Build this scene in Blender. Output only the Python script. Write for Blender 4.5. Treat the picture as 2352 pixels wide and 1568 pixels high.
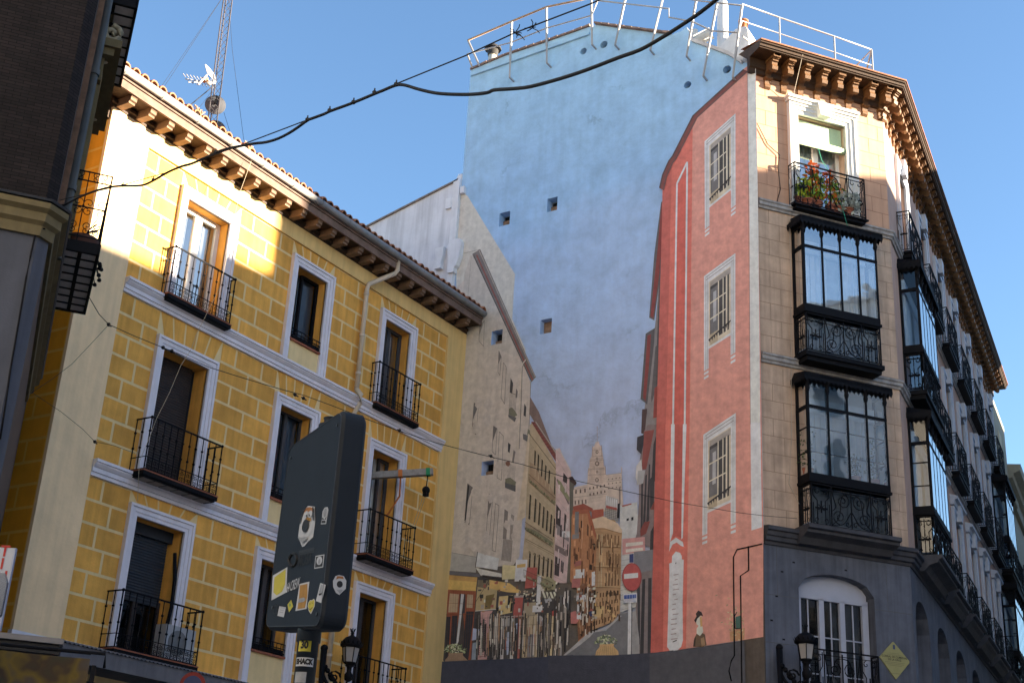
import bpy, bmesh, math, random
from mathutils import Matrix, Vector
from mathutils.geometry import tessellate_polygon
R = math.radians
sin, cos, pi = math.sin, math.cos, math.pi
for o in list(bpy.data.objects): bpy.data.objects.remove(o)
S = bpy.context.scene
COL = S.collection
rnd = random.Random(7)

# ------------------------------------------------------------ camera
CAMP = Vector((0, 0, 1.6))
FPX, PITCH, ROLL, YAW = 3106.4, R(22.51), R(3.265), R(-33.0)
fw = Vector((sin(YAW)*cos(PITCH), cos(YAW)*cos(PITCH), sin(PITCH)))
rt = Vector((cos(YAW), -sin(YAW), 0)); up = rt.cross(fw)
CR = rt*cos(ROLL)+up*sin(ROLL); CU = up*cos(ROLL)-rt*sin(ROLL)
cam = bpy.data.objects.new('camera', bpy.data.cameras.new('camera'))
cam.data.sensor_width = 36; cam.data.lens = 36*FPX/2352; cam.data.clip_end = 4000
cam.matrix_world = Matrix(((CR.x, CU.x, -fw.x, 0), (CR.y, CU.y, -fw.y, 0), (CR.z, CU.z, -fw.z, 1.6), (0, 0, 0, 1)))
COL.objects.link(cam); S.camera = cam
S.render.resolution_x, S.render.resolution_y = 1024, 682

# ------------------------------------------------------------ light
SUNAZ, SUNEL = R(62), R(11.7)
w = bpy.data.worlds.new('World'); S.world = w; w.use_nodes = True
nt = w.node_tree; bg = nt.nodes['Background']
sky = nt.nodes.new('ShaderNodeTexSky'); sky.sky_type = 'NISHITA'; sky.sun_disc = False
sky.sun_elevation = SUNEL; sky.sun_rotation = SUNAZ; sky.air_density = 1.0; sky.dust_density = 0.3; sky.ozone_density = 3.0
nt.links.new(sky.outputs[0], bg.inputs[0]); bg.inputs[1].default_value = 0.064
sun = bpy.data.objects.new('sun', bpy.data.lights.new('sun', 'SUN'))
sun.data.energy = 5.0; sun.data.angle = R(0.5); sun.data.color = (1, .86, .66)
sun.rotation_euler = Vector((sin(SUNAZ)*cos(SUNEL), cos(SUNAZ)*cos(SUNEL), sin(SUNEL))).to_track_quat('Z', 'Y').to_euler()
sun.location = (20, 10, 40); COL.objects.link(sun)
S.view_settings.view_transform = 'Standard'; S.view_settings.look = 'None'
S.view_settings.exposure = 2.62; S.view_settings.gamma = 1

# ------------------------------------------------------------ measuring: photo pixel -> point on a real plane
Z = {'5': (1.5684, 0, 800), '6': (1.5684, 1000, 800), '1': (1.5205, 0, 1700), '2': (1.3863, 1000, 1600), '8': (2.6138, 500, 300),
     'a': (1.7422, 0, 0), 'b': (1.7422, 1024, 0), 'c': (1.7422, 1800, 0), 'd': (1.7425, 2900, 0), '7': (1.5684, 1800, 800),
     'e': (1.5677, 2900, 800), 'f': (1.521, 2950, 1700), 'g': (1.4262, 3500, 1300), 'h': (1.5217, 1700, 1700), 'i': (1.52, 2200, 1700),
     'j': (1.5217, 2500, 1700), 'k': (2.24, 1700, 700), 'l': (1.7417, 2500, 100), 'q': (4.116, 3000, 2350), 'r': (2.484, 0, 2100),
     's': (3.136, 200, 0), 't': (1.888, 3650, 1900), 'v': (2.85, 1050, 1950), 'w': (2.85, 1750, 2150), 'y': (4.356, 680, 200),
     'A': (1.96, 3000, 150), 'D': (2352/4096, 0, 0)}
def ray(k, x, y):
    s, a, b = Z[k]; x = (x/s+a)*2352/4096; y = (y/s+b)*2352/4096
    return fw*FPX+CR*(x-1176)-CU*(y-784)
def L(F, k, x, y, off=0.0):
    Fi = F.inverted(); o = Fi @ CAMP; d = Fi.to_3x3() @ ray(k, x, y)
    t = (-off-o.y)/d.y; return (o.x+d.x*t, o.z+d.z*t)
def athor(k, x, y, h):
    d = ray(k, x, y); return CAMP+d*(h/math.hypot(d.x, d.y))
def frame(o, az):       # local x along the wall, local y into the wall, z up
    a = R(az); u = Vector((sin(a), cos(a), 0)); n = Vector((cos(a), -sin(a), 0))
    return Matrix(((u.x, -n.x, 0, o[0]), (u.y, -n.y, 0, o[1]), (0, 0, 1, o[2] if len(o) > 2 else 0), (0, 0, 0, 1)))
T = lambda x, y, z: Matrix.Translation((x, y, z))
RZ = lambda a: Matrix.Rotation(a, 4, 'Z')

# ------------------------------------------------------------ materials
def lin(c):
    return tuple(((v/255)/12.92 if v/255 <= .04045 else ((v/255+.055)/1.055)**2.4) for v in c)
MATS = {}
def mat(name, col, rough=.85, var=.12, scale=3.0, streak=0.0, bump=.0, metal=0, spec=.3, bscale=40):
    if name in MATS: return MATS[name]
    m = bpy.data.materials.new(name); m.use_nodes = True; n = m.node_tree.nodes; l = m.node_tree.links
    b = n['Principled BSDF']; b.inputs['Roughness'].default_value = rough; b.inputs['Metallic'].default_value = metal
    b.inputs['Specular IOR Level'].default_value = spec
    if var or streak or bump:
        tc = n.new('ShaderNodeTexCoord')
        nz = n.new('ShaderNodeTexNoise'); nz.inputs['Scale'].default_value = scale; nz.inputs['Detail'].default_value = 8; nz.inputs['Roughness'].default_value = .65
        l.new(tc.outputs['Object'], nz.inputs['Vector'])
        mr = n.new('ShaderNodeMapRange'); mr.inputs[1].default_value = .3; mr.inputs[2].default_value = .7
        mr.inputs[3].default_value = 1-var*1.3; mr.inputs[4].default_value = 1+var*.7; l.new(nz.outputs[0], mr.inputs[0])
        out = mr.outputs[0]
        if streak:
            mp = n.new('ShaderNodeMapping'); mp.inputs['Scale'].default_value = (5, 5, .35); l.new(tc.outputs['Object'], mp.inputs[0])
            n2 = n.new('ShaderNodeTexNoise'); n2.inputs['Scale'].default_value = 1.6; n2.inputs['Detail'].default_value = 6; l.new(mp.outputs[0], n2.inputs['Vector'])
            m2 = n.new('ShaderNodeMapRange'); m2.inputs[1].default_value = .35; m2.inputs[2].default_value = .62
            m2.inputs[3].default_value = 1-streak; m2.inputs[4].default_value = 1; l.new(n2.outputs[0], m2.inputs[0])
            mu = n.new('ShaderNodeMath'); mu.operation = 'MULTIPLY'; l.new(out, mu.inputs[0]); l.new(m2.outputs[0], mu.inputs[1]); out = mu.outputs[0]
        vm = n.new('ShaderNodeVectorMath'); vm.operation = 'SCALE'; vm.inputs[0].default_value = col; l.new(out, vm.inputs['Scale'])
        l.new(vm.outputs[0], b.inputs['Base Color'])
        if bump:
            n3 = n.new('ShaderNodeTexNoise'); n3.inputs['Scale'].default_value = bscale; n3.inputs['Detail'].default_value = 5; l.new(tc.outputs['Object'], n3.inputs['Vector'])
            bp = n.new('ShaderNodeBump'); bp.inputs['Strength'].default_value = bump; bp.inputs['Distance'].default_value = .02
            l.new(n3.outputs[0], bp.inputs['Height']); l.new(bp.outputs[0], b.inputs['Normal'])
    else: b.inputs['Base Color'].default_value = (*col, 1)
    MATS[name] = m; return m
KM = 1.75
def paint(rgb, k=None):
    c = lin(rgb); y = .3*c[0]+.59*c[1]+.11*c[2]; c = [min(.8, (v*.74+y*.26)*(k or KM)) for v in c]
    return mat('paint_%d_%d_%d_%.2f' % (*rgb, k or KM), c, .9, .15, 6, .08, .25)
def glassmat(name, tint, refl, rough=.03):
    m = bpy.data.materials.new(name); m.use_nodes = True; n = m.node_tree.nodes; l = m.node_tree.links
    n.remove(n['Principled BSDF']); out = n['Material Output']
    tr = n.new('ShaderNodeBsdfTransparent'); tr.inputs[0].default_value = (*tint, 1)
    gl = n.new('ShaderNodeBsdfGlossy'); gl.inputs['Roughness'].default_value = rough
    fr = n.new('ShaderNodeFresnel'); fr.inputs[0].default_value = 1.5
    ad = n.new('ShaderNodeMath'); ad.operation = 'ADD'; ad.use_clamp = True; ad.inputs[1].default_value = refl; l.new(fr.outputs[0], ad.inputs[0])
    tc = n.new('ShaderNodeTexCoord'); nz = n.new('ShaderNodeTexNoise'); nz.inputs['Scale'].default_value = 1.3; l.new(tc.outputs['Object'], nz.inputs['Vector'])
    bp = n.new('ShaderNodeBump'); bp.inputs['Strength'].default_value = .12; bp.inputs['Distance'].default_value = .05
    l.new(nz.outputs[0], bp.inputs['Height']); l.new(bp.outputs[0], gl.inputs['Normal'])
    mx = n.new('ShaderNodeMixShader'); l.new(ad.outputs[0], mx.inputs[0]); l.new(tr.outputs[0], mx.inputs[1]); l.new(gl.outputs[0], mx.inputs[2])
    l.new(mx.outputs[0], out.inputs[0]); MATS[name] = m; return m
GLASS = glassmat('window_glass', (.92, .95, .97), .34)
GLASSD = glassmat('dark_window_glass', (.35, .38, .4), .03)
GLASS2 = glassmat('side_window_glass', (.80, .86, .90), .02)
GLASSL = glassmat('lower_bay_glass', (.45, .55, .66), .16)
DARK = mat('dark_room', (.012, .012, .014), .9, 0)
OCHRE = mat('ochre_block', (.82, .415, .085), .9, .17, 1.6, .16, .2)
MORTAR = mat('cream_mortar', (.80, .60, .30), .9, .08, 3, .08, .1)
CREAM = mat('cream_render', (.92, .66, .38), .9, .09, 1.4, .10, .25, bscale=14)
ORANGE = mat('ochre_bounce_block', (.82, .36, .022), .9, .10, 2.2, .05)  # same ochre paint pushed to orange to stand for warm bounced light
ORANGEM = mat('bounce_tint_mortar', (.85, .50, .10), .9, .08, 2.2, .05)  # its mortar, warmed in colour for the same bounced light
TRIM = mat('white_grey_trim', (.74, .70, .74), .8, .07, 4, .08)
WHITEP = mat('white_paint', (.72, .71, .68), .55, .05, 5)
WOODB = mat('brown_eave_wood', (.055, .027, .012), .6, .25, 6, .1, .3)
PINKW = mat('weathered_pink_board', (.20, .13, .10), .8, .28, 5, .1, .3)
ZINC = mat('zinc_gutter', (.42, .41, .39), .5, .12, 4, .15, metal=.3)
TILE = mat('terracotta_tile', (.36, .15, .075), .85, .3, 7, 0, .2)
IRON = mat('black_iron', (.006, .006, .008), .65, .2, 20, spec=.12)
TERRA = mat('terracotta_strip', (.30, .10, .055), .8, .2, 9)
SHUT = mat('brown_roller_shutter', (.035, .026, .024), .6, .1, 8)
SHUTD = mat('charcoal_roller_shutter', (.028, .032, .04), .6, .1, 8)
DGREY = mat('dark_grey_frame', (.05, .05, .055), .5, .1, 8)
CURT = mat('white_curtain', (.74, .80, .86), .9, .1, 6)
BLUEC = mat('pale_blue_curtain', (.52, .64, .76), .9, .1, 6)
PEACH = mat('peach_render', (.58, .345, .225), .9, .10, 1.6, .12, .15)
STONE = mat('grey_beige_render', (.60, .43, .31), .9, .24, 1.5, .20, .2)
JOINT = mat('ashlar_joint', (.28, .19, .13), .9, .1, 5)
GRAN = mat('grey_granite', (.125, .135, .17), .85, .26, 1.3, .28, .2, bscale=90)
GRANB = mat('brown_granite', (.13, .105, .085), .85, .22, 3, .2, .3, bscale=70)
GRAND = mat('dark_granite_cornice', (.065, .065, .075), .8, .2, 4, .15, .2)
STRING = mat('worn_grey_moulding', (.38, .36, .35), .85, .3, 5, .2, .3)
PALEB = mat('pale_blue_white_trim', (.55, .58, .64), .8, .10, 3, .1)
BEIGEP = mat('panel_grey_glass', (.17, .16, .165), .5, .15, 5)

# ------------------------------------------------------------ mesh builder
class MB:
    def __init__(s): s.v = []; s.f = []; s.m = []; s.sm = []
    def add(s, vs, fs, m=0, smooth=False):
        o = len(s.v); s.v += [tuple(p) for p in vs]
        for f in fs: s.f.append([i+o for i in f]); s.m.append(m); s.sm.append(smooth)
        return s
    def face(s, pts, m=0): return s.add(pts, [range(len(pts))], m)
    def box(s, x0, x1, y0, y1, z0, z1, m=0):
        return s.add([(x, y, z) for x in (x0, x1) for y in (y0, y1) for z in (z0, z1)],
                     [(0, 1, 3, 2), (4, 6, 7, 5), (0, 4, 5, 1), (2, 3, 7, 6), (0, 2, 6, 4), (1, 5, 7, 3)], m)
    def prism(s, poly, ax, lo, hi, m=0, caps=True):
        f = {'x': lambda a, b, t: (t, a, b), 'y': lambda a, b, t: (a, t, b), 'z': lambda a, b, t: (a, b, t)}[ax]
        n = len(poly); vs = [f(a, b, lo) for a, b in poly]+[f(a, b, hi) for a, b in poly]
        fs = [(i, (i+1) % n, n+(i+1) % n, n+i) for i in range(n)]
        if caps:
            tri = tessellate_polygon([[Vector((a, b, 0)) for a, b in poly]])
            fs += [tuple(t) for t in tri]+[tuple(i+n for i in t[::-1]) for t in tri]
        return s.add(vs, fs, m)
    def tube(s, pts, r, n=6, m=0, caps=True):
        pts = [Vector(p) for p in pts]; k = len(pts)
        rs = r if isinstance(r, (list, tuple)) else [r]*k
        vs = []; ref = None
        for i, p in enumerate(pts):
            d = (pts[min(i+1, k-1)]-pts[max(i-1, 0)])
            if d.length < 1e-9: d = Vector((0, 0, 1))
            d.normalize()
            if ref is None: ref = Vector((0, 0, 1)) if abs(d.z) < .9 else Vector((1, 0, 0))
            a = d.cross(ref)
            if a.length < 1e-4: a = d.cross(Vector((.3, 1, .2)))
            a.normalize(); b = a.cross(d); ref = b if False else ref
            for j in range(n):
                t = 2*pi*j/n+pi/n; vs.append(p+a*(cos(t)*rs[i])+b*(sin(t)*rs[i]))
        fs = [(i*n+j, i*n+(j+1) % n, (i+1)*n+(j+1) % n, (i+1)*n+j) for i in range(k-1) for j in range(n)]
        if caps: fs += [tuple(range(n)), tuple(range((k-1)*n, k*n))]
        return s.add(vs, fs, m, n > 5)
    def lathe(s, prof, cx=0, cy=0, n=12, m=0, smooth=True):
        vs = [(cx+r*cos(2*pi*j/n), cy+r*sin(2*pi*j/n), z) for r, z in prof for j in range(n)]
        k = len(prof); fs = [(i*n+j, i*n+(j+1) % n, (i+1)*n+(j+1) % n, (i+1)*n+j) for i in range(k-1) for j in range(n)]
        fs += [tuple(range(n)), tuple(range((k-1)*n, k*n))]
        return s.add(vs, fs, m, smooth)
    def sphere(s, c, r, n=8, m=0, sz=1):
        return s.lathe([(max(1e-3, r*sin(pi*i/n)), c[2]-r*sz*cos(pi*i/n)) for i in range(n+1)], c[0], c[1], n, m)
    def flat(s, poly, y, m=0, ax='y'):       # flat polygon, tessellated
        tri = tessellate_polygon([[Vector((a, b, 0)) for a, b in poly]])
        return s.add([(a, y, b) for a, b in poly], [tuple(t) for t in tri], m)
    def wall(s, x0, x1, z0, z1, holes, depth, y=0, m=0, mr=None):
        xs = sorted({x0, x1, *[h[0] for h in holes], *[h[1] for h in holes]}); zs = sorted({z0, z1, *[h[2] for h in holes], *[h[3] for h in holes]})
        for a, b in zip(xs, xs[1:]):
            for c, d in zip(zs, zs[1:]):
                if a < x0-1e-6 or b > x1+1e-6 or c < z0-1e-6 or d > z1+1e-6: continue
                mx, mz = (a+b)/2, (c+d)/2
                if any(h[0] < mx < h[1] and h[2] < mz < h[3] for h in holes): continue
                s.face([(a, y, c), (b, y, c), (b, y, d), (a, y, d)], m)
        mr = m if mr is None else mr
        for a, b, c, d in [h[:4] for h in holes]:
            e = y+depth
            s.face([(a, y, c), (a, e, c), (a, e, d), (a, y, d)], mr); s.face([(b, y, c), (b, y, d), (b, e, d), (b, e, c)], mr)
            s.face([(a, y, d), (a, e, d), (b, e, d), (b, y, d)], mr); s.face([(a, y, c), (b, y, c), (b, e, c), (a, e, c)], mr)
        return s
    def mesh(s, name, mats):
        me = bpy.data.meshes.new(name); me.from_pydata(s.v, [], s.f)
        for m in (mats if isinstance(mats, (list, tuple)) else [mats]): me.materials.append(m)
        me.polygons.foreach_set('material_index', s.m); me.polygons.foreach_set('use_smooth', s.sm); me.update(); return me

W = {}
I4 = Matrix.Identity(4)
def tag(o, label=None, cat=None, group=None, kind=None):
    for k, v in (('label', label), ('category', cat), ('group', group), ('kind', kind)):
        if v: o[k] = v
    return o
def put(o, parent, M):
    COL.objects.link(o); W[o.name] = M
    if parent: o.parent = parent; o.matrix_local = W[parent.name].inverted() @ M
    else: o.matrix_world = M
    return o
def thing(name, label, cat, M=I4, group=None):
    o = bpy.data.objects.new(name, None); o.empty_display_size = .3
    return tag(put(o, None, M), label, cat, group)
def part(name, mb, mats, parent, M=None, label=None, kind=None):
    M = W[parent.name] if M is None else M
    me = mb if isinstance(mb, bpy.types.Mesh) else mb.mesh(name, mats)
    o = bpy.data.objects.new(name, me); return tag(put(o, parent, M), label, None, None, kind)
def single(name, mb, mats, label, cat, M=I4, group=None, kind=None):
    o = bpy.data.objects.new(name, mb if isinstance(mb, bpy.types.Mesh) else mb.mesh(name, mats))
    return tag(put(o, None, M), label, cat, group, kind)
def textmesh(s, size, bold=0.0, shear=0.0, sx=1.0):
    c = bpy.data.curves.new('lettering', 'FONT'); c.body = s; c.size = size; c.align_x = 'CENTER'; c.align_y = 'CENTER'; c.offset = bold; c.shear = shear
    o = bpy.data.objects.new('lettering', c); COL.objects.link(o); bpy.context.view_layer.update()
    me = bpy.data.meshes.new_from_object(o.evaluated_get(bpy.context.evaluated_depsgraph_get()))
    bpy.data.objects.remove(o)
    for v in me.vertices: v.co = (v.co.x*sx, 0, v.co.y)
    return me
def text(s, size, m, parent, M, bold=0.0, shear=0.0, sx=1.0, name='lettering'):
    me = textmesh(s, size, bold, shear, sx); me.materials.clear(); me.materials.append(m)
    return part(name, me, m, parent, M)

# ------------------------------------------------------------ iron work
def spiral(cx, cz, r, a0, turns, y=0, n=12, r1=.15):
    return [(cx+r*(1-(1-r1)*i/n)*cos(a0+turns*2*pi*i/n), y, cz+r*(1-(1-r1)*i/n)*sin(a0+turns*2*pi*i/n)) for i in range(n+1)]
def bez(p0, p1, p2, p3, y=0, n=8):
    o = []
    for i in range(n+1):
        t = i/n; a, b, c, d = (1-t)**3, 3*t*(1-t)**2, 3*t*t*(1-t), t**3
        o.append((a*p0[0]+b*p1[0]+c*p2[0]+d*p3[0], y, a*p0[1]+b*p1[1]+c*p2[1]+d*p3[1]))
    return o
def side_panel(b, x0, x1, z0, z1, y, r=.011):
    w_ = x1-x0; h = z1-z0; cx = (x0+x1)/2
    for sg in (-1, 1):
        a = cx+sg*w_*.20; o = cx+sg*w_*.40
        b.tube([(a, y, z0), (a, y, z0+h*.62), (o, y, z0+h*.74), (o, y, z1)], r, 4)
        b.tube([(o, y, z0), (o, y, z0+h*.55)], r, 4)
        b.tube(spiral(cx+sg*w_*.18, z1-h*.13, w_*.17, pi/2, -sg*.9, y), r*.9, 4)
        b.tube(spiral(cx+sg*w_*.15, z0+h*.42, w_*.14, pi/2, sg*.8, y, 8), r*.9, 4)
        b.tube(spiral(cx+sg*w_*.2, z0+h*.10, w_*.16, -pi/2, sg*.8, y, 8), r*.9, 4)
    b.box(cx-w_*.3, cx+w_*.3, y-r, y+r, z0+h*.40, z0+h*.44)
    b.tube([(cx, y, z0+h*.3), (cx, y, z0+h*.62)], r*1.3, 4)
def centre_panel(b, x0, x1, z0, z1, y, r=.011):
    h = z1-z0; cx = (x0+x1)/2; w_ = (x1-x0)/2
    b.tube([(cx, y, z0), (cx, y, z1)], r*1.3, 4)
    for sg in (-1, 1):
        X = lambda u: cx+sg*w_*u
        b.tube(spiral(X(.42), z0+h*.70, w_*.36, pi/2, sg*1.6, y, 16), r, 4)
        b.tube(spiral(X(.62), z0+h*.26, w_*.33, -pi/2, sg*1.6, y, 16), r, 4)
        b.tube(bez((X(.05), z0+h*.92), (X(.9), z0+h*.95), (X(.2), z0+h*.3), (X(.95), z0+h*.04), y), r, 4)
        b.tube(bez((X(.0), z0+h*.45), (X(.3), z0+h*.2), (X(.3), z0+h*.0), (X(.95), z0+h*.02), y), r, 4)
        b.tube(bez((X(.95), z0+h*.97), (X(.9), z0+h*.6), (X(.6), z0+h*.55), (X(.95), z0+h*.4), y), r, 4)
        b.tube(spiral(X(.2), z0+h*.1, w_*.15, 0, sg*1.1, y, 10), r, 4)
def ornate_rail(x0, x1, z0, z1, p, yb=0):       # wrought-iron balcony front at y=-p with its two returns
    b = MB(); h = z1-z0; w_ = x1-x0; q = w_*.25
    zl, zh = z0+.06, z1-.05
    for z, r in ((z0+.05, .014), (z1-.10, .010), (z1, .02)):
        b.tube([(x0, yb, z), (x0, -p, z), (x1, -p, z), (x1, yb, z)], r, 4)
    for x in (x0, x0+q, x1-q, x1): b.tube([(x, -p, z0), (x, -p, z1)], .018 if x in (x0, x1) else .014, 4)
    for x in (x0, x1): b.tube([(x, yb, z0), (x, yb, z1)], .016, 4)
    side_panel(b, x0, x0+q, zl, zh, -p); side_panel(b, x1-q, x1, zl, zh, -p); centre_panel(b, x0+q, x1-q, zl, zh, -p)
    for x in (x0, x1):
        c = MB(); side_panel(c, 0, max(.14, p), zl, zh, 0); b.add([(x, -u, z) for u, _, z in c.v], c.f)
        b.tube([(x, -p*.5, zl), (x, -p*.5, zh)], .009, 4)
    return b
def bar_rail(x0, x1, z0, z1, p):                 # plain vertical bars with collars, scrolls at the foot
    b = MB()
    for z, r in ((z0+.02, .012), (z0+.24, .010), (z1, .018)):
        b.tube([(x0, 0, z), (x0, -p, z), (x1, -p, z), (x1, 0, z)], r, 4)
    n = int((x1-x0)/.155)
    pts = [(x0+(x1-x0)*i/n, -p) for i in range(n+1)]+[(x0, -p*.5), (x1, -p*.5), (x0, -.02), (x1, -.02)]
    for i, (x, y) in enumerate(pts):
        e = x in (x0, x1) and y == -p
        b.tube([(x, y, z0), (x, y, z1)], .013 if e else .0095, 4)
        for zz in (.42, .72): b.box(x-.016, x+.016, y-.016, y+.016, z0+(z1-z0)*zz, z0+(z1-z0)*zz+.03)
        if e: b.sphere((x, y, z1+.0), .03, 6)
    for i in range(n):
        xa = (pts[i][0]+pts[i+1][0])/2
        for sg in (-1, 1):
            b.tube(spiral(xa+sg*.03, z0+.17, .045, pi/2, sg*1.2, -p, 8), .006, 4)
            b.tube(spiral(xa+sg*.03, z0+.08, .045, -pi/2, -sg*1.2, -p, 8), .006, 4)
    return b
def sweep(path, prof, z=0, ends=True):           # sweep a (outward, z) profile along a plan polyline with mitred corners
    pts = [Vector((p[0], p[1], 0)) for p in path]; n = len(pts); k = len(prof); vs = []
    nm = lambda d: Vector((d.y, -d.x, 0))
    for i, p in enumerate(pts):
        d0 = (pts[i]-pts[i-1]).normalized() if i else (pts[1]-pts[0]).normalized()
        d1 = (pts[i+1]-pts[i]).normalized() if i < n-1 else d0
        mt = (nm(d0)+nm(d1)).normalized(); mt = mt/max(.3, mt.dot(nm(d0)))
        vs += [(p.x+mt.x*o, p.y+mt.y*o, z+h) for o, h in prof]
    b = MB(); fs = [(i*k+j, i*k+j+1, (i+1)*k+j+1, (i+1)*k+j) for i in range(n-1) for j in range(k-1)]
    b.add(vs, fs)
    if ends: b.add(vs[:k], [tuple(range(k))]); b.add(vs[-k:], [tuple(range(k))])
    return b

# ============================================================ GROUND
g = MB(); g.face([(-400, -400, 0), (400, -400, 0), (400, 400, 0), (-400, 400, 0)])
single('ground', g, mat('paving', (.28, .26, .235), .9, .2, 1, 0, .2), None, None, kind='structure')

# ============================================================ YELLOW BUILDING
YF = frame((-18, 0), 0)
yb = thing('apartment_building', 'yellow apartment building with painted stone blocks, white window surrounds and dark timber eaves', 'building', T(-18, 19.7, 0))
rows = [(5.13, 7.5, 7.74), (8.2, 10.68, 10.9), (11.62, 13.8, 14.05)]
cols = [(15.95, 17.13), (19.22, 20.2), (22.32, 23.3)]
sills = [5.78, 8.75, 12.16]
holes = []
for ri, (zb, zt, zo) in enumerate(rows):
    for ci, (a, b_) in enumerate(cols): holes.append((a, b_, sills[ri] if ci == 1 else zb, zt))
b = MB(); b.wall(13.83, 25.56, 4.6, 14.7, holes, .8, 0, 0, 1)
# painted blocks, a few mm proud of the mortar
BL = MB()
def block(x0, x1, z0, z1, g_=.035):
    if x1-x0 < .09: return
    BL.face([(x0, -.004, z0), (x1, -.004, z0), (x1, -.004, z1), (x0, -.004, z1)])
def courses(xa, xb, z0, z1, n, off, gap=.05, mortl=True, mortr=True):
    h = (z1-z0)/n; wd_ = xb-xa
    for i in range(n):
        za, zb_ = z0+i*h+gap*.5, z0+(i+1)*h-gap*.5; odd = (i+off) % 2
        js = ([.63] if odd else [.36]) if wd_ < 1.1 else ([.24, .74] if odd else [.5])
        xs = [xa]+[xa+wd_*(t+rnd.uniform(-.02, .02)) for t in js]+[xb]
        for p_, q_ in zip(xs, xs[1:]): block(p_+(gap/2 if p_ > xa+.01 else 0), q_-(gap/2 if q_ < xb-.01 else 0), za+rnd.uniform(-.003, .003), zb_+rnd.uniform(-.003, .003))
segs = [(14.785, 15.75), (17.42, 19.02), (20.42, 22.12), (23.5, 24.77)]
stor = [(5.13, 7.92, 7, 0), (8.2, 11.35, 8, 1), (11.62, 14.3, 7, 0)]
for z0, z1, n, of in stor:
    for si, (xa, xb) in enumerate(segs): courses(xa, xb, z0, z1, n, of+si)
for ri, (zb, zt, zo) in enumerate(rows):           # fan of voussoirs above each opening
    ztop = stor[ri][1]
    for ci, (a, b_) in enumerate(cols):
        xa, xb = (segs[ci][1], segs[ci+1][0]); cx = (xa+xb)/2; n = 5; gp = .02
        zlo = zo+.0
        for k in range(n):
            t0, t1 = -1+2*k/n, -1+2*(k+1)/n; hw = (xb-xa)/2
            BL.face([(cx+t0*hw*.80+gp, -.004, zlo), (cx+t1*hw*.80-gp, -.004, zlo), (cx+t1*hw*(1 if k < n-1 else 1.0)-gp, -.004, ztop), (cx+t0*hw*1.0+gp, -.004, ztop)])
n_ = OCHRE.node_tree; pb_ = n_.nodes['Principled BSDF']; lk = pb_.inputs['Base Color'].links[0].from_socket     # each painted block its own tint
ge = n_.nodes.new('ShaderNodeNewGeometry'); mr_ = n_.nodes.new('ShaderNodeMapRange'); mr_.inputs[3].default_value = .84; mr_.inputs[4].default_value = 1.08; n_.links.new(ge.outputs['Random Per Island'], mr_.inputs[0])
vm_ = n_.nodes.new('ShaderNodeVectorMath'); vm_.operation = 'SCALE'; n_.links.new(lk, vm_.inputs[0]); n_.links.new(mr_.outputs[0], vm_.inputs['Scale']); n_.links.new(vm_.outputs[0], pb_.inputs['Base Color'])
wl = part('wall', b, [MORTAR, OCHRE], yb, YF)
part('painted_blocks', BL, [OCHRE], yb, YF)
b = MB(); b.box(13.83, 14.785, -.05, .02, 5.13, 14.695)
part('corner_pilaster', b, [CREAM], yb, YF)
b = MB(); b.box(24.78, 25.55, -.05, .02, 4.6, 14.695); b.box(14.785, 24.78, -.05, .02, 14.3, 14.695)
part('frieze', b, [mat('yellow_cream_render', (.78, .53, .21), .9, .09, 1.4, .12, .2, bscale=14)], yb, YF)
def steps(zt, zb, d):
    h = zt-zb
    return [(0, zb), (-d*.35, zb), (-d*.35, zb+h*.22), (-d*.5, zb+h*.24), (-d*.5, zb+h*.5), (-d*.62, zb+h*.55), (-d*.85, zb+h*.72), (-d*.85, zb+h*.8), (-d, zb+h*.82), (-d, zt), (0, zt)]
for zt, zb in ((11.62, 11.35), (8.2, 7.92), (5.13, 4.86)):
    b = MB(); b.prism(steps(zt, zb, .16), 'x', 14.79, 24.84)
    part('string_course', b, [TRIM], yb, YF)
b = MB(); b.box(13.8, 14.79, -.08, .02, 4.86, 5.13); part('pilaster_base', b, [TRIM], yb, YF)
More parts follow.
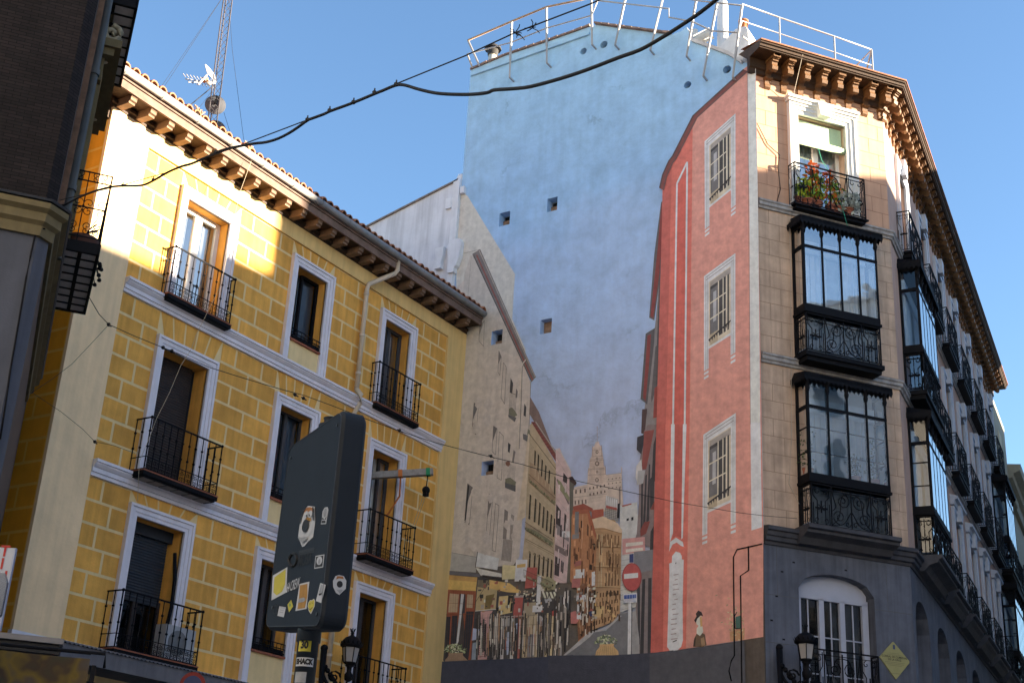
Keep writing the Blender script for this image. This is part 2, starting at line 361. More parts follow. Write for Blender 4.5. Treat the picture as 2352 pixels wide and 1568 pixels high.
# ---- windows
def surround(x0, x1, z0, z1, wd=.2):
    b = MB(); prof = [(0, -.045), (.13, -.045), (.14, -.07), (wd, -.085)]
    for (i0, i1, yy) in ((0, .07, -.05), (.07, .15, -.065), (.15, wd, -.09)):
        b.box(x0-i1, x0-i0, yy, .03 if i0 == 0 else 0, z0, z1+i1); b.box(x1+i0, x1+i1, yy, .03 if i0 == 0 else 0, z0, z1+i1)
        b.box(x0-i0, x1+i0, yy, .03 if i0 == 0 else 0, z1+i0, z1+i1)
    return b
def casement(par, F, x0, x1, z0, z1, y, fm, gm, n=2, fw_=.075, mid=(), curtain=None, room=True, name='window'):
    b = MB()
    b.box(x0, x0+fw_, y-.03, y+.04, z0, z1); b.box(x1-fw_, x1, y-.03, y+.04, z0, z1)
    b.box(x0+fw_, x1-fw_, y-.03, y+.04, z0, z0+fw_); b.box(x0+fw_, x1-fw_, y-.03, y+.04, z1-fw_, z1)
    for i in range(1, n):
        x = x0+(x1-x0)*i/n; b.box(x-fw_*.9, x+fw_*.9, y-.034, y+.036, z0+fw_, z1-fw_)
    for zz in mid: b.box(x0+fw_, x1-fw_, y-.026, y+.03, zz-.025, zz+.025)
    o = part(name, b, [fm], par, F)
    g_ = MB(); g_.face([(x0+.01, y+.005, z0+.01), (x1-.01, y+.005, z0+.01), (x1-.01, y+.005, z1-.01), (x0+.01, y+.005, z1-.01)])
    part('pane', g_, [gm], o, F)
    if curtain:
        c = MB(); m_ = 24
        for i in range(m_):
            xa, xb = x0+(x1-x0)*i/m_, x0+(x1-x0)*(i+1)/m_
            c.face([(xa, y+.12+.025*sin(i*2.1), z0), (xb, y+.12+.025*sin((i+1)*2.1), z0), (xb, y+.12+.025*sin((i+1)*2.1), z1), (xa, y+.12+.025*sin(i*2.1), z1)])
        part('curtain', c, [curtain], o, F)
    if room:
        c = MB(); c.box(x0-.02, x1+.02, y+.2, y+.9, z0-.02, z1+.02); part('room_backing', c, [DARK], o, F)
    return o
def roller(par, F, x0, x1, z0, z1, y, m):
    b = MB(); n = int((z1-z0)/.05)
    for i in range(n):
        za = z0+(z1-z0)*i/n; zb_ = z0+(z1-z0)*(i+1)/n
        b.add([(x0, y, za), (x1, y, za), (x1, y-.012, (za+zb_)/2), (x0, y-.012, (za+zb_)/2), (x1, y, zb_), (x0, y, zb_)], [(0, 1, 2, 3), (3, 2, 4, 5)])
    b.box(x0, x1, y-.02, y+.02, z0-.05, z0)
    return part('roller_shutter', b, [m], par, F)
for ri, (zb, zt, zo) in enumerate(rows):
    for ci, (a, b_) in enumerate(cols):
        part('window_surround', surround(a, b_, zb, zt), [TRIM], yb, YF)
        zs = sills[ri] if ci == 1 else zb
        if ci == 1:
            q = MB(); q.box(a-.01, b_+.01, -.05, .3, zs-.04, zs); part('sill', q, [TERRA], yb, YF)
            q = MB()
            for t in range(3): q.tube([(a, -.02, zs+.05+t*.09), (b_, -.02, zs+.05+t*.09)], .012, 4)
            for t in range(9): q.tube([(a+(b_-a)*t/8, -.02, zs), (a+(b_-a)*t/8, -.02, zs+.24)], .007, 4)
            q.box(a+.02, b_-.02, 0, .1, zs, zs+.12); part('sill_guard', q, [IRON], yb, YF)
        key = (ri, ci)
        if key == (2, 0):
            casement(yb, YF, a, b_, zs, zt, .26, WHITEP, GLASS, 2, .10, (), mat('grey_net', (.25, .25, .23), .9, .1))
        elif key == (2, 1):
            casement(yb, YF, a+.42, b_, zs, zt, .24, IRON, GLASSD, 1, .06, (), BLUEC); q = MB(); q.box(a, a+.42, .3, 1.0, zs, zt); part('room_backing', q, [DARK], yb, YF)
        elif key == (2, 2): casement(yb, YF, a, b_, zs, zt, .26, DGREY, GLASS, 2, .07, (), mat('blue_grey_net', (.10, .12, .15), .9, .1))
        elif key == (1, 0):
            roller(yb, YF, a, b_-.1, zs, zt, .3, SHUT); q = MB(); q.box(a-.01, b_+.01, .34, .9, zs, zt+.01); part('room_backing', q, [DARK], yb, YF)
        elif key == (0, 0):
            roller(yb, YF, a, b_-.06, zs+1.05, zt-.2, .3, SHUTD); q = MB(); q.box(a, b_, .24, .34, zt-.2, zt); part('shutter_box', q, [SHUTD], yb, YF)
            casement(yb, YF, a, b_, zs, zs+1.1, .34, SHUT, GLASSD, 2, .06)
            q = MB(); q.box(a-.01, b_+.01, .42, .9, zs+1.0, zt+.01); part('room_backing', q, [DARK], yb, YF)
        elif key == (1, 2):
            casement(yb, YF, a+.62, b_, zs, zt, .3, DGREY, GLASS, 1, .06, (), CURT, False); q = MB(); q.box(a-.01, b_+.01, .55, 1.0, zs, zt+.01); part('room_backing', q, [DARK], yb, YF)
        elif key == (1, 1): casement(yb, YF, a, b_, zs, zt, .26, DGREY, GLASSD, 2, .05, (), BLUEC)
        else: casement(yb, YF, a, b_, zs, zt, .3, DGREY, GLASSD, 2, .06)
for (ri, ci, x0, x1, p) in ((2, 0, 15.68, 17.3, .22), (2, 2, 22.02, 23.58, .22), (1, 0, 15.63, 17.42, .38), (1, 2, 21.98, 23.62, .38), (0, 0, 15.62, 17.52, .38), (0, 2, 21.98, 23.7, .38)):
    z = rows[ri][0]
    q = MB(); q.box(x0-.03, x1+.03, -p-.03, 0, z-.07, z); q.box(x0, x1, -p, 0, z-.10, z-.07)
    bo = part('balcony', q, [IRON], yb, YF)
    q = MB(); q.box(x0-.035, x1+.035, -p-.04, 0, z, z+.022); part('tile_floor', q, [TERRA], bo, YF)
    part('railing', bar_rail(x0, x1, z+.02, z+.98, p), [IRON], bo, YF)
    if p > .3:
        q = MB()
        for t in range(6): xa = x0+.04+(x1-x0-.08)*t/6; q.box(xa+.02, xa+(x1-x0-.08)/6-.02, -p+.04, -.05, z-.106, z-.10)
        part('underside_panel', q, [BEIGEP], bo, YF)
# ---- eaves
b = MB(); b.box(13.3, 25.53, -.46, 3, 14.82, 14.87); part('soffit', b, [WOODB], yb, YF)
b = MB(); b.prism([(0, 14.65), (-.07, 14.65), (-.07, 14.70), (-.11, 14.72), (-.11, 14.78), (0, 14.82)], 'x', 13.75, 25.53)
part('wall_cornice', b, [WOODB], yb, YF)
b = MB(); b.prism([(.0, 14.66), (-.40, 14.66), (-.40, 14.70), (-.44, 14.72), (-.44, 14.77), (-.455, 14.79), (-.455, 14.82), (.0, 14.82)], 'x', -.072, .072)
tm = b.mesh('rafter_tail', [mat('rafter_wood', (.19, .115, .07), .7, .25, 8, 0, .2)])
for i in range(24):
    x = 13.95+.483*i
    part('rafter_tail', tm, None, yb, YF @ T(x+rnd.uniform(-.025, .025), 0, rnd.uniform(-.004, .004)) @ RZ(rnd.uniform(-.02, .02)))
part('rafter_tail', tm, None, yb, frame((-18.3, 13.83), 90)); part('rafter_tail', tm, None, yb, frame((-18.9, 13.83), 90)); part('rafter_tail', tm, None, yb, frame((-19.5, 13.83), 90))
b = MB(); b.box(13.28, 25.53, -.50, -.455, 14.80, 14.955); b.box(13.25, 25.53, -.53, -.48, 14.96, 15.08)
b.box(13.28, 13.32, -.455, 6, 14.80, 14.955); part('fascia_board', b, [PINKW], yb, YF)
b = MB(); b.tube([(13.2, -.58, 15.085), (25.5, -.58, 15.085)], .078, 12)
for i in range(14): b.tube([(13.5+i*.93, -.58, 15.085), (13.54+i*.93, -.58, 15.085)], .084, 12)
part('gutter', b, [ZINC], yb, YF)
b = MB(); b.face([(13.2, -.6, 15.13), (25.53, -.6, 15.13), (25.53, 7, 17.9), (13.2, 7, 17.9)])
rf = part('roof', b, [TILE], yb, YF)
b = MB()
for i in range(55):
    x = 13.30+.2245*i+rnd.uniform(-.01, .01); n = 8; yo = rnd.uniform(-.02, .02)
    for k in range(6):
        y0, y1 = -.62+k*.42+yo, -.62+(k+1)*.42+.05+yo; z0, z1 = 15.14+(y0+.62)*.36+.02, 15.14+(y1+.62)*.36
        ra, rb = .092, .075
        vs = [(x+ra*cos(pi*j/n), y0, z0+ra*sin(pi*j/n)) for j in range(n+1)]+[(x+rb*cos(pi*j/n), y1, z1+rb*sin(pi*j/n)) for j in range(n+1)]
        b.add(vs, [(j, j+1, n+2+j, n+1+j) for j in range(n)], 0, True)
        if k == 0: b.add([(x+.065*cos(pi*j/n), y0, z0+.065*sin(pi*j/n)) for j in range(n+1)]+vs[:n+1], [(j, j+1, n+2+j, n+1+j) for j in range(n)])
part('roof_tiles', b, [TILE], rf, YF)
PIPE = mat('cream_downpipe', (.60, .50, .38), .6, .1, 5)
b = MB(); b.tube([(21.98, -.50, 15.02), (21.98, -.50, 14.78), (21.96, -.46, 14.7), (21.45, -.14, 14.28), (21.43, -.12, 14.15), (21.43, -.12, 11.75)], .055, 8)
b.tube([(21.43, -.12, 11.75), (21.43, -.26, 11.6), (21.43, -.26, 11.4), (21.43, -.12, 11.2), (21.43, -.12, 4.9)], .055, 8)
for z in (14.0, 13.0, 12.1, 10.4, 9.3, 8.6, 7.0, 6.0): b.tube([(21.43, -.12, z), (21.43, -.12, z+.05)], .066, 8)
part('downpipe', b, [PIPE], yb, YF)
# ---- the narrow side of the house, in the side street
SF = frame((-30, 13.83), 90)
b = MB(); b.face([(0, 0, 0), (11.98, 0, 0), (11.98, 0, 14.8), (0, 0, 14.8)]); h = .394
for i in range(36):
    x = 12.0-.06-(.0 if i % 2 else .45)
    b2 = 12.0-.02
    first = .95 if i % 2 else .5
    e = b2
    while e > .5:
        wd = first if e == b2 else .95
        b.face([(e-wd+.05, -.004, i*h+.05), (e-.02 if e == b2 else e, -.004, i*h+.05), (e-.02 if e == b2 else e, -.004, i*h+h), (e-wd+.05, -.004, i*h+h)], 1); e -= wd
part('side_wall', b, [ORANGEM, ORANGE], yb, SF)
b = MB(); b.prism([(0, 14.4), (-.1, 14.45), (-.1, 14.55), (-.2, 14.6), (-.2, 14.8), (0, 14.8)], 'x', 4, 12.0); part('side_cornice', b, [WOODB], yb, SF)
b = MB(); b.face([(13.83, 12, 0), (25.5, 12, 0), (25.5, 12, 16), (13.83, 12, 16)]); b.face([(13.83, .5, 14.7), (13.83, 7, 17.2), (13.83, 12, 16), (13.83, 12, 14.7)])
part('rear_wall', b, [OCHRE], yb, YF)
# cable box on the side street wall
b = MB(); b.tube([(9.9, -.03, 6.1), (10.6, -.03, 6.15), (10.9, -.03, 6.0), (10.85, -.03, 4.9)], .03, 6); b.box(10.8, 10.98, -.12, 0, 5.05, 5.28)
part('wall_cable', b, [IRON], yb, frame((-30, 13.83), 90) @ T(.6, 0, .1))
# ---- ground floor: dark shopfront under a corrugated canopy
b = MB(); b.box(13.83, 25.5, .05, .4, 0, 4.65); part('shopfront', b, [mat('dark_shopfront', (.02, .02, .022), .6, .2)], yb, YF)
b = MB(); yA, yB = 14.2, 20.9
b.box(yA, yB, -.79, -.74, 4.71, 4.965); b.box(yA, yB, -.74, 0, 4.71, 4.75)
n = 150
for i in range(n):
    xa = yA+(yB-yA)*i/n; xb = yA+(yB-yA)*(i+1)/n; d = .014 if i % 2 else -.014; d2 = -d
    b.add([(xa, -.82, 4.985+d), (xb, -.82, 4.985+d2), (xb, .0, 5.10+d2), (xa, .0, 5.10+d)], [(0, 1, 2, 3)]); b.add([(xa, -.82, 4.985+d), (xb, -.82, 4.985+d2), (xb, -.82, 4.97+d2), (xa, -.82, 4.97+d)], [(0, 1, 2, 3)])
single('shop_canopy', b, [mat('grey_canopy_metal', (.15, .145, .155), .6, .15, 3, .2)], 'long grey corrugated shop canopy along the foot of the yellow building', 'canopy', YF)

# ============================================================ MURAL GABLE
MF = frame((0, 25.56), 90)
tb = thing('apartment_building', 'tall building whose windowless gable carries a painted street scene under a blue painted sky', 'building', T(-14, 25.56, 0))
top = [L(MF, 'c', *p) for p in ((145, 490), (380, 392), (700, 285), (980, 185), (1015, 175), (1280, 210), (1540, 245), (1600, 222), (1650, 190), (1690, 285), (1830, 335), (1950, 380), (2040, 440))]
outer = [(-18.5, 0), (-18.47, 13)]+[(a, c) for a, c in top]+[(-10.205, 20.3), (-10.205, 0)]
def hq(k, x0, y0, x1, y1):
    a = L(MF, k, x0, y0); c = L(MF, k, x1, y1); return [(a[0], c[1]), (c[0], c[1]), (c[0], a[1]), (a[0], a[1])]
sq = [hq('k', 668, 345, 757, 440), hq('k', 1097, 215, 1183, 312), hq('k', 1035, 1300, 1132, 1408), hq('k', 600, 1400, 690, 1505), hq('h', 348, 222, 415, 298)]
circ = []
for k, x, y, r in (('c', 930, 358, .10), ('c', 1072, 312, .11), ('c', 1655, 592, .10), ('c', 1930, 485, .11)):
    a = L(MF, k, x, y); circ.append([(a[0]+r*cos(t*pi/6), a[1]+r*sin(t*pi/6)) for t in range(12)])
def mural_sky():
    m = bpy.data.materials.new('painted_sky'); m.use_nodes = True; n = m.node_tree.nodes; l = m.node_tree.links; b = n['Principled BSDF']
    b.inputs['Roughness'].default_value = .9; b.inputs['Specular IOR Level'].default_value = .2
    tc = n.new('ShaderNodeTexCoord'); sp = n.new('ShaderNodeSeparateXYZ'); l.new(tc.outputs['Object'], sp.inputs[0])
    n1 = n.new('ShaderNodeTexNoise'); n1.inputs['Scale'].default_value = .55; n1.inputs['Detail'].default_value = 6; l.new(tc.outputs['Object'], n1.inputs['Vector'])
    ma = n.new('ShaderNodeMath'); ma.operation = 'MULTIPLY_ADD'; ma.inputs[1].default_value = 3.2; l.new(n1.outputs[0], ma.inputs[0]); l.new(sp.outputs[2], ma.inputs[2])
    mr = n.new('ShaderNodeMapRange'); mr.inputs[1].default_value = 6.6; mr.inputs[2].default_value = 24.4; l.new(ma.outputs[0], mr.inputs[0])
    cr = n.new('ShaderNodeValToRGB'); l.new(mr.outputs[0], cr.inputs[0]); e = cr.color_ramp.elements
    st = [(0, (146, 151, 162)), (.26, (150, 156, 176)), (.5, (144, 161, 190)), (.66, (136, 159, 193)), (.73, (127, 157, 189)), (1, (134, 166, 191))]
    e[0].position = 0; e[1].position = 1
    for p_, c_ in st[1:-1]: e.new(p_)
    for el, (p_, c_) in zip(e, st):
        el.position = p_; el.color = (*[min(.85, v*SKYK) for v in lin(c_)], 1)
    def mul(a, lo, hi, f0, f1):
        q = n.new('ShaderNodeMapRange'); q.inputs[1].default_value = lo; q.inputs[2].default_value = hi; q.inputs[3].default_value = f0; q.inputs[4].default_value = f1; l.new(a, q.inputs[0]); return q.outputs[0]
    n2 = n.new('ShaderNodeTexNoise'); n2.inputs['Scale'].default_value = 1.7; n2.inputs['Detail'].default_value = 10; n2.inputs['Roughness'].default_value = .7; l.new(tc.outputs['Object'], n2.inputs['Vector'])
    mp = n.new('ShaderNodeMapping'); mp.inputs['Scale'].default_value = (6, 6, .3); l.new(tc.outputs['Object'], mp.inputs[0])
    n3 = n.new('ShaderNodeTexNoise'); n3.inputs['Scale'].default_value = 1; n3.inputs['Detail'].default_value = 6; l.new(mp.outputs[0], n3.inputs['Vector'])
    # hairline cracks and water marks
    dn = n.new('ShaderNodeVectorMath'); dn.operation = 'MULTIPLY_ADD'; dn.inputs[1].default_value = (1.2, 1.2, 1.2); l.new(n2.outputs[1], dn.inputs[0]); l.new(tc.outputs['Object'], dn.inputs[2])
    vo = n.new('ShaderNodeTexVoronoi'); vo.feature = 'DISTANCE_TO_EDGE'; vo.inputs['Scale'].default_value = .42; l.new(dn.outputs[0], vo.inputs['Vector'])
    n4 = n.new('ShaderNodeTexNoise'); n4.inputs['Scale'].default_value = .8; l.new(tc.outputs['Object'], n4.inputs['Vector'])
    gate = mul(n4.outputs[0], .52, .62, 0, .22); ck = mul(vo.outputs[0], 0, .022, 1, 0)
    mm = n.new('ShaderNodeMath'); mm.operation = 'MULTIPLY'; l.new(gate, mm.inputs[0]); l.new(ck, mm.inputs[1])
    iv = n.new('ShaderNodeMath'); iv.operation = 'SUBTRACT'; iv.inputs[0].default_value = 1; l.new(mm.outputs[0], iv.inputs[1])
    f = iv.outputs[0]
    for o_ in (mul(n2.outputs[0], .30, .68, .80, 1.10), mul(n3.outputs[0], .36, .6, .955, 1.01)):
        q = n.new('ShaderNodeMath'); q.operation = 'MULTIPLY'; l.new(f, q.inputs[0]); l.new(o_, q.inputs[1]); f = q.outputs[0]
    vm = n.new('ShaderNodeVectorMath'); vm.operation = 'SCALE'; l.new(cr.outputs[0], vm.inputs[0]); l.new(f, vm.inputs['Scale']); l.new(vm.outputs[0], b.inputs['Base Color'])
    bp = n.new('ShaderNodeBump'); bp.inputs['Strength'].default_value = .5; bp.inputs['Distance'].default_value = .06; l.new(n2.outputs[0], bp.inputs['Height']); l.new(bp.outputs[0], b.inputs['Normal'])
    return m
SKYK = 1.75
SKYP = mural_sky()
BRICKIN = mat('bare_brick_infill', (.30, .20, .13), .9, .4, 9)
b = MB()
polys = [[Vector((x, z, 0)) for x, z in outer]]+[[Vector((x, z, 0)) for x, z in q] for q in sq+circ]
flat = [v for p_ in polys for v in p_]; tri = tessellate_polygon(polys)
b.add([(v.x, 0, v.y) for v in flat], [tuple(t) for t in tri])
for q in sq+circ:
    n = len(q)
    for i in range(n):
        a, c = q[i], q[(i+1) % n]; b.add([(a[0], 0, a[1]), (c[0], 0, c[1]), (c[0], .24, c[1]), (a[0], .24, a[1])], [(0, 1, 2, 3)])
part('gable_wall', b, [SKYP], tb, MF)
for i, q in enumerate(sq):
    b = MB(); xs = [p_[0] for p_ in q]; zs = [p_[1] for p_ in q]; x0, x1, z0, z1 = min(xs), max(xs), min(zs), max(zs)
    b.box(x0, x1, .2, .5, z0, z0+(z1-z0)*(.62 if i < 3 else .45)); b.box(x0-.01, x1+.01, .3, .55, z0, z1+.01, 1)
    if i == 2: b.box(x0, x1, .18, .2, z0, z1)
    part('vent_opening', b, [BRICKIN, DARK], tb, MF)
b = MB()
for q in circ: b.flat(q, .2)
part('pipe_hole', b, [DARK], tb, MF)
b = MB(); n = len(outer)
for i in range(n):
    a, c = outer[i], outer[(i+1) % n]
    b.add([(a[0], 0.002, a[1]), (c[0], .002, c[1]), (c[0], 9, c[1]), (a[0], 9, a[1])], [(0, 1, 2, 3)])
part('roof_and_side', b, [mat('grey_white_render', (.5, .5, .5), .9, .15, 2, .2)], tb, MF)
b = MB()                                            # verge tiles and coping
for seg, over in ((top[0:4], .05), (top[4:7], .10)):
    for a, c in zip(seg, seg[1:]):
        n = max(2, int(math.dist(a, c)/.22))
        for k in range(n):
            f0, f1 = k/n, (k+.93)/n; dz = rnd.uniform(0, .02)
            xa, za = a[0]+(c[0]-a[0])*f0, a[1]+(c[1]-a[1])*f0; xb, zb_ = a[0]+(c[0]-a[0])*f1, a[1]+(c[1]-a[1])*f1
            b.add([(xa, -over, za), (xb, -over, zb_), (xb, -over, zb_+.05+dz), (xa, -over, za+.05), (xa, .6, za), (xb, .6, zb_), (xb, .6, zb_+.05+dz), (xa, .6, za+.05)], [(0, 1, 2, 3), (3, 2, 6, 7), (0, 4, 5, 1), (0, 3, 7, 4), (1, 5, 6, 2)])
part('verge_tiles', b, [mat('weathered_tile', (.30, .20, .15), .9, .35, 6, 0, .2)], tb, MF)
b = MB(); a, c = L(MF, 'c', 150, 528), L(MF, 'c', 975, 238)
b.add([(a[0], -.06, a[1]-.04), (c[0], -.06, c[1]-.04), (c[0], -.06, c[1]+.05), (a[0], -.06, a[1]+.05), (a[0], 0, a[1]-.04), (c[0], 0, c[1]-.04), (c[0], 0, c[1]+.05), (a[0], 0, a[1]+.05)], [(0, 1, 2, 3), (0, 4, 5, 1), (3, 2, 6, 7), (0, 3, 7, 4), (1, 5, 6, 2)])
part('gable_ledge', b, [SKYP], tb, MF)
b = MB()
for (a, c) in zip(top[9:12], top[10:13]):
    b.add([(a[0], -.08, a[1]-.05), (c[0], -.08, c[1]-.05), (c[0], -.08, c[1]+.05), (a[0], -.08, a[1]+.05), (a[0], .5, a[1]-.05), (c[0], .5, c[1]-.05), (c[0], .5, c[1]+.05), (a[0], .5, a[1]+.05)], [(0, 1, 2, 3), (0, 4, 5, 1), (3, 2, 6, 7), (0, 3, 7, 4), (1, 5, 6, 2)])
part('parapet_coping', b, [mat('white_lime', (.62, .61, .59), .9, .12, 3, .15)], tb, MF)

# ---- the painting: flat paint films, each a couple of mm above what it covers
class Paint:
    def __init__(s): s.mb = MB(); s.mats = []; s.bb = []
    def idx(s, m):
        if m not in s.mats: s.mats.append(m)
        return s.mats.index(m)
    def poly(s, pts, col, k=None):                  # pts in wall metres
        xs = [p[0] for p in pts]; zs = [p[1] for p in pts]; bb = (min(xs), max(xs), min(zs), max(zs))
        ly = 1+max([l_ for (o, l_) in s.bb if o[0] < bb[1] and o[1] > bb[0] and o[2] < bb[3] and o[3] > bb[2]], default=0)
        s.bb.append((bb, ly)); m = col if not isinstance(col, tuple) else paint(col, k)
        def inside(x, z):
            r_ = False
            for (xa, za), (xb, zb_) in zip(pts, list(pts[1:])+[pts[0]]):
                if (za > z) != (zb_ > z) and x < (xb-xa)*(z-za)/(zb_-za)+xa: r_ = not r_
            return r_
        hs = [q for q in sq[3:] if all(inside(*c) for c in q)]      # leave the real vent openings free of paint
        if hs:
            pl = [[Vector((a, c, 0)) for a, c in pts]]+[[Vector((a, c, 0)) for a, c in q] for q in hs]; fl = [v for p_ in pl for v in p_]
            s.mb.add([(v.x, -.0012*ly-.002, v.y) for v in fl], [tuple(t) for t in tessellate_polygon(pl)], s.idx(m)); return ly
        s.mb.flat(pts, -.0012*ly-.002, s.idx(m)); return ly
    def px(s, k, pts, col, kk=None): return s.poly([L(MF, k, *p) for p in pts], col, kk)
    def line(s, k, pts, wpx, col, kk=None):
        P_ = [L(MF, k, *p) for p in pts]; s_ = Z[k][0]; wd = wpx/s_*.0045
        for a, c in zip(P_, P_[1:]):
            d = Vector((c[0]-a[0], c[1]-a[1])); d.normalize(); nx, nz = -d.y*wd/2, d.x*wd/2
            s.poly([(a[0]+nx, a[1]+nz), (c[0]+nx, c[1]+nz), (c[0]-nx, c[1]-nz), (a[0]-nx, a[1]-nz)], col, kk)
    def grid(s, k, quad, nx, ny, fx, fy, col, sub=None):  # rows of windows inside a drawn quad (TL,TR,BR,BL)
        Q = [Vector(L(MF, k, *p)) for p in quad]
        at = lambda u, v: tuple((Q[0]*(1-u)+Q[1]*u)*(1-v)+(Q[3]*(1-u)+Q[2]*u)*v)
        ly = None
        for i in range(nx):
            for j in range(ny):
                u0, u1 = (i+.5-fx/2)/nx, (i+.5+fx/2)/nx; v0, v1 = (j+.5-fy/2)/ny, (j+.5+fy/2)/ny
                s.poly([at(u0, v0), at(u1, v0), at(u1, v1), at(u0, v1)], col)
P_ = Paint()
P_.px('h', [(110, 860), (560, 830), (800, 960), (880, 960), (913, 940), (1000, 960), (1000, 1420), (110, 1440)], (94, 86, 78))
P_.px('i', [(0, 940), (130, 930), (290, 950), (290, 1260), (180, 1330), (110, 1402), (0, 1402)], (92, 84, 76))
# house on the left: bare beige front, its cornice, openings
BEI = (172, 160, 146); BEI2 = (150, 139, 124); DK = (48, 48, 50); OUT = (100, 92, 84)
P_.px('k', [(285, 150), (380, 185), (808, 890), (795, 1050), (783, 1290), (800, 1330), (900, 1560), (900, 1700), (280, 1700)], (172, 168, 156))
P_.px('7', [(0, 600), (180, 400), (160, 330), (250, 520), (505, 1140), (500, 1568), (0, 1568)], BEI)
P_.px('h', [(100, -130), (625, -130), (615, 300), (575, 800), (540, 850), (100, 890)], BEI)
P_.px('7', [(90, 470), (128, 350), (150, 345), (190, 430), (260, 600), (330, 760), (440, 980), (400, 980), (250, 910), (140, 820), (90, 880)], (165, 156, 143))
P_.px('7', [(140, 340), (190, 308), (540, 1110), (512, 1142)], (106, 98, 92))
P_.line('7', [(184, 318), (534, 1108)], 9, (142, 130, 118)); P_.line('7', [(168, 345), (520, 1128)], 12, (128, 66, 58)); P_.line('7', [(150, 350), (508, 1130)], 6, (66, 62, 62))
P_.line('7', [(88, 335), (185, 312)], 3, (90, 84, 76)); P_.line('7', [(135, 350), (112, 620)], 3, (120, 112, 100))
P_.line('7', [(478, 1000), (448, 1040), (440, 1300), (428, 1560)], 11, (176, 164, 146)); P_.line('7', [(486, 1004), (456, 1046), (447, 1300), (436, 1560)], 4, (84, 78, 72))
P_.line('7', [(508, 1135), (500, 1340), (492, 1568)], 4, (96, 90, 82))
def opening(k, q, fill, tri=True):
    P_.line(k, q+[q[0]], 3.6, OUT)
    if tri: P_.px(k, [q[0], q[1], ((q[0][0]*.35+q[3][0]*.65), (q[0][1]*.35+q[3][1]*.65))], fill)
opening('7', [(188, 790), (218, 755), (212, 918), (184, 885)], (120, 112, 104))
opening('7', [(308, 945), (324, 985), (314, 1100), (303, 1080)], (104, 98, 94))
opening('7', [(338, 1020), (355, 1050), (344, 1280), (322, 1240)], (140, 130, 118), False)
opening('7', [(152, 1272), (180, 1290), (164, 1472), (140, 1440)], (98, 94, 92))
opening('h', [(260, 355), (292, 380), (272, 600), (242, 580)], (104, 98, 94)); P_.px('h', [(262, 360), (272, 372), (250, 580), (244, 578)], (52, 50, 50)); P_.line('h', [(242, 588), (272, 606)], 5, (90, 84, 78))
opening('h', [(292, -10), (318, -5), (310, 58), (290, 40)], (140, 130, 118), False)
opening('h', [(418, 5), (440, 20), (430, 180), (410, 160)], (100, 94, 90)); opening('h', [(454, 40), (478, 66), (466, 335), (440, 320)], (140, 130, 118), False)
opening('h', [(390, 415), (412, 455), (395, 668), (375, 650)], (112, 105, 98)); P_.line('h', [(376, 655), (396, 672)], 5, (90, 84, 78))
opening('h', [(430, 475), (452, 490), (430, 770), (410, 760)], (128, 118, 108), False)
P_.px('h', [(485, 510), (507, 525), (495, 700), (474, 690)], (112, 104, 98)); P_.px('h', [(525, 540), (545, 550), (528, 700), (515, 690)], (132, 122, 112))
P_.px('h', [(478, 690), (535, 700), (525, 830), (465, 820)], (138, 128, 118))
for i in range(7): P_.line('h', [(480+i*8.5, 695+i*1.5), (469+i*8.5, 822+i*1.5)], 2, (96, 90, 84))
P_.px('7', [(382, 1115), (398, 1150), (392, 1215), (376, 1205)], (70, 66, 66)); P_.px('7', [(416, 1180), (426, 1200), (422, 1240), (412, 1240)], (96, 90, 88))
for i in range(6): P_.line('7', [(380+i*7.5, 1205+i*3), (370+i*7.5, 1345+i*3)], 2.4, (88, 84, 82))
P_.line('7', [(378, 1207), (420, 1222)], 4, (80, 76, 74)); P_.px('7', [(368, 1345), (418, 1365), (408, 1392), (368, 1360)], (96, 92, 92))
P_.px('7', [(372, 1310), (390, 1300), (412, 1325), (425, 1350), (405, 1360), (372, 1345)], (108, 106, 84))
P_.px('7', [(468, 1275), (480, 1300), (476, 1360), (462, 1350)], (64, 62, 62)); P_.px('7', [(458, 1465), (505, 1480), (500, 1522), (460, 1500)], (94, 92, 92)); P_.px('7', [(490, 1435), (512, 1450), (500, 1485), (486, 1470)], (108, 108, 86))
P_.px('h', [(507, 105), (522, 118), (516, 170), (505, 160)], (58, 58, 60)); P_.px('h', [(540, 150), (552, 162), (540, 230), (530, 225)], (104, 98, 94))
for i in range(7): P_.line('h', [(508+i*7, 230+i*3), (500+i*7, 345+i*3)], 2, (88, 84, 82))
P_.px('h', [(488, 345), (553, 365), (552, 405), (488, 380)], (84, 82, 82)); P_.px('h', [(490, 325), (520, 318), (556, 345), (550, 368), (490, 350)], (106, 104, 82)); P_.px('h', [(490, 225), (515, 215), (520, 240), (498, 262)], (120, 78, 58))
# ochre house with red eaves
OC = (158, 140, 108)
P_.px('h', [(640, 80), (640, 0), (655, -20), (815, 265), (812, 500), (790, 985), (700, 1000), (590, 860), (612, 640), (622, 300)], OC)
P_.px('h', [(560, 580), (592, 575), (612, 560), (640, 60), (630, 50), (600, 300)], (176, 158, 130))
P_.px('7', [(505, 1235), (560, 1330), (640, 1540), (690, 1600), (655, 1600), (500, 1340)], (112, 92, 84))
P_.px('h', [(648, -20), (668, -20), (835, 235), (808, 238)], (120, 62, 54)); P_.line('h', [(676, -20), (838, 228)], 6, (152, 144, 134))
for i in range(14): P_.line('h', [(654+i*11.5, -10+i*18), (672+i*11.8, -14+i*18)], 3.5, (70, 46, 44))
P_.line('h', [(640, 55), (812, 285)], 5, (92, 82, 62)); P_.line('h', [(612, 690), (790, 785)], 4, (92, 80, 58)); P_.line('h', [(610, 700), (788, 797)], 3, (126, 110, 80))
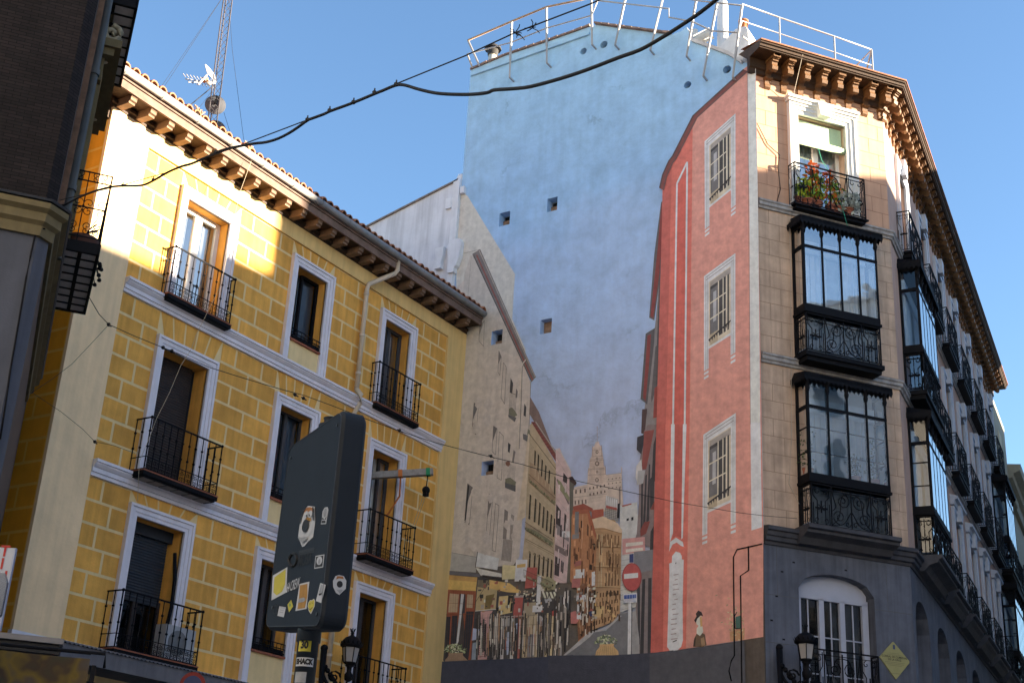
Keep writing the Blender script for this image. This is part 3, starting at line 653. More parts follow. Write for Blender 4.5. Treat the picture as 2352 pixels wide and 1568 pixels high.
for a, c in (((670, 150), (664, 310)), ((690, 175), (684, 330)), ((713, 205), (706, 350)), ((735, 240), (728, 370)), ((757, 270), (750, 400)), ((790, 310), (786, 420))):
    P_.px('h', [a, (a[0]+10, a[1]+12), (c[0]+9, c[1]+8), c], (62, 54, 42))
for i, x in enumerate((640, 672, 698, 722, 745, 768, 788)): P_.px('h', [(x, 420+i*24), (x+11, 430+i*24), (x+4, 575+i*18), (x-9, 570+i*18)], (58, 50, 40))
for i, x in enumerate((638, 668, 695, 722, 748, 770)): P_.px('h', [(x, 765+i*10), (x+9, 772+i*10), (x+3, 890+i*10), (x-8, 885+i*10)], (58, 50, 40))
for i, x in enumerate((634, 660, 686, 710, 735)): P_.px('h', [(x, 765+i*12), (x+13, 772+i*12), (x+12, 782+i*12), (x-1, 776+i*12)], (126, 110, 78))
P_.line('h', [(636, 330), (796, 470)], 7, (104, 84, 62)); P_.line('h', [(636, 318), (796, 440)], 3, (88, 72, 54))
P_.px('h', [(640, 225), (668, 240), (700, 300), (760, 360), (795, 430), (790, 470), (640, 340)], (150, 124, 92))
P_.px('h', [(620, 620), (680, 645), (785, 715), (782, 730), (690, 680), (620, 645)], (118, 116, 84))
# pink house, dark house beyond
P_.px('i', [(38, 150), (62, 140), (132, 290), (125, 700), (105, 960), (25, 960), (40, 400)], (176, 150, 146))
P_.line('i', [(40, 145), (70, 165), (132, 285)], 8, (168, 164, 158)); P_.line('i', [(46, 330), (118, 480)], 12, (104, 88, 84)); P_.px('i', [(50, 330), (70, 345), (122, 440), (120, 470), (60, 390)], (124, 122, 84))
for q in ([(42, 480), (70, 520), (66, 640), (38, 620)], [(92, 535), (104, 550), (98, 660), (86, 650)], [(35, 795), (64, 812), (58, 920), (30, 910)], [(80, 830), (88, 835), (84, 900), (76, 900)], [(86, 290), (110, 320), (106, 360), (82, 340)]): P_.px('i', q, (66, 58, 58))
P_.px('i', [(40, 600), (68, 620), (120, 690), (118, 710), (60, 670), (40, 665)], (120, 112, 112)); P_.px('i', [(36, 725), (108, 760), (104, 800), (34, 760)], (112, 96, 92))
P_.px('i', [(78, 645), (126, 645), (126, 682), (78, 682)], (188, 188, 186))
P_.px('i', [(122, 325), (140, 312), (166, 350), (150, 372), (140, 700), (125, 960), (105, 960), (125, 690)], (92, 88, 78)); P_.px('i', [(120, 318), (140, 312), (166, 352), (158, 368), (128, 345)], (70, 52, 48))
# spired tower block
TW = (176, 158, 142); TD = (112, 94, 84); LN = (104, 88, 78)
P_.px('i', [(146, 398), (155, 378), (230, 362), (232, 345), (345, 305), (440, 292), (442, 360), (450, 485), (300, 540), (146, 500)], TW)
P_.px('i', [(232, 345), (235, 285), (243, 262), (247, 212), (258, 190), (262, 140), (272, 132), (282, 105), (300, 100), (310, 128), (318, 130), (328, 200), (332, 250), (343, 262), (345, 310), (342, 380), (240, 380)], (182, 162, 146))
P_.px('i', [(438, 292), (436, 262), (439, 254), (443, 262), (443, 292)], TW)
for q in (((240, 262), (236, 290)), ((262, 128), (264, 190)), ((318, 122), (320, 190)), ((340, 245), (342, 300))): P_.line('i', q, 5, (150, 130, 116))
P_.line('i', [(292, 8), (292, 112)], 3, (150, 130, 128)); P_.line('i', [(287, 8), (288, 60)], 1.5, (150, 120, 118))
for z in range(5): P_.line('i', [(287, 14+z*18), (297, 20+z*18)], 1.5, (140, 120, 118))
for (cx_, cz_, r_) in ((291, 165, 9), (291, 235, 13), (290, 335, 11), (291, 205, 7), (291, 285, 7)):
    P_.px('i', [(cx_+r_*cos(t*pi/6), cz_+r_*1.2*sin(t*pi/6)) for t in range(12)], (92, 78, 70)); P_.px('i', [(cx_+r_*.6*cos(t*pi/6), cz_+r_*.75*sin(t*pi/6)) for t in range(12)], (170, 150, 134))
for y_, xa, xb in ((212, 247, 330), (205, 250, 328), (262, 243, 333), (268, 240, 336), (300, 236, 345), (150, 262, 320), (188, 258, 326)): P_.line('i', [(xa, y_+6), (xb, y_)], 2, LN)
for x_ in (252, 260, 268, 276, 306, 314, 322, 330): P_.line('i', [(x_, 215), (x_-4, 355)], 1.6, (122, 100, 88))
for i in range(14): P_.line('i', [(244, 222+i*10), (338, 214+i*10)], 1.3, (140, 118, 104))
for i in range(7): P_.line('i', [(262+i*9, 140), (262+i*9, 205)], 1.5, (124, 102, 92))
P_.grid('i', [(236, 370), (345, 350), (350, 420), (238, 445)], 5, 2, .34, .42, (84, 70, 62)); P_.grid('i', [(150, 385), (230, 372), (232, 420), (148, 432)], 3, 1, .34, .5, (84, 70, 62)); P_.grid('i', [(148, 450), (232, 440), (234, 490), (148, 495)], 4, 1, .34, .55, (84, 70, 62))
P_.grid('i', [(350, 320), (440, 305), (444, 390), (350, 400)], 4, 3, .26, .30, (92, 78, 70)); P_.line('i', [(348, 345), (446, 330)], 3, (140, 122, 108)); P_.line('i', [(147, 440), (350, 420)], 2, LN); P_.line('i', [(345, 305), (442, 292)], 3, (140, 122, 108)); P_.line('i', [(150, 392), (232, 376)], 2, LN)
for i in range(5): P_.line('i', [(148, 405+i*20), (350, 372+i*20)], 1.3, (146, 126, 112))
for i in range(6): P_.line('i', [(350, 318+i*15), (445, 303+i*15)], 1.3, (146, 126, 112))
# white block and red roofs
P_.px('i', [(430, 492), (500, 475), (535, 470), (545, 700), (540, 1100), (430, 1140)], (168, 168, 164)); P_.px('i', [(440, 490), (500, 476), (500, 484), (446, 498)], (150, 74, 54))
for i in range(14): P_.line('i', [(434, 735+i*30), (500, 728+i*29)], 2, (112, 112, 112))
P_.px('i', [(470, 570), (484, 566), (484, 580), (470, 584)], DK); P_.px('i', [(498, 562), (512, 558), (512, 578), (500, 582)], DK)
P_.px('i', [(345, 430), (420, 450), (418, 590), (335, 560)], (150, 146, 140))
for i, x in enumerate((350, 362, 374, 386, 398, 410)): P_.line('i', [(x, 430+i*5), (x+2, 485+i*5)], 6, (204, 202, 198))
for i in range(6): P_.line('i', [(340, 510+i*11), (418, 530+i*10)], 2.5, (84, 84, 84)); P_.line('i', [(342+i*13, 505), (340+i*13, 570)], 2.5, (100, 98, 96))
P_.px('i', [(348, 490), (414, 505), (414, 520), (348, 506)], (150, 72, 62)); P_.px('i', [(424, 380), (434, 372), (434, 480), (424, 490)], (120, 104, 96)); P_.px('i', [(418, 480), (432, 478), (428, 568), (414, 566)], (44, 42, 46))
P_.px('i', [(145, 495), (210, 478), (265, 508), (266, 530), (240, 520), (148, 520)], (140, 66, 48)); P_.px('i', [(258, 518), (330, 510), (332, 570), (290, 592), (258, 572)], (150, 70, 48))
# orange houses
ORN = (160, 104, 56); TAN = (162, 124, 78)
P_.px('i', [(255, 592), (300, 566), (400, 580), (445, 640), (440, 790), (432, 1180), (258, 1250), (276, 980), (270, 700)], TAN)
P_.px('i', [(262, 575), (330, 556), (420, 600), (446, 645), (440, 660), (330, 625), (276, 630)], (186, 158, 124)); P_.line('i', [(276, 632), (345, 634), (444, 662)], 5, (128, 96, 60))
P_.px('i', [(145, 540), (245, 520), (290, 680), (284, 1010), (262, 1250), (180, 1320), (170, 990), (130, 950), (140, 560)], ORN)
P_.px('i', [(145, 520), (240, 515), (262, 570), (290, 672), (284, 690), (246, 600), (235, 540), (146, 545)], (150, 78, 44))
P_.px('i', [(160, 530), (184, 528), (182, 660), (158, 664)], (106, 104, 104)); P_.px('i', [(144, 668), (194, 660), (192, 690), (142, 696)], (112, 110, 110)); P_.line('i', [(208, 545), (204, 700), (190, 840)], 4, (190, 140, 96))
for q in ([(250, 680), (285, 730), (282, 765), (248, 740)], [(246, 845), (280, 860), (278, 886), (246, 880)]): P_.px('i', q, (62, 48, 40))
for q in ([(234, 600), (244, 620), (242, 680), (232, 670)], [(232, 765), (246, 770), (244, 820), (232, 815)]): P_.px('i', q, (92, 62, 40))
P_.grid('i', [(350, 650), (436, 665), (434, 745), (350, 740)], 4, 1, .34, .7, (110, 78, 46)); P_.grid('i', [(345, 770), (436, 775), (434, 860), (345, 865)], 5, 1, .34, .75, (104, 74, 44)); P_.grid('i', [(340, 890), (434, 895), (432, 985), (336, 990)], 5, 1, .4, .8, (92, 66, 40))
for i in range(5): P_.line('i', [(340, 865+i*3), (434, 862+i*3)], 1.5, (140, 104, 60))
for xa in (312, 326): P_.line('i', [(xa-2, 665), (xa-8, 990)], 2.5, (214, 182, 140))
P_.grid('i', [(272, 1010), (430, 1000), (428, 1180), (262, 1240)], 9, 4, .45, .5, (92, 64, 38)); P_.grid('i', [(345, 1000), (430, 1000), (430, 1040), (345, 1050)], 4, 1, .5, .7, (74, 54, 36))
P_.px('i', [(205, 960), (280, 980), (258, 1245), (180, 1310), (178, 1000)], (120, 76, 46)); P_.grid('i', [(200, 980), (276, 990), (256, 1240), (186, 1300)], 5, 4, .4, .6, (62, 48, 40))
P_.px('i', [(282, 1108), (338, 1104), (332, 1168), (272, 1172)], (176, 146, 84)); P_.px('i', [(340, 1105), (362, 1105), (408, 1165), (392, 1172)], (184, 150, 84)); P_.px('i', [(262, 1090), (290, 1085), (288, 1130), (262, 1132)], (186, 148, 40)); P_.px('i', [(244, 1136), (268, 1130), (284, 1150), (252, 1168)], (52, 60, 96))
# street
P_.px('i', [(430, 1148), (545, 1130), (560, 1400), (105, 1400), (170, 1330), (260, 1262), (350, 1250)], (104, 104, 106))
P_.px('i', [(105, 1400), (195, 1335), (250, 1290), (275, 1262), (350, 1248), (446, 1160), (430, 1158), (345, 1240), (250, 1256), (180, 1318), (90, 1400)], (150, 148, 146))
# shop fronts on the left
P_.px('w', [(140, 430), (500, 440), (960, 640), (1420, 720), (1425, 1350), (60, 1400)], (70, 66, 64))
P_.px('w', [(165, 165), (445, 215), (440, 395), (145, 375)], (150, 146, 138)); P_.line('w', [(165, 168), (445, 218)], 6, (110, 106, 100))
P_.px('w', [(145, 378), (495, 415), (490, 448), (140, 420)], (92, 90, 94))
P_.px('w', [(140, 425), (462, 452), (445, 608), (125, 590)], (196, 150, 38)); P_.px('w', [(140, 425), (462, 452), (458, 505), (134, 480)], (170, 126, 40))
P_.px('w', [(125, 592), (450, 610), (385, 1390), (345, 1390), (300, 860), (265, 870), (150, 1390), (100, 1390)], (140, 70, 34))
P_.px('w', [(150, 635), (252, 645), (236, 850), (130, 850)], (164, 140, 106)); P_.px('w', [(350, 645), (415, 650), (408, 800), (338, 800)], (160, 136, 104)); P_.px('w', [(262, 640), (330, 645), (320, 860), (255, 870)], (60, 60, 66)); P_.px('w', [(280, 640), (312, 645), (250, 1180), (215, 1260), (235, 1100)], (176, 182, 206))
for q in ([(115, 900), (160, 900), (130, 1380), (96, 1380)], [(175, 890), (240, 885), (210, 1390), (150, 1390)], [(335, 840), (425, 840), (360, 1390), (290, 1390)]): P_.px('w', q, (50, 50, 56))
P_.px('w', [(470, 480), (690, 590), (670, 820), (440, 830)], (166, 144, 92)); P_.px('w', [(560, 660), (660, 640), (610, 810), (545, 815)], (112, 92, 40)); P_.px('w', [(470, 480), (610, 490), (560, 580), (465, 560)], (110, 98, 74)); P_.line('w', [(595, 490), (440, 740)], 7, (60, 56, 52)); P_.line('w', [(438, 835), (675, 815)], 9, (196, 188, 168))
P_.px('w', [(600, 480), (830, 520), (960, 610), (955, 632), (800, 620), (600, 580)], (188, 150, 58))
P_.px('w', [(455, 165), (710, 235), (690, 370), (440, 330)], (178, 178, 174)); P_.line('w', [(465, 160), (440, 340)], 12, (56, 54, 54)); P_.px('w', [(445, 345), (740, 410), (740, 450), (500, 430)], (186, 178, 166)); P_.px('w', [(520, 425), (748, 455), (744, 490), (520, 450)], (58, 52, 50))
P_.px('w', [(750, 310), (930, 322), (920, 470), (745, 480)], (196, 168, 112)); P_.px('w', [(905, 250), (1035, 252), (1020, 495), (888, 500)], (186, 188, 202)); P_.px('w', [(915, 310), (1015, 295), (1012, 335), (915, 345)], (200, 148, 54)); P_.px('w', [(1030, 340), (1148, 340), (1130, 570), (1005, 580)], (162, 74, 62))
P_.px('w', [(710, 670), (870, 655), (860, 850), (690, 890)], (190, 160, 90)); P_.px('w', [(815, 660), (870, 660), (860, 840), (835, 845), (850, 700), (800, 830)], (50, 48, 44)); P_.px('w', [(885, 680), (985, 665), (968, 895), (868, 915)], (160, 72, 62)); P_.px('w', [(885, 655), (992, 655), (988, 680), (885, 685)], (150, 138, 128))
P_.line('w', [(690, 905), (985, 890)], 9, (180, 172, 160))
P_.px('w', [(500, 840), (640, 830), (600, 900), (570, 1385), (465, 1390), (500, 1000)], (178, 132, 126))
for i in range(18): P_.line('w', [(505-i*1.5, 950+i*24), (560-i*1.5, 942+i*24)], 6, (84, 70, 68))
for x, c_ in ((435, (60, 58, 62)), (620, (56, 54, 56)), (665, (140, 128, 118)), (695, (60, 58, 58)), (740, (180, 176, 172)), (785, (70, 68, 70)), (850, (190, 184, 172)), (905, (62, 60, 62)), (935, (150, 66, 52)), (960, (60, 58, 56))):
    P_.px('w', [(x, 920), (x+26, 918), (x+18, 1385), (x-18, 1388)], c_)
P_.px('w', [(415, 1030), (485, 1045), (470, 1160), (400, 1170)], (150, 160, 190)); P_.px('w', [(410, 1200), (455, 1190), (445, 1390), (395, 1390)], (120, 134, 150)); P_.px('w', [(790, 1080), (850, 1065), (815, 1330), (795, 1335)], (150, 162, 190)); P_.px('w', [(780, 930), (860, 900), (855, 1005), (775, 1015)], (140, 138, 136)); P_.px('w', [(900, 980), (920, 970), (912, 1095), (900, 1100)], (150, 160, 186))
P_.px('w', [(1000, 900), (1150, 870), (1140, 1360), (970, 1365)], (168, 148, 110)); P_.px('w', [(1040, 1130), (1075, 1100), (1120, 1100), (1110, 1360), (1030, 1362)], (110, 106, 110)); P_.px('w', [(1000, 745), (1130, 735), (1120, 890), (985, 900)], (150, 134, 104))
for x in (990, 1015, 1085, 1125): P_.line('w', [(x+18, 900), (x-8, 1362)], 5, (96, 84, 66))
for x, c_ in ((1165, (60, 58, 58)), (1205, (72, 68, 66)), (1240, (176, 158, 108)), (1275, (66, 62, 58)), (1300, (184, 166, 116)), (1325, (70, 66, 64)), (1345, (196, 172, 158)), (1390, (80, 76, 76)), (1410, (150, 140, 134))): P_.px('w', [(x+15, 860), (x+34, 858), (x+12, 1355), (x-12, 1358)], c_)
P_.px('w', [(1150, 435), (1192, 432), (1180, 765), (1130, 770)], (200, 190, 174)); P_.px('w', [(1095, 775), (1205, 768), (1205, 845), (1090, 850)], (206, 196, 178)); P_.px('w', [(1170, 890), (1200, 900), (1220, 945), (1205, 1000), (1175, 1015)], (150, 150, 152))
P_.px('w', [(1200, 480), (1270, 440), (1360, 500), (1350, 590), (1200, 610)], (136, 130, 92)); P_.px('w', [(1225, 700), (1300, 690), (1315, 720), (1240, 745)], (150, 150, 154)); P_.px('w', [(1315, 830), (1362, 828), (1362, 890), (1315, 892)], (176, 66, 52))
for i in range(4): P_.px('w', [(1200+i*42, 620), (1222+i*42, 618), (1250+i*42, 690), (1225+i*42, 690)], (206, 190, 150))
for i in range(16): P_.px('w', [(985+rnd.random()*150, 600+rnd.random()*120)]+[(0, 0)]*0+[(0, 0)]*0, DK) if False else None
for i in range(22):
    x, y = 985+rnd.random()*140, 600+rnd.random()*120; P_.px('w', [(x, y), (x+22, y-4), (x+18, y+16), (x-4, y+14)], rnd.choice([(170, 150, 120), (60, 50, 44), (130, 96, 66), (196, 180, 150)]))
for i in range(16):
    x, y = 1335+rnd.random()*90, 640+rnd.random()*330; P_.px('w', [(x, y), (x+14, y-6), (x+10, y+26), (x-2, y+22)], rnd.choice([(196, 192, 186), (56, 54, 54), (150, 140, 132)]))
P_.px('i', [(70, 1035), (130, 1030), (115, 1160), (60, 1190)], (86, 84, 82)); P_.px('i', [(82, 1050), (125, 1040), (118, 1130), (84, 1150)], (178, 174, 170)); P_.px('i', [(135, 1140), (165, 1130), (190, 1180), (170, 1208), (136, 1208)], (176, 98, 88)); P_.px('i', [(175, 1092), (205, 1088), (200, 1185), (172, 1180)], (176, 182, 210))
for q, c_ in (([(154, 880), (218, 876), (216, 930), (152, 934)], (186, 182, 176)), ([(170, 1036), (228, 1032), (228, 1066), (168, 1070)], (190, 186, 178)), ([(248, 1048), (284, 1044), (284, 1080), (248, 1084)], (184, 180, 174)), ([(262, 895), (284, 890), (282, 975), (262, 980)], (196, 190, 180)), ([(152, 835), (200, 825), (204, 850), (160, 864)], (150, 84, 74)), ([(142, 938), (194, 935), (190, 988), (140, 990)], (158, 90, 84))): P_.px('i', q, c_)
# the crowded detail of shopfronts, rails, blinds and ledges
def strips(k, n, x0, x1, y0, y1, w0, w1, h0, h1, cols, lean=-.03):
    for _ in range(n):
        t = rnd.random(); x = x0+(x1-x0)*t; wd = (w0+(w1-w0)*t)*rnd.uniform(.6, 1.4); hh = rnd.uniform(h0, h1); y = rnd.uniform(y0, max(y0+1, y1-hh))
        P_.px(k, [(x, y), (x+wd, y-wd*.1), (x+wd+lean*hh, y+hh), (x+lean*hh, y+hh)], rnd.choice(cols))
DKS = [(44, 42, 44), (58, 54, 52), (70, 64, 60), (84, 76, 68)]; LTS = [(176, 168, 156), (150, 140, 126), (190, 180, 160), (128, 116, 104)]; WRM = [(150, 110, 70), (168, 132, 84), (120, 84, 60), (150, 76, 62)]
strips('w', 60, 450, 1400, 860, 1365, 16, 8, 150, 440, DKS+LTS[:2]+WRM[:1]); strips('w', 70, 450, 1400, 860, 1340, 9, 5, 40, 150, LTS+WRM+DKS); strips('w', 70, 460, 1400, 470, 880, 30, 14, 12, 46, LTS+WRM+DKS); strips('w', 40, 460, 1400, 1150, 1370, 12, 8, 20, 120, DKS)
for x in range(470, 1400, 58): P_.line('w', [(x, 870), (x-24, 1370)], 3.5, rnd.choice(DKS)); P_.line('w', [(x+14, 880), (x-8, 1365)], 3, rnd.choice(LTS))
for y in (905, 1010, 1140, 1250): P_.line('w', [(440, y+15), (900, y-5), (1400, y-35)], 3, rnd.choice(DKS[1:]))
for i in range(12): x = 140+i*26; P_.line('w', [(x, 610), (x-22, 1385)], 2.5, (104, 54, 30))
P_.line('w', [(120, 745), (440, 760)], 4, (104, 54, 30)); P_.line('w', [(112, 880), (430, 870)], 5, (104, 54, 30))
# rails and ledges of the ochre house
for (xa, ya, xb, yb, n) in ((636, 300, 800, 445, 26), (612, 590, 785, 700, 26), (606, 880, 786, 960, 22)):
    for i in range(n): t = i/n; x, y = xa+(xb-xa)*t, ya+(yb-ya)*t; P_.line('h', [(x, y-4), (x-3, y+44)], 1.6, (88, 72, 56))
    for d in (0, 44): P_.line('h', [(xa, ya+d), (xb-3, yb+d)], 2.6, (80, 66, 50))
    for i in range(22): t = rnd.random(); x, y = xa+(xb-xa)*t, ya+(yb-ya)*t+36; P_.px('h', [(x, y), (x+7, y-6), (x+9, y+5), (x+2, y+8)], rnd.choice([(104, 108, 74), (126, 124, 84), (86, 90, 62)]))
for i in range(9): P_.line('h', [(640-i*3, 110+i*85), (812-i*3, 305+i*78)], 1.4, (140, 120, 88))
for i, x in enumerate((640, 672, 698, 722, 745, 768, 788)): P_.line('h', [(x-2, 414+i*24), (x+13, 424+i*24), (x+6, 580+i*18)], 2, (192, 170, 128))
for a, c in (((670, 150), (664, 310)), ((690, 175), (684, 330)), ((713, 205), (706, 350)), ((735, 240), (728, 370)), ((757, 270), (750, 400)), ((790, 310), (786, 420))): P_.line('h', [(a[0]-2, a[1]-4), (a[0]+12, a[1]+9), (c[0]+11, c[1]+5)], 2, (190, 168, 128))
strips('i', 14, 40, 118, 330, 930, 8, 6, 30, 90, [(70, 60, 60), (96, 80, 78), (190, 166, 160)], -.05)
for i in range(10): P_.line('i', [(44-i*1.5, 200+i*80), (126-i*2, 330+i*70)], 1.5, (140, 112, 110))
# orange houses: mouldings, shutters, rails
for i in range(12): P_.line('i', [(272, 650+i*28), (440, 668+i*26)], 1.4, (140, 102, 58))
for y in (745, 868, 990): P_.line('i', [(276, y-4), (438, y+2)], 4, (124, 90, 52)); P_.line('i', [(276, y-10), (438, y-4)], 2, (200, 164, 112))
strips('i', 46, 282, 430, 660, 1000, 7, 6, 20, 60, [(104, 72, 42), (128, 92, 54), (190, 150, 96), (86, 60, 38)], -.02); strips('i', 40, 265, 430, 1000, 1230, 8, 7, 16, 50, [(74, 54, 36), (104, 76, 46), (176, 136, 82), (58, 46, 36)], -.02)
strips('i', 34, 148, 284, 560, 1000, 9, 8, 24, 70, [(112, 70, 38), (136, 88, 46), (84, 56, 38), (186, 128, 76)], -.03); strips('i', 50, 185, 278, 985, 1290, 8, 8, 20, 70, [(58, 46, 38), (92, 66, 44), (150, 104, 62), (180, 170, 150)], -.03)
strips('i', 40, 30, 130, 990, 1380, 9, 8, 40, 180, DKS+LTS[:2], -.03)
for i in range(26): x, y = 150+rnd.random()*130, 960+rnd.random()*220; P_.px('i', [(x, y), (x+16, y-3), (x+15, y+12), (x-1, y+13)], rnd.choice(LTS+WRM))
# stains and old patching on the beige front
for _ in range(26):
    cx_, cy_ = rnd.uniform(180, 560), rnd.uniform(-150, 780); rr_ = rnd.uniform(10, 34); P_.px('h', [(cx_+rr_*rnd.uniform(.5, 1.1)*cos(t*pi/5), cy_+rr_*rnd.uniform(.7, 1.6)*sin(t*pi/5)) for t in range(10)], rnd.choice([(166, 154, 141), (176, 164, 150), (168, 157, 146)]))
# right side: dark receding houses
GY = (112, 104, 102); RE = (128, 56, 50)
P_.px('7', [(1330, 300), (1342, 5), (1345, 1568), (1205, 1568), (1222, 1300), (1285, 800), (1292, 745)], (122, 116, 114))
P_.px('7', [(1325, 15), (1340, 0), (1338, 330), (1282, 755), (1250, 738), (1282, 340)], (88, 84, 84)); P_.px('7', [(1328, 20), (1338, 10), (1332, 330), (1276, 740), (1258, 730), (1300, 340)], RE)
P_.px('7', [(1228, 838), (1285, 803), (1282, 885), (1238, 1282), (1196, 1248)], (84, 80, 80)); P_.px('7', [(1240, 850), (1262, 840), (1252, 1000), (1228, 1260), (1212, 1240)], RE)
P_.px('7', [(1206, 1312), (1238, 1308), (1222, 1468), (1200, 1462)], (80, 62, 60)); P_.px('7', [(1180, 1485), (1215, 1478), (1212, 1570), (1176, 1560)], (66, 64, 66))
P_.px('7', [(1318, 380), (1332, 330), (1312, 900), (1296, 1000)], (82, 80, 82)); P_.px('7', [(1290, 920), (1310, 900), (1302, 1160), (1266, 1270), (1262, 1240)], (88, 84, 84)); P_.px('7', [(1284, 1180), (1310, 1160), (1306, 1360), (1276, 1368)], (140, 62, 54)); P_.px('7', [(1256, 1440), (1284, 1440), (1270, 1568), (1238, 1568)], (140, 62, 54))
P_.px('i', [(576, 40), (600, 0), (656, 0), (650, 760), (520, 700), (532, 660), (545, 480), (548, 230)], (120, 104, 102))
P_.px('i', [(535, 75), (575, 60), (575, 110), (560, 180), (532, 152)], (62, 60, 64)); P_.px('i', [(578, 40), (638, 30), (590, 270), (562, 272)], (134, 66, 58)); P_.px('i', [(530, 250), (560, 208), (566, 275), (540, 360), (525, 320)], (176, 172, 168)); P_.px('i', [(540, 280), (585, 275), (570, 360), (534, 364)], (150, 148, 146))
for q in ([(634, 120), (652, 60), (648, 330), (620, 380)], [(606, 240), (614, 240), (608, 580), (590, 600)], [(585, 310), (595, 300), (585, 600), (570, 610)], [(612, 330), (640, 300), (636, 470), (614, 515)], [(616, 650), (642, 600), (638, 760), (612, 760)], [(560, 360), (572, 355), (568, 650), (556, 650)]): P_.px('i', q, (64, 62, 64))
P_.px('i', [(616, 515), (650, 440), (650, 515)], (126, 62, 54)); P_.px('i', [(554, 640), (580, 590), (614, 585), (590, 660), (556, 680)], (126, 60, 52))
P_.px('i', [(445, 692), (582, 680), (584, 765), (445, 790)], (178, 122, 116)); P_.px('i', [(466, 718), (570, 708), (570, 728), (466, 740)], (204, 172, 158)); P_.px('i', [(466, 756), (570, 744), (570, 762), (466, 776)], (204, 172, 158))
P_.px('i', [(515, 772), (645, 755), (642, 885), (540, 905), (515, 850)], (112, 112, 116)); P_.px('i', [(488, 786), (513, 782), (513, 836), (488, 836)], (56, 64, 110))
P_.px('i', [(540, 905), (642, 880), (628, 1392), (552, 1392), (530, 1130)], (116, 104, 102)); P_.px('i', [(570, 940), (588, 936), (578, 1390), (556, 1390)], (56, 54, 56)); P_.px('i', [(606, 932), (626, 930), (622, 1390), (602, 1390)], (60, 58, 60)); P_.px('i', [(538, 980), (556, 975), (556, 1340), (546, 1310)], (58, 58, 60))
P_.px('i', [(510, 1140), (530, 1130), (552, 1300), (552, 1392), (505, 1392)], (136, 134, 132))
P_.px('i', [(485, 1080), (510, 1076), (500, 1395), (480, 1395)], (190, 192, 200)); P_.line('i', [(507, 1010), (504, 1395)], 5, (60, 64, 72))
P_.px('i', [(507+60*cos(t*pi/12), 926+86*sin(t*pi/12)) for t in range(24)], (140, 58, 56)); P_.px('i', [(507+54*cos(t*pi/12), 926+80*sin(t*pi/12)) for t in range(24)], (168, 64, 60)); P_.px('i', [(460, 908), (545, 900), (545, 930), (460, 938)], (206, 200, 194))
P_.px('i', [(456, 1028), (538, 1022), (538, 1080), (456, 1084)], (190, 196, 214)); P_.px('i', [(460, 1036), (534, 1030), (534, 1054), (460, 1060)], (58, 84, 150))
for i in range(4): P_.line('i', [(478+i*16, 1034), (478+i*16, 1058)], 2, (200, 206, 220))
for i in range(3): P_.line('i', [(464, 1066+i*6), (530, 1061+i*6)], 2.2, (86, 104, 160))
# urn in the street, pots
def urn(k, cx_, cy_, s_, pot, leaf, n):
    P_.px(k, [(cx_-60*s_, cy_+40*s_), (cx_-66*s_, cy_+70*s_), (cx_+78*s_, cy_+70*s_), (cx_+74*s_, cy_+40*s_), (cx_+45*s_, cy_+10*s_), (cx_+50*s_, cy_-5*s_), (cx_-40*s_, cy_-2*s_), (cx_-38*s_, cy_+12*s_)], pot)
    for i in range(9): P_.line(k, [(cx_-40*s_+i*11*s_, cy_+8*s_), (cx_-55*s_+i*14*s_, cy_+66*s_)], 2, tuple(int(v*.8) for v in pot))
    for i in range(n):
        a, r_ = rnd.uniform(pi*1.0, pi*2.0), rnd.random()**.5; x, y = cx_+70*s_*r_*cos(a), cy_-4*s_+52*s_*r_*sin(a); q = rnd.uniform(4, 8)*s_*1.4; t = rnd.random()*3
        P_.px(k, [(x+q*cos(t), y+q*sin(t)), (x-q*.4*sin(t), y+q*.4*cos(t)), (x-q*cos(t), y-q*sin(t)), (x+q*.4*sin(t), y-q*.4*cos(t))], rnd.choice(leaf))
G1 = [(108, 126, 76), (160, 170, 120), (76, 92, 60), (186, 190, 150)]
# red facade on the right
PK = (204, 120, 100)
pink = [('l', 918, 258), ('l', 830, 320), ('l', 480, 640), ('l', 335, 925), ('l', 312, 955), ('l', 270, 1050), ('l', 248, 1145), ('l', 270, 1158), ('l', 262, 1568), ('j', 200, 0), ('j', 165, 1395), ('j', 380, 1362), ('j', 735, 1308), ('j', 850, 1290), ('j', 850, 600)]
P_.poly([L(MF, *p) for p in pink], PK)
RED = (174, 74, 58)
P_.px('l', [(480, 700), (420, 790), (335, 975), (275, 1100), (229, 2787), (460, 2787)], (198, 88, 66)); P_.px('j', [(200, 0), (258, 0), (246, 1380), (165, 1392)], RED); P_.px('l', [(272, 1165), (335, 985), (295, 2787), (229, 2787)], (178, 80, 64))
P_.px('j', [(255, 0), (402, 0), (380, 1362), (240, 1382)], (198, 90, 68)); P_.px('j', [(310, 0), (362, 0), (355, 690), (320, 680), (303, 690)], RED)
P_.px('l', [(372, 1120), (395, 1080), (432, 1000), (418, 2787), (355, 2787)], (190, 76, 56))
P_.px('h', [(0, 0), (1, 0), (0, 1)], PK) if False else None
EV = (84, 64, 62)
for a, c in zip(pink[1:7], pink[2:7]):
    pa, pc = L(MF, *a), L(MF, *c); P_.poly([pa, pc, (pc[0]+.13, pc[1]-.10), (pa[0]+.13, pa[1]-.10)], (118, 62, 54)); P_.poly([pa, pc, (pc[0]+.035, pc[1]-.03), (pa[0]+.035, pa[1]-.03)], EV)
    P_.poly([(pa[0]+.10, pa[1]-.08), (pc[0]+.10, pc[1]-.08), (pc[0]+.13, pc[1]-.105), (pa[0]+.13, pa[1]-.105)], (96, 72, 68))
P_.px('l', [(862, 318), (918, 258), (938, 1420), (952, 2787), (884, 2787), (875, 1300)], (184, 180, 172)); P_.px('j', [(772, -10), (832, -10), (842, 625), (778, 645)], (198, 190, 176))
P_.line('l', [(862, 330), (884, 2787)], 3, (120, 100, 92))
WH = (190, 184, 178)
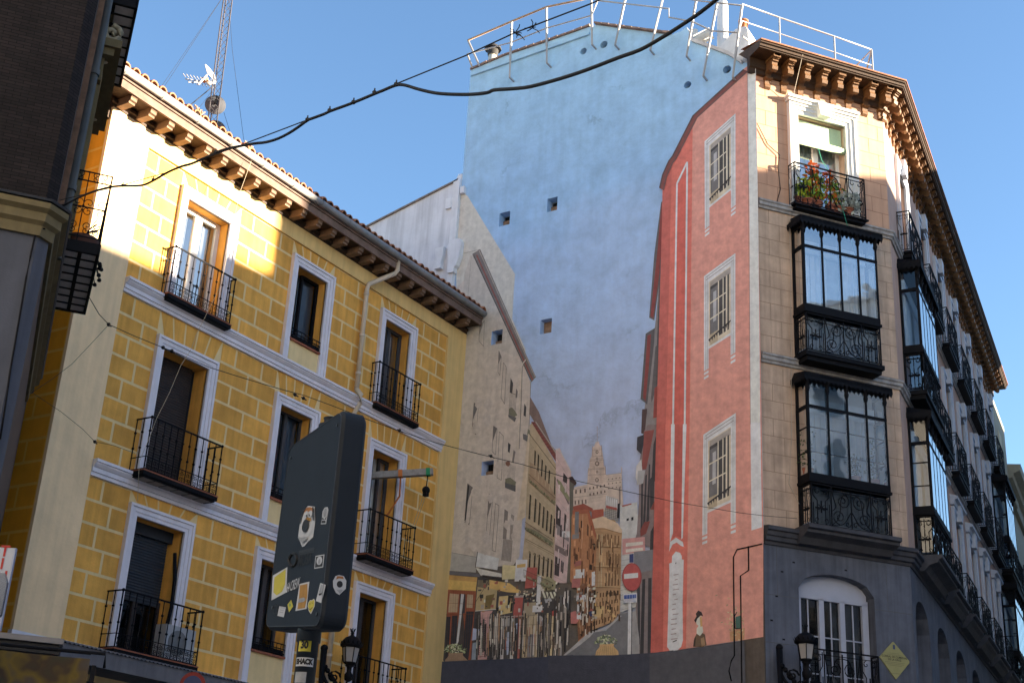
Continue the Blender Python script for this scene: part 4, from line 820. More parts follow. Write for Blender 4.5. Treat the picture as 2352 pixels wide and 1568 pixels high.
P_.line('l', [(345, 2787), (372, 1115), (443, 965), (427, 2787)], 17, WH); P_.line('l', [(383, 1110), (430, 1010)], 4, (150, 136, 126))
P_.px('j', [(290, 0), (312, 0), (302, 660), (282, 720)], WH); P_.px('j', [(362, 0), (384, 0), (362, 690), (352, 700)], WH)
D_ = lambda pts: [('D', x, y) for x, y in pts]
P_.px('j', [(278, 775), (284, 715), (320, 688), (362, 715), (368, 745), (350, 738), (325, 718), (300, 730)], WH)
P_.px('j', [(294, 840), (296, 800), (318, 772), (345, 780), (355, 800), (355, 820), (367, 822), (360, 1080), (362, 1310), (352, 1350), (330, 1370), (285, 1378), (266, 1350), (270, 1220), (280, 900), (278, 845)], (206, 200, 190))
for i, (a, c) in enumerate(((305, 335), (312, 330), (300, 332), (302, 338), (300, 320), (310, 332), (298, 320), (295, 318), (300, 335), (290, 325), (288, 325), (292, 318), (288, 322), (290, 330))): P_.line('j', [(a, 915+i*30), (c, 910+i*30)], 6, (140, 122, 116))
P_.px('j', [(300, 1318), (325, 1308), (325, 1314), (300, 1324)], (60, 54, 54)); P_.px('j', [(316, 840), (322, 838), (322, 846), (316, 848)], (50, 46, 46))
def painted_window(TL, TR, BL_, BR):
    q = [Vector(L(MF, 'D', *p)) for p in (TL, TR, BR, BL_)]
    at = lambda u, v: tuple((q[0]*(1-u)+q[1]*u)*(1-v)+(q[3]*(1-u)+q[2]*u)*v)
    R_ = lambda u0, v0, u1, v1, c: P_.poly([at(u0, v0), at(u1, v0), at(u1, v1), at(u0, v1)], c)
    R_(0, 0, 1, .09, WH); R_(0, .09, .15, .9, WH); R_(.85, .09, 1, .9, WH)
    for v in (.915, .955): R_(0, v, .15, v+.022, WH); R_(.85, v, 1, v+.022, WH)
    R_(.15, .09, .85, .70, (180, 166, 138)); R_(.15, .70, .85, .722, WH)
    for u in (.05, .10): R_(u, .03, u+.012, .9, (140, 132, 126)); R_(1-u-.012, .03, 1-u, .9, (140, 132, 126))
    for v in (.02, .05): R_(.05, v, .95, v+.008, (140, 132, 126))
    R_(.2, .10, .85, .16, (142, 132, 122)); R_(.20, .15, .80, .66, (68, 65, 64)); R_(.22, .18, .46, .6, (100, 97, 96)); R_(.30, .22, .40, .5, (150, 148, 148))
    for u, wd in ((.45, .035), (.60, .03), (.70, .05)): R_(u, .15, u+wd, .68, (186, 172, 146))
    for v in (.3, .45): R_(.2, v, .7, v+.012, (186, 172, 146))
    R_(.2, .60, .45, .70, (160, 142, 110))
    P_.poly([at(.15, .635), at(.86, .585), at(.86, .60), at(.15, .65)], (56, 52, 54))
    for i in range(9): u = .17+.075*i; P_.poly([at(u, .645-i*.005), at(u+.05, .642-i*.005), at(u+.03, .675-i*.005)], (56, 52, 54))
painted_window((1621, 328), (1692, 264), (1622, 553), (1692.5, 498))
painted_window((1620, 637), (1692, 584), (1620, 880), (1692, 838))
painted_window((1618.5, 1000), (1693, 950), (1616, 1258), (1693, 1230))
# painted woman with hat, potted plant
P_.px('j', [(425, 1350), (430, 1300), (445, 1270), (470, 1262), (495, 1275), (505, 1340), (480, 1352)], (96, 76, 54)); P_.px('j', [(445, 1240), (462, 1215), (480, 1225), (485, 1260), (465, 1285), (445, 1270)], (206, 178, 160)); P_.px('j', [(440, 1190), (455, 1160), (475, 1165), (478, 1200), (462, 1225), (445, 1215)], (214, 182, 160)); P_.px('j', [(464, 1165), (476, 1170), (480, 1225), (468, 1230)], (186, 140, 60)); P_.px('j', [(430, 1190), (445, 1165), (440, 1150), (455, 1130), (475, 1140), (485, 1165), (470, 1160), (450, 1180), (440, 1205)], (54, 46, 46)); P_.px('j', [(428, 1310), (440, 1290), (436, 1350), (424, 1350)], (60, 48, 40)); P_.px('j', [(470, 1300), (490, 1290), (498, 1345), (475, 1350)], (140, 108, 70))
P_.px('j', [(645, 1260), (738, 1235), (735, 1305), (650, 1318)], (168, 120, 72))
for i in range(60):
    x, y = 670+rnd.gauss(0, 32), 1190+rnd.gauss(0, 55); t = rnd.random()*3; q = 9; x = min(x, 735)
    P_.px('j', [(x+q*cos(t), y+q*sin(t)), (x-q*.4*sin(t), y+q*.4*cos(t)), (x-q*cos(t), y-q*sin(t)), (x+q*.4*sin(t), y-q*.4*cos(t))], rnd.choice([(168, 150, 96), (130, 126, 84), (196, 170, 120)]))
P_.px('j', [(682, 1170), (712, 1160), (715, 1240), (685, 1245)], (60, 96, 84)); P_.line('j', [(690, 1140), (676, 1165), (680, 1240), (710, 1240)], 7, (40, 40, 42))
urn('i', 350, 1335, 1.0, (180, 142, 80), G1, 90)
urn('w', 215, 1320, 1.9, (140, 112, 84), G1, 130)
P_.px('h', [(108, 1440), (300, 1432), (600, 1420), (913, 1400), (913, 1640), (90, 1640)], (56, 60, 76)); P_.px('i', [(0, 1402), (400, 1400), (640, 1385), (760, 1370), (760, 1640), (0, 1640)], (60, 62, 74)); P_.px('j', [(160, 1395), (380, 1365), (735, 1312), (745, 1640), (160, 1640)], (72, 72, 78))

pm = part('painted_mural', P_.mb, P_.mats, tb, MF, 'painted street scene with beige and ochre houses, a spired tower and a red facade')
b = MB(); b.box(-10.72, -10.2, -.05, .0, 0, 8.9); part('stone_quoin', b, [GRANB], tb, MF)
b = MB(); b.tube([(-10.2, -.08, 8.62), (-10.75, -.08, 8.55), (-10.83, -.08, 8.4), (-10.83, -.08, 6.4), (-10.9, -.08, 6.3), (-10.95, -.08, 6.1), (-10.9, -.08, 5.9)], .014, 6)
b.tube([(-10.5, -.08, 8.6), (-10.5, -.08, 8.1), (-10.68, -.08, 8.0), (-10.68, -.08, 0)], .014, 6)
part('wall_cable', b, [IRON], tb, MF)

# ============================================================ CORNER BUILDING
K1 = Vector((-10.2, 25.56, 0)); CAZ, LAZ, CW, LLEN = 37.2, -6.95, 3.56, 21.3
cu = Vector((sin(R(CAZ)), cos(R(CAZ)), 0)); lu = Vector((sin(R(LAZ)), cos(R(LAZ)), 0))
K2 = K1+cu*CW; K3 = K2+lu*LLEN
CF = frame(K1, CAZ); LF = frame(K2, LAZ)
cb = thing('apartment_building', 'peach corner building with glazed iron bay windows, carved wooden eaves and grey granite base', 'building', T(K2.x, K2.y, 0))
path = [(K1.x, K1.y), (K2.x, K2.y), (K3.x, K3.y)]
# walls
def arch_fill(b, x0, x1, zs, zt, y0, y1, m):       # spandrel above a segmental arch, inside the hole x0..x1, zs..zt
    n = 10; cx = (x0+x1)/2; hw = (x1-x0)/2; rise = zt-zs
    cv = [(x0+(x1-x0)*i/n, zs+rise*.98*max(0, 1-((x0+(x1-x0)*i/n-cx)/hw)**2)**.5) for i in range(n+1)]
    for (xa, za), (xb, zb_) in zip(cv, cv[1:]):
        b.face([(xa, y0, za), (xb, y0, zb_), (xb, y0, zt), (xa, y0, zt)], m); b.face([(xa, y0, za), (xb, y0, zb_), (xb, y1, zb_), (xa, y1, za)], m)
gz = 8.66
hole_top = (1.11, 2.43, 16.66, 19.15)
b = MB(); b.wall(0, CW, gz, 20.35, [hole_top, (1.15, 2.5, 13.1, 15.9), (1.15, 2.5, 9.2, 12.1)], .75)
h = .395
zs = [9.03+h*i for i in range(9)]+[12.9+h*i for i in range(9)]+[16.66+h*i for i in range(9)]
for i, z in enumerate(zs):
    for xa, xb in ((0.02, .84), (2.84, CW)):
        if z > 19.6: xa, xb = .02, CW
        b.box(xa, xb, -.0025, 0, z-.006, z+.006, 1)
        for x in ([xa+.27] if i % 2 else [xa+.54]):
            if x < xb: b.box(x-.005, x+.005, -.002, 0, z+.006, z+h-.006, 1)
part('chamfer_wall', b, [STONE, JOINT], cb, CF)
b = MB(); b.wall(0, CW, 16.62, 20.35, [hole_top], .02, -.003)
for i, z in enumerate(zs[18:]):
    for xa, xb in ((0.0, .84), (2.84, CW)):
        if z > 19.6: xa, xb = .0, CW
        b.box(xa, xb, -.0065, -.003, z-.006, z+.006, 1)
        for x in ([xa+.27] if i % 2 else [xa+.54]):
            if x < xb and z < 19.6: b.box(x-.005, x+.005, -.006, -.003, z+.006, z+h-.006, 1)
part('top_storey_render', b, [PEACH, mat('peach_joint', (.36, .19, .12), .9, .1)], cb, CF)
b = MB(); b.box(-.015, .012, -.012, 0, 8.95, 20.3); part('corner_bead', b, [mat('pale_quoin', (.56, .53, .48), .9, .1, 2, .15)], cb, CF)
lc = [2.15, 5.28, 8.2, 11.12, 14.04, 16.96, 19.88]
lrows = [(9.1, 11.75), (12.95, 15.75), (16.66, 19.2)]
lh = [(c-.55, c+.55, z0, z1) for c in lc for z0, z1 in lrows]
b = MB(); b.wall(0, LLEN, gz, 20.35, lh, .7); part('street_wall', b, [mat('pink_render', (.56, .37, .29), .9, .10, 1.6, .14, .15)], cb, LF)
arch = [(1.25+2.95*i-.93, 1.25+2.95*i+.93) for i in range(7)]
b = MB(); b.wall(0, LLEN, 0, gz, [(a, c, 3.6, 8.14) for a, c in arch], .75)
for a, c in arch: arch_fill(b, a, c, 7.6, 8.14, 0, .55, 0)
part('granite_street_base', b, [GRAN], cb, LF)
for a, c in arch:
    q = MB(); q.box(a+.05, a+.17, .40, .5, 3.6, 7.6); q.box(c-.17, c-.05, .40, .5, 3.6, 7.6); q.box((a+c)/2-.1, (a+c)/2+.1, .42, .5, 3.6, 8.0); q.box(a+.05, c-.05, .42, .5, 7.35, 7.5)
    o = part('window', q, [mat('grey_window_paint', (.42, .44, .5), .6, .08)], cb, LF); q = MB(); q.face([(a, .5, 3.6), (c, .5, 3.6), (c, .5, 8.1), (a, .5, 8.1)]); part('pane', q, [GLASSD], o, LF)
    q = MB(); q.box(a, c, .6, 1.2, 3.6, 8.14); part('room_backing', q, [DARK], o, LF)
ga = (.80, 2.62)
b = MB(); b.wall(0, CW, 0, gz, [(ga[0], ga[1], 5.45, 8.22)], .7)
arch_fill(b, ga[0], ga[1], 7.85, 8.22, 0, .3, 0)
for z in (7.62, 6.66, 5.6):
    for xa, xb in ((0, ga[0]), (ga[1], CW)): b.box(xa, xb, -.002, 0, z-.006, z+.006, 1)
for z0, z1, x in ((7.62, 8.66, 2.95), (5.6, 6.66, .42), (7.62, 8.66, .3)): b.box(x-.005, x+.005, -.002, 0, z0, z1, 1)
for x, z in ((.42, 8.12), (.28, 7.6), (.7, 8.35), (1.95, 8.35), (.42, 6.75), (.15, 7.1)): b.box(x-.03, x+.03, -.004, 0, z-.015, z+.015, 2)
part('granite_chamfer_base', b, [GRAN, mat('granite_joint', (.10, .10, .105), .9, 0), IRON], cb, CF)
b = MB(); x0, x1 = ga
for xa, xb in ((x0+.03, x0+.17), (x1-.17, x1-.03), (x0+.60, x0+.72), (x1-.72, x1-.60)): b.box(xa, xb, .20, .28, 5.45, 7.75)
b.box(x0+.03, x1-.03, .2, .28, 7.70, 7.80); n = 8
for i in range(n):
    xa, xb = x0+.05+(x1-x0-.1)*i/n, x0+.05+(x1-x0-.1)*(i+1)/n; f = lambda x: 7.84+.37*(max(0, 1-((x-(x0+x1)/2)/((x1-x0)/2))**2))**.5
    b.add([(xa, .22, 7.8), (xb, .22, 7.8), (xb, .22, f(xb)), (xa, .22, f(xa))], [(0, 1, 2, 3)])
for xx in (x0+.36, x1-.38, (x0+x1)/2): b.box(xx-.012, xx+.012, .24, .262, 5.5, 7.7)
for zz in (6.2, 6.95): b.box(x0+.17, x1-.17, .24, .26, zz-.012, zz+.012)
o = part('arched_window', b, [mat('blue_white_window', (.40, .42, .50), .6, .06)], cb, CF)
q = MB(); q.face([(x0, .27, 5.45), (x1, .27, 5.45), (x1, .27, 8.2), (x0, .27, 8.2)]); part('pane', q, [GLASSD], o, CF)
q = MB(); q.box(x0, x1, .6, 1.2, 5.45, 8.3); part('room_backing', q, [DARK], o, CF)
q = MB(); q.face([(x0+.75, .36, 5.5), (x1-.2, .36, 5.5), (x1-.2, .36, 7.7), (x0+.75, .36, 7.7)]); part('curtain', q, [mat('dim_grey_curtain', (.12, .13, .15), .9, .2, 4)], o, CF)
q = MB(); q.box(.78, 2.5, -.24, 0, 5.3, 5.42); o = part('balcony', q, [GRAND], cb, CF); part('railing', ornate_rail(.78, 2.48, 5.43, 6.60, .22), [IRON], o, CF)
# mouldings
prof = [(0, 0), (.04, .0), (.05, .05), (.09, .07), (.09, .14), (.12, .16), (.12, .20), (.03, .24), (0, .24)]
b = sweep([(K1.x+.01, K1.y), (K2.x, K2.y), (K3.x, K3.y)], prof, 12.64); part('string_course', b, [STRING], cb, I4)
b = sweep([(K1.x+.01, K1.y), (K2.x, K2.y), (K3.x, K3.y)], prof, 16.40); part('string_course', b, [STRING], cb, I4)
prof = [(0, 0), (.03, 0), (.04, .06), (.10, .08), (.10, .16), (.14, .18), (.15, .26), (.20, .28), (.20, .36), (.03, .39), (0, .39)]
b = sweep([(K1.x+.01, K1.y), (K2.x, K2.y), (K3.x, K3.y)], prof, 8.64); part('granite_cornice', b, [GRAND], cb, I4)
# eaves: soffit, moulded edge, carved brackets
ep = [(K1.x-.12, K1.y-.16), (K2.x, K2.y), (K3.x, K3.y)]
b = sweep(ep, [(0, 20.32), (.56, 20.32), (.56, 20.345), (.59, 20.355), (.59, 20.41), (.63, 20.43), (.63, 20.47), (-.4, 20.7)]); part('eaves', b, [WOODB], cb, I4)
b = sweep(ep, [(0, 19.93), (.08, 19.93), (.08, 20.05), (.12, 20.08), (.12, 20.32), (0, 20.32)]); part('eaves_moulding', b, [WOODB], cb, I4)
b = sweep(ep, [(.58, 20.482), (.66, 20.475), (.66, 20.51), (-.3, 20.78)]); part('roof_edge', b, [TILE], cb, I4)
bp_ = [(0, 20.32), (-.50, 20.32), (-.50, 20.27), (-.46, 20.26), (-.46, 20.22), (-.42, 20.21), (-.42, 20.17), (-.38, 20.16), (-.37, 20.10), (-.40, 20.04), (-.38, 19.96), (-.32, 19.93), (-.26, 19.97), (-.20, 20.04), (-.10, 20.0), (-.09, 19.93), (-.12, 19.90), (-.12, 19.85), (-.07, 19.82), (-.05, 19.74), (-.07, 19.70), (-.06, 19.66), (-.02, 19.62), (0, 19.62)]
b = MB(); b.prism(bp_, 'x', -.075, .075); b.box(-.095, .095, -.50, -.12, 20.24, 20.318); b.box(-.09, .09, -.14, 0, 19.85, 19.905)
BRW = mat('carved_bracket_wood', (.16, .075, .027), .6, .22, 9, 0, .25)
bm_ = b.mesh('eaves_bracket', [BRW])
for i in range(8): part('eaves_bracket', bm_, None, cb, CF @ T(.32+.449*i+rnd.uniform(-.015, .015), 0, 0) @ RZ(rnd.uniform(-.03, .03)))
for i in range(46): part('eaves_bracket', bm_, None, cb, LF @ T(.30+.449*i+rnd.uniform(-.015, .015), 0, 0) @ RZ(rnd.uniform(-.03, .03)))
part('eaves_bracket', bm_, None, cb, frame(K2, (CAZ+LAZ)/2))
# top-floor window of the chamfer
x0, x1, z0, z1 = hole_top
b = MB()
for (i0, i1, yy) in ((0, .10, -.07), (.10, .20, -.10), (.20, .26, -.13)):
    b.box(x0-i1, x0-i0, yy, .04 if i0 == 0 else 0, z0, z1+i1); b.box(x1+i0, x1+i1, yy, .04 if i0 == 0 else 0, z0, z1+i1); b.box(x0-i0, x1+i0, yy, .04 if i0 == 0 else 0, z1+i0, z1+i1)
b.box(x0-.30, x1+.30, -.17, 0, z1+.26, z1+.33); b.box(x0-.33, x1+.33, -.21, 0, z1+.33, z1+.40)
b.prism([(x0+.53, z1+.02), (x0+.79, z1+.02), (x0+.86, z1+.36), (x0+.46, z1+.36)], 'y', -.24, -.05)
part('window_surround', b, [WHITEP], cb, CF)
o = casement(cb, CF, x0, x1, z0, z1-.1, .30, WHITEP, GLASS, 2, .08, (), CURT)
BLIND = mat('green_slat_blind', (.44, .56, .36), .7, .12, 30)
q = MB(); q.box(x0+.03, x1-.03, .10, .12, z1-.62, z1-.05); q.tube([(x0-.02, .04, z1-.66), (x1+.02, .04, z1-.66)], .085, 10)
part('rolled_blind', q, [BLIND], cb, CF)
q = MB(); q.tube([(x0+.55, .02, z1-.6), (x0+.62, -.05, z1-1.1), (x0+.78, -.2, 17.6), (x0+1.0, -.3, 16.6), (x0+1.25, -.3, 15.6)], .006, 4); part('blind_cord', q, [mat('green_cord', (.05, .35, .22), .7, 0)], cb, CF)
# balconies
def iron_balcony(F, x0, x1, z, p, h, rail=None, brk=True):
    q = MB(); q.box(x0-.03, x1+.03, -p-.03, 0, z-.05, z); q.box(x0+.02, x1-.02, -p, 0, z-.12, z-.05); q.box(x0-.05, x1+.05, -p-.05, -p+.0, z-.045, z-.01)
    o = part('balcony', q, [IRON], cb, F)
    part('railing', rail or ornate_rail(x0, x1, z, z+h, p), [IRON], o, F); return o
iron_balcony(CF, .85, 2.74, 16.62, .24, 1.06)
def bay(F, x0, x1, p, z0, zr, zb, ztr, zt, nf, ns, bars=(), curtain=CURT, granite=False, name='bay_window'):
    # glazed iron bay: shelf z0, ornate railing z0..zr, glass zb..zt with transom ztr
    q = MB(); r = .028
    xs = [x0+(x1-x0)*i/nf for i in range(nf+1)]
    for x in xs:
        q.box(x-r, x+r, -p-.03, -p+.03, zb, zt)
        q.lathe([(.03, zt-.30), (.055, zt-.22), (.04, zt-.16), (.075, zt-.02), (.075, zt)], x, -p-.03, 6)
    for z, hh in ((zb, .07), (ztr, .035), (zt-.03, .05)):
        q.box(x0-.03, x1+.03, -p-.035, -p+.035, z-hh, z+hh)
        for x in (x0, x1): q.box(x-.03, x+.03, -p+.035, 0, z-hh, z+hh)
    for x in (x0, x1): q.box(x-r, x+r, -.05, .0, z0, zt)
    for z in bars:
        q.box(x0, x1, -p-.012, -p+.012, z-.012, z+.012)
        for x in (x0, x1): q.box(x-.012, x+.012, -p, 0, z-.012, z+.012)
    q.box(x0-.05, x1+.05, -p-.06, 0, zb-.13, zb-.07)
    o = part(name, q, [IRON], cb, F)
    q = MB(); m = .012
    for xa, xb in zip(xs, xs[1:]):
        for za, zc in ((zb, ztr), (ztr, zt)): q.face([(xa, -p-.026, za), (xb, -p-.026, za), (xb, -p-.026, zc), (xa, -p-.026, zc)])
    part('glazing', q, [GLASS], o, F)
    for x in (x0, x1): q = MB(); q.face([(x, -p, zb), (x, 0, zb), (x, 0, zt), (x, -p, zt)]); part('side_glazing', q, [GLASS2], o, F)
    q = MB(); q.face([(x0+.03, -p+.05, z0+.1), (x1-.03, -p+.05, z0+.1), (x1-.03, -p+.05, zb-.1), (x0+.03, -p+.05, zb-.1)])
    for x in (x0+.02, x1-.02): q.face([(x, -p+.05, z0+.1), (x, 0, z0+.1), (x, 0, zb-.1), (x, -p+.05, zb-.1)])
    part('lower_glazing', q, [GLASSD if granite else GLASSL], o, F)
    q = MB(); ov = .14                                 # roof with a saw-tooth fringe
    q.add([(x0-ov, -p-ov, zt+.02), (x1+ov, -p-ov, zt+.02), (x1+ov, 0, zt+.02), (x0-ov, 0, zt+.02), (x0-ov, -p-ov, zt+.10), (x1+ov, -p-ov, zt+.10), (x1+ov-.1, 0, zt+.26), (x0-ov+.1, 0, zt+.26)],
          [(0, 1, 2, 3), (0, 1, 5, 4), (4, 5, 6, 7), (1, 2, 6, 5), (0, 3, 7, 4)])
    n = 26
    def teeth(a, c, n):
        for i in range(n):
            f0, f1 = i/n, (i+1)/n; A = [a[j]+(c[j]-a[j])*f0 for j in (0, 1)]; B = [a[j]+(c[j]-a[j])*f1 for j in (0, 1)]; M_ = [(A[j]+B[j])/2 for j in (0, 1)]
            q.add([(*A, zt+.08), (*B, zt+.08), (*B, zt-.03), (*M_, zt-.11), (*A, zt-.03)], [(0, 1, 2, 3, 4)])
    teeth((x0-ov, -p-ov), (x1+ov, -p-ov), 20); teeth((x0-ov, 0), (x0-ov, -p-ov), 5); teeth((x1+ov, -p-ov), (x1+ov, 0), 5)
    part('canopy_roof', q, [IRON], o, F)
    part('railing', ornate_rail(x0, x1, z0, zr, p+.02), [IRON], o, F)
    q = MB(); q.box(x0-.05, x1+.05, -p-.07, 0, z0-.10, z0); q.box(x0, x1, -p-.02, 0, z0-.20, z0-.10)
    if granite: q = MB(); q.prism([(0, z0-.36), (-.2, z0-.34), (-p*.7, z0-.22), (-p-.08, z0-.16), (-p-.08, z0-.10), (-p-.16, z0-.08), (-p-.16, z0), (0, z0)], 'x', x0-.15, x1+.15)
    part('shelf', q, [GRAND if granite else IRON], o, F)
    q = MB(); n = 40
    for i in range(n):
        xa, xb = x0+.05+(x1-x0-.1)*i/n, x0+.05+(x1-x0-.1)*(i+1)/n; f = lambda k: -.06+.03*sin(k*1.7)+.015*sin(k*4.1)
        if n*.42 < i < n*.58: continue
        q.face([(xa, f(i), zb), (xb, f(i+1), zb), (xb, f(i+1), ztr+.1), (xa, f(i), ztr+.1)])
    q.box(x0+.05, x1-.05, -.12, -.05, ztr+.0, ztr+.32); part('curtain', q, [curtain], o, F)
    q = MB(); q.box(x0+.02, x1-.02, -.028, -.012, z0, zt); part('inner_wall', q, [mat('bay_inside', (.44, .50, .56), .9, .2, 2)], o, F)
    return o
bay(CF, .90, 2.80, .42, 12.92, 13.82, 13.98, 15.46, 16.05, 4, 1, (), CURT)
bay(CF, .88, 2.82, .42, 9.06, 9.96, 10.12, 11.66, 12.28, 4, 1, (10.66, 11.2), BLUEC, True)
bay(LF, .89, 3.35, .42, 12.92, 13.82, 13.98, 15.46, 16.05, 5, 1, (), BLUEC)
bay(LF, .89, 3.35, .42, 9.06, 9.96, 10.12, 11.66, 12.28, 5, 1, (10.66, 11.2), BLUEC, True)
bay(LF, lc[6]-1.2, lc[6]+1.2, .42, 12.92, 13.82, 13.98, 15.46, 16.05, 5, 1, (14.7,), BLUEC)
bay(LF, lc[6]-1.2, lc[6]+1.2, .42, 9.06, 9.96, 10.12, 11.66, 12.28, 5, 1, (10.66, 11.2), BLUEC, True)
# street side: shared meshes for the repeated windows and balconies
def street_surround(z0, z1, hood):
    b = MB(); a = .55
    for (i0, i1, yy) in ((0, .14, -.06), (.14, .26, -.09)):
        b.box(-a-i1, -a-i0, yy, .03 if i0 == 0 else 0, z0, z1+i1); b.box(a+i0, a+i1, yy, .03 if i0 == 0 else 0, z0, z1+i1); b.box(-a-i0, a+i0, yy, .03 if i0 == 0 else 0, z1+i0, z1+i1)
    b.prism([(-.13, z1+.0), (.13, z1+.0), (.2, z1+.42), (-.2, z1+.42)], 'y', -.18, -.03)
    if hood: b.prism([(0, z1+.30), (-.1, z1+.30), (-.12, z1+.42), (-.2, z1+.45), (-.2, z1+.52), (0, z1+.58)], 'x', -a-.32, a+.32)
    b.box(-a, a, .34, .37, z0, z0+.5); b.box(-a, -a+.1, .3, .37, z0, z1); b.box(a-.1, a, .3, .37, z0, z1); b.box(-.05, .05, .3, .37, z0, z1); b.box(-a, a, .3, .37, z1-.1, z1)
    return b.mesh('window', [PALEB])
pg = MB(); pg.face([(-.55, .36, 0), (.55, .36, 0), (.55, .36, 2.75), (-.55, .36, 2.75)]); pgm = pg.mesh('pane', [GLASSD])
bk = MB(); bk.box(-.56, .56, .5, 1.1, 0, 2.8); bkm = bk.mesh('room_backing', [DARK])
slb = MB(); slb.box(-1.0, 1.0, -.33, 0, -.06, 0); slb.box(-.95, .95, -.30, 0, -.16, -.06); slm = slb.mesh('balcony', [IRON])
sg = MB(); sg.prism([(0, -.36), (-.2, -.34), (-.3, -.22), (-.38, -.16), (-.38, -.08), (-.46, -.06), (-.46, 0), (0, 0)], 'x', -1.1, 1.1); sgm = sg.mesh('balcony', [GRAND])
rlm = ornate_rail(-.97, .97, 0, 1.08, .30).mesh('railing', [IRON])
for ri, (z0, z1) in enumerate(lrows):
    sm_ = street_surround(0, z1-z0, ri == 0)
    for ci, c in enumerate(lc):
        if ri < 2 and ci in (0, 6): continue
        o = part('window', sm_, None, cb, LF @ T(c, 0, z0)); part('pane', pgm, None, o, LF @ T(c, 0, z0)); part('room_backing', bkm, None, o, LF @ T(c, 0, z0))
        zz = (9.06, 12.92, 16.64)[ri]
        o = part('balcony', sgm if ri == 0 else slm, None, cb, LF @ T(c, 0, zz)); part('railing', rlm, None, o, LF @ T(c, 0, zz))
b = MB(); p0, p1, p2 = K2+Vector((-9, 8, 0)), K3+Vector((-9, 0, 0)), K3
b.face([(K1.x, K1.y, 20.6), (K2.x, K2.y, 20.6), (K3.x, K3.y, 20.6), (K3.x-6, K3.y, 22.4), (K1.x-1, K1.y+6, 22.4)]); b.face([(K3.x, K3.y, 0), (K3.x-8, K3.y, 0), (K3.x-8, K3.y, 20.5), (K3.x, K3.y, 20.5)])
part('roof', b, [TILE], cb, I4)
b = MB(); b.tube([(.95, -.62, 20.45), (.96, -.10, 19.5), (.80, -.06, 16), (.75, -.05, 13), (.70, -.05, 11), (.62, -.03, 10.0), (.85, -.03, 9.6)], .007, 4)
part('hanging_wire', b, [mat('beige_wire', (.45, .38, .3), .8, 0)], cb, CF)
b = MB(); b.tube([(.02, -.03, 18.6), (.3, -.03, 18.1), (.6, -.04, 17.9), (.55, -.03, 17.6), (.6, -.03, 17.0), (.5, -.03, 16.65)], .009, 4); part('wall_wire', b, [IRON], cb, CF)

# ============================================================ NEIGHBOURS
nb = thing('apartment_building', 'cream building at the far end of the street beyond the peach corner building', 'building', W['ground'] @ T(K3.x, K3.y, 0))
YC = mat('cream_yellow_render', (.40, .35, .25), .9, .1, 1.6, .1)
b = MB(); b.box(LLEN+.03, LLEN+4.4, .0, 8, 0, 20.3); b.box(LLEN+4.4, 52, .02, 8, 0, 18.6); b.box(LLEN+1.6, LLEN+2.5, -.03, 0, 17.0, 19.3, 1)
part('wall', b, [YC, mat('cream_trim', (.58, .5, .34), .9, .1)], nb, LF)
b = MB(); b.prism([(.02, 18.2), (-.15, 18.25), (-.2, 18.4), (-.45, 18.5), (-.5, 18.75), (.02, 18.8)], 'x', LLEN+4.4, 52); b.prism([(.02, 17.2), (-.12, 17.2), (-.18, 17.4), (.02, 17.4)], 'x', LLEN+4.4, 52); b.prism([(0, 16.9), (-.25, 16.95), (-.3, 17.1), (0, 17.1)], 'x', LLEN+.2, LLEN+4.4)
part('cornice', b, [YC], nb, LF)
for i in range(9):
    for z in (13.2, 9.2, 5.2):
        x = LLEN+2.2+3*i; q = MB(); q.box(x-.5, x+.5, -.02, .05, z, z+2.3); part('window', q, [GLASSD if False else DGREY], nb, LF)
        if z < 14: q = MB(); q.box(x-.8, x+.8, -.35, 0, z-.1, z); o = part('balcony', q, [IRON], nb, LF); q = bar_rail(x-.78, x+.78, z, z+1, .33) if i < 3 else MB().box(x-.8, x+.8, -.35, -.33, z+.95, z+1.0); part('railing', q, [IRON], o, LF)
q = MB(); q.lathe([(.5, 18.8), (.5, 21.2), (.45, 21.6), (.2, 21.9), (.01, 22)], 0, 0, 12); part('round_turret', q, [YC], nb, LF @ T(33, 2.0, 0))

wb = thing('apartment_building', 'white rendered building between the yellow roof and the blue painted gable', 'building', T(-21, 25.5, 0))
wpts = [L(MF, 'D', *p) for p in ((845*1, 525), (1000, 447), (1050, 421))]
b = MB(); zt = [(-24.5, 17.72), (-21.51, 18.43), (-19.2, 18.99), (-18.52, 19.15)]
b.prism(zt+[(-18.52, 12), (-24.5, 12)], 'y', -.06, 8); part('wall', b, [mat('white_render', (.74, .77, .82), .9, .10, 1.4, .20, .2, bscale=12)], wb, MF)
b = MB()
for a, c in zip(zt, zt[1:]):
    n = 10
    for k in range(n):
        f0, f1 = k/n, (k+.95)/n; xa, za = a[0]+(c[0]-a[0])*f0, a[1]+(c[1]-a[1])*f0; xb, zb_ = a[0]+(c[0]-a[0])*f1, a[1]+(c[1]-a[1])*f1
        b.add([(xa, -.11, za), (xb, -.11, zb_), (xb, -.11, zb_+.05), (xa, -.11, za+.05), (xa, .5, za), (xb, .5, zb_), (xb, .5, zb_+.05), (xa, .5, za+.05)], [(0, 1, 2, 3), (3, 2, 6, 7), (0, 4, 5, 1)])
part('verge_tiles', b, [mat('grey_tile', (.26, .23, .21), .9, .3, 6)], wb, MF)
b = MB(); b.box(-18.66, -18.46, -.11, .3, 17.35, 19.18); b.box(-18.62, -18.45, -.10, .3, 12, 16.45); b.lathe([(.10, 19.18), (.13, 19.3), (.10, 19.4), (.02, 19.44)], -18.56, .1, 10)
b.prism([(-18.66, 17.2), (-18.60, 17.36), (-18.30, 17.36), (-18.24, 17.25), (-18.26, 16.85), (-18.34, 16.6), (-18.40, 16.55), (-18.40, 16.42), (-18.60, 16.42), (-18.62, 16.9)], 'y', -.16, .0)
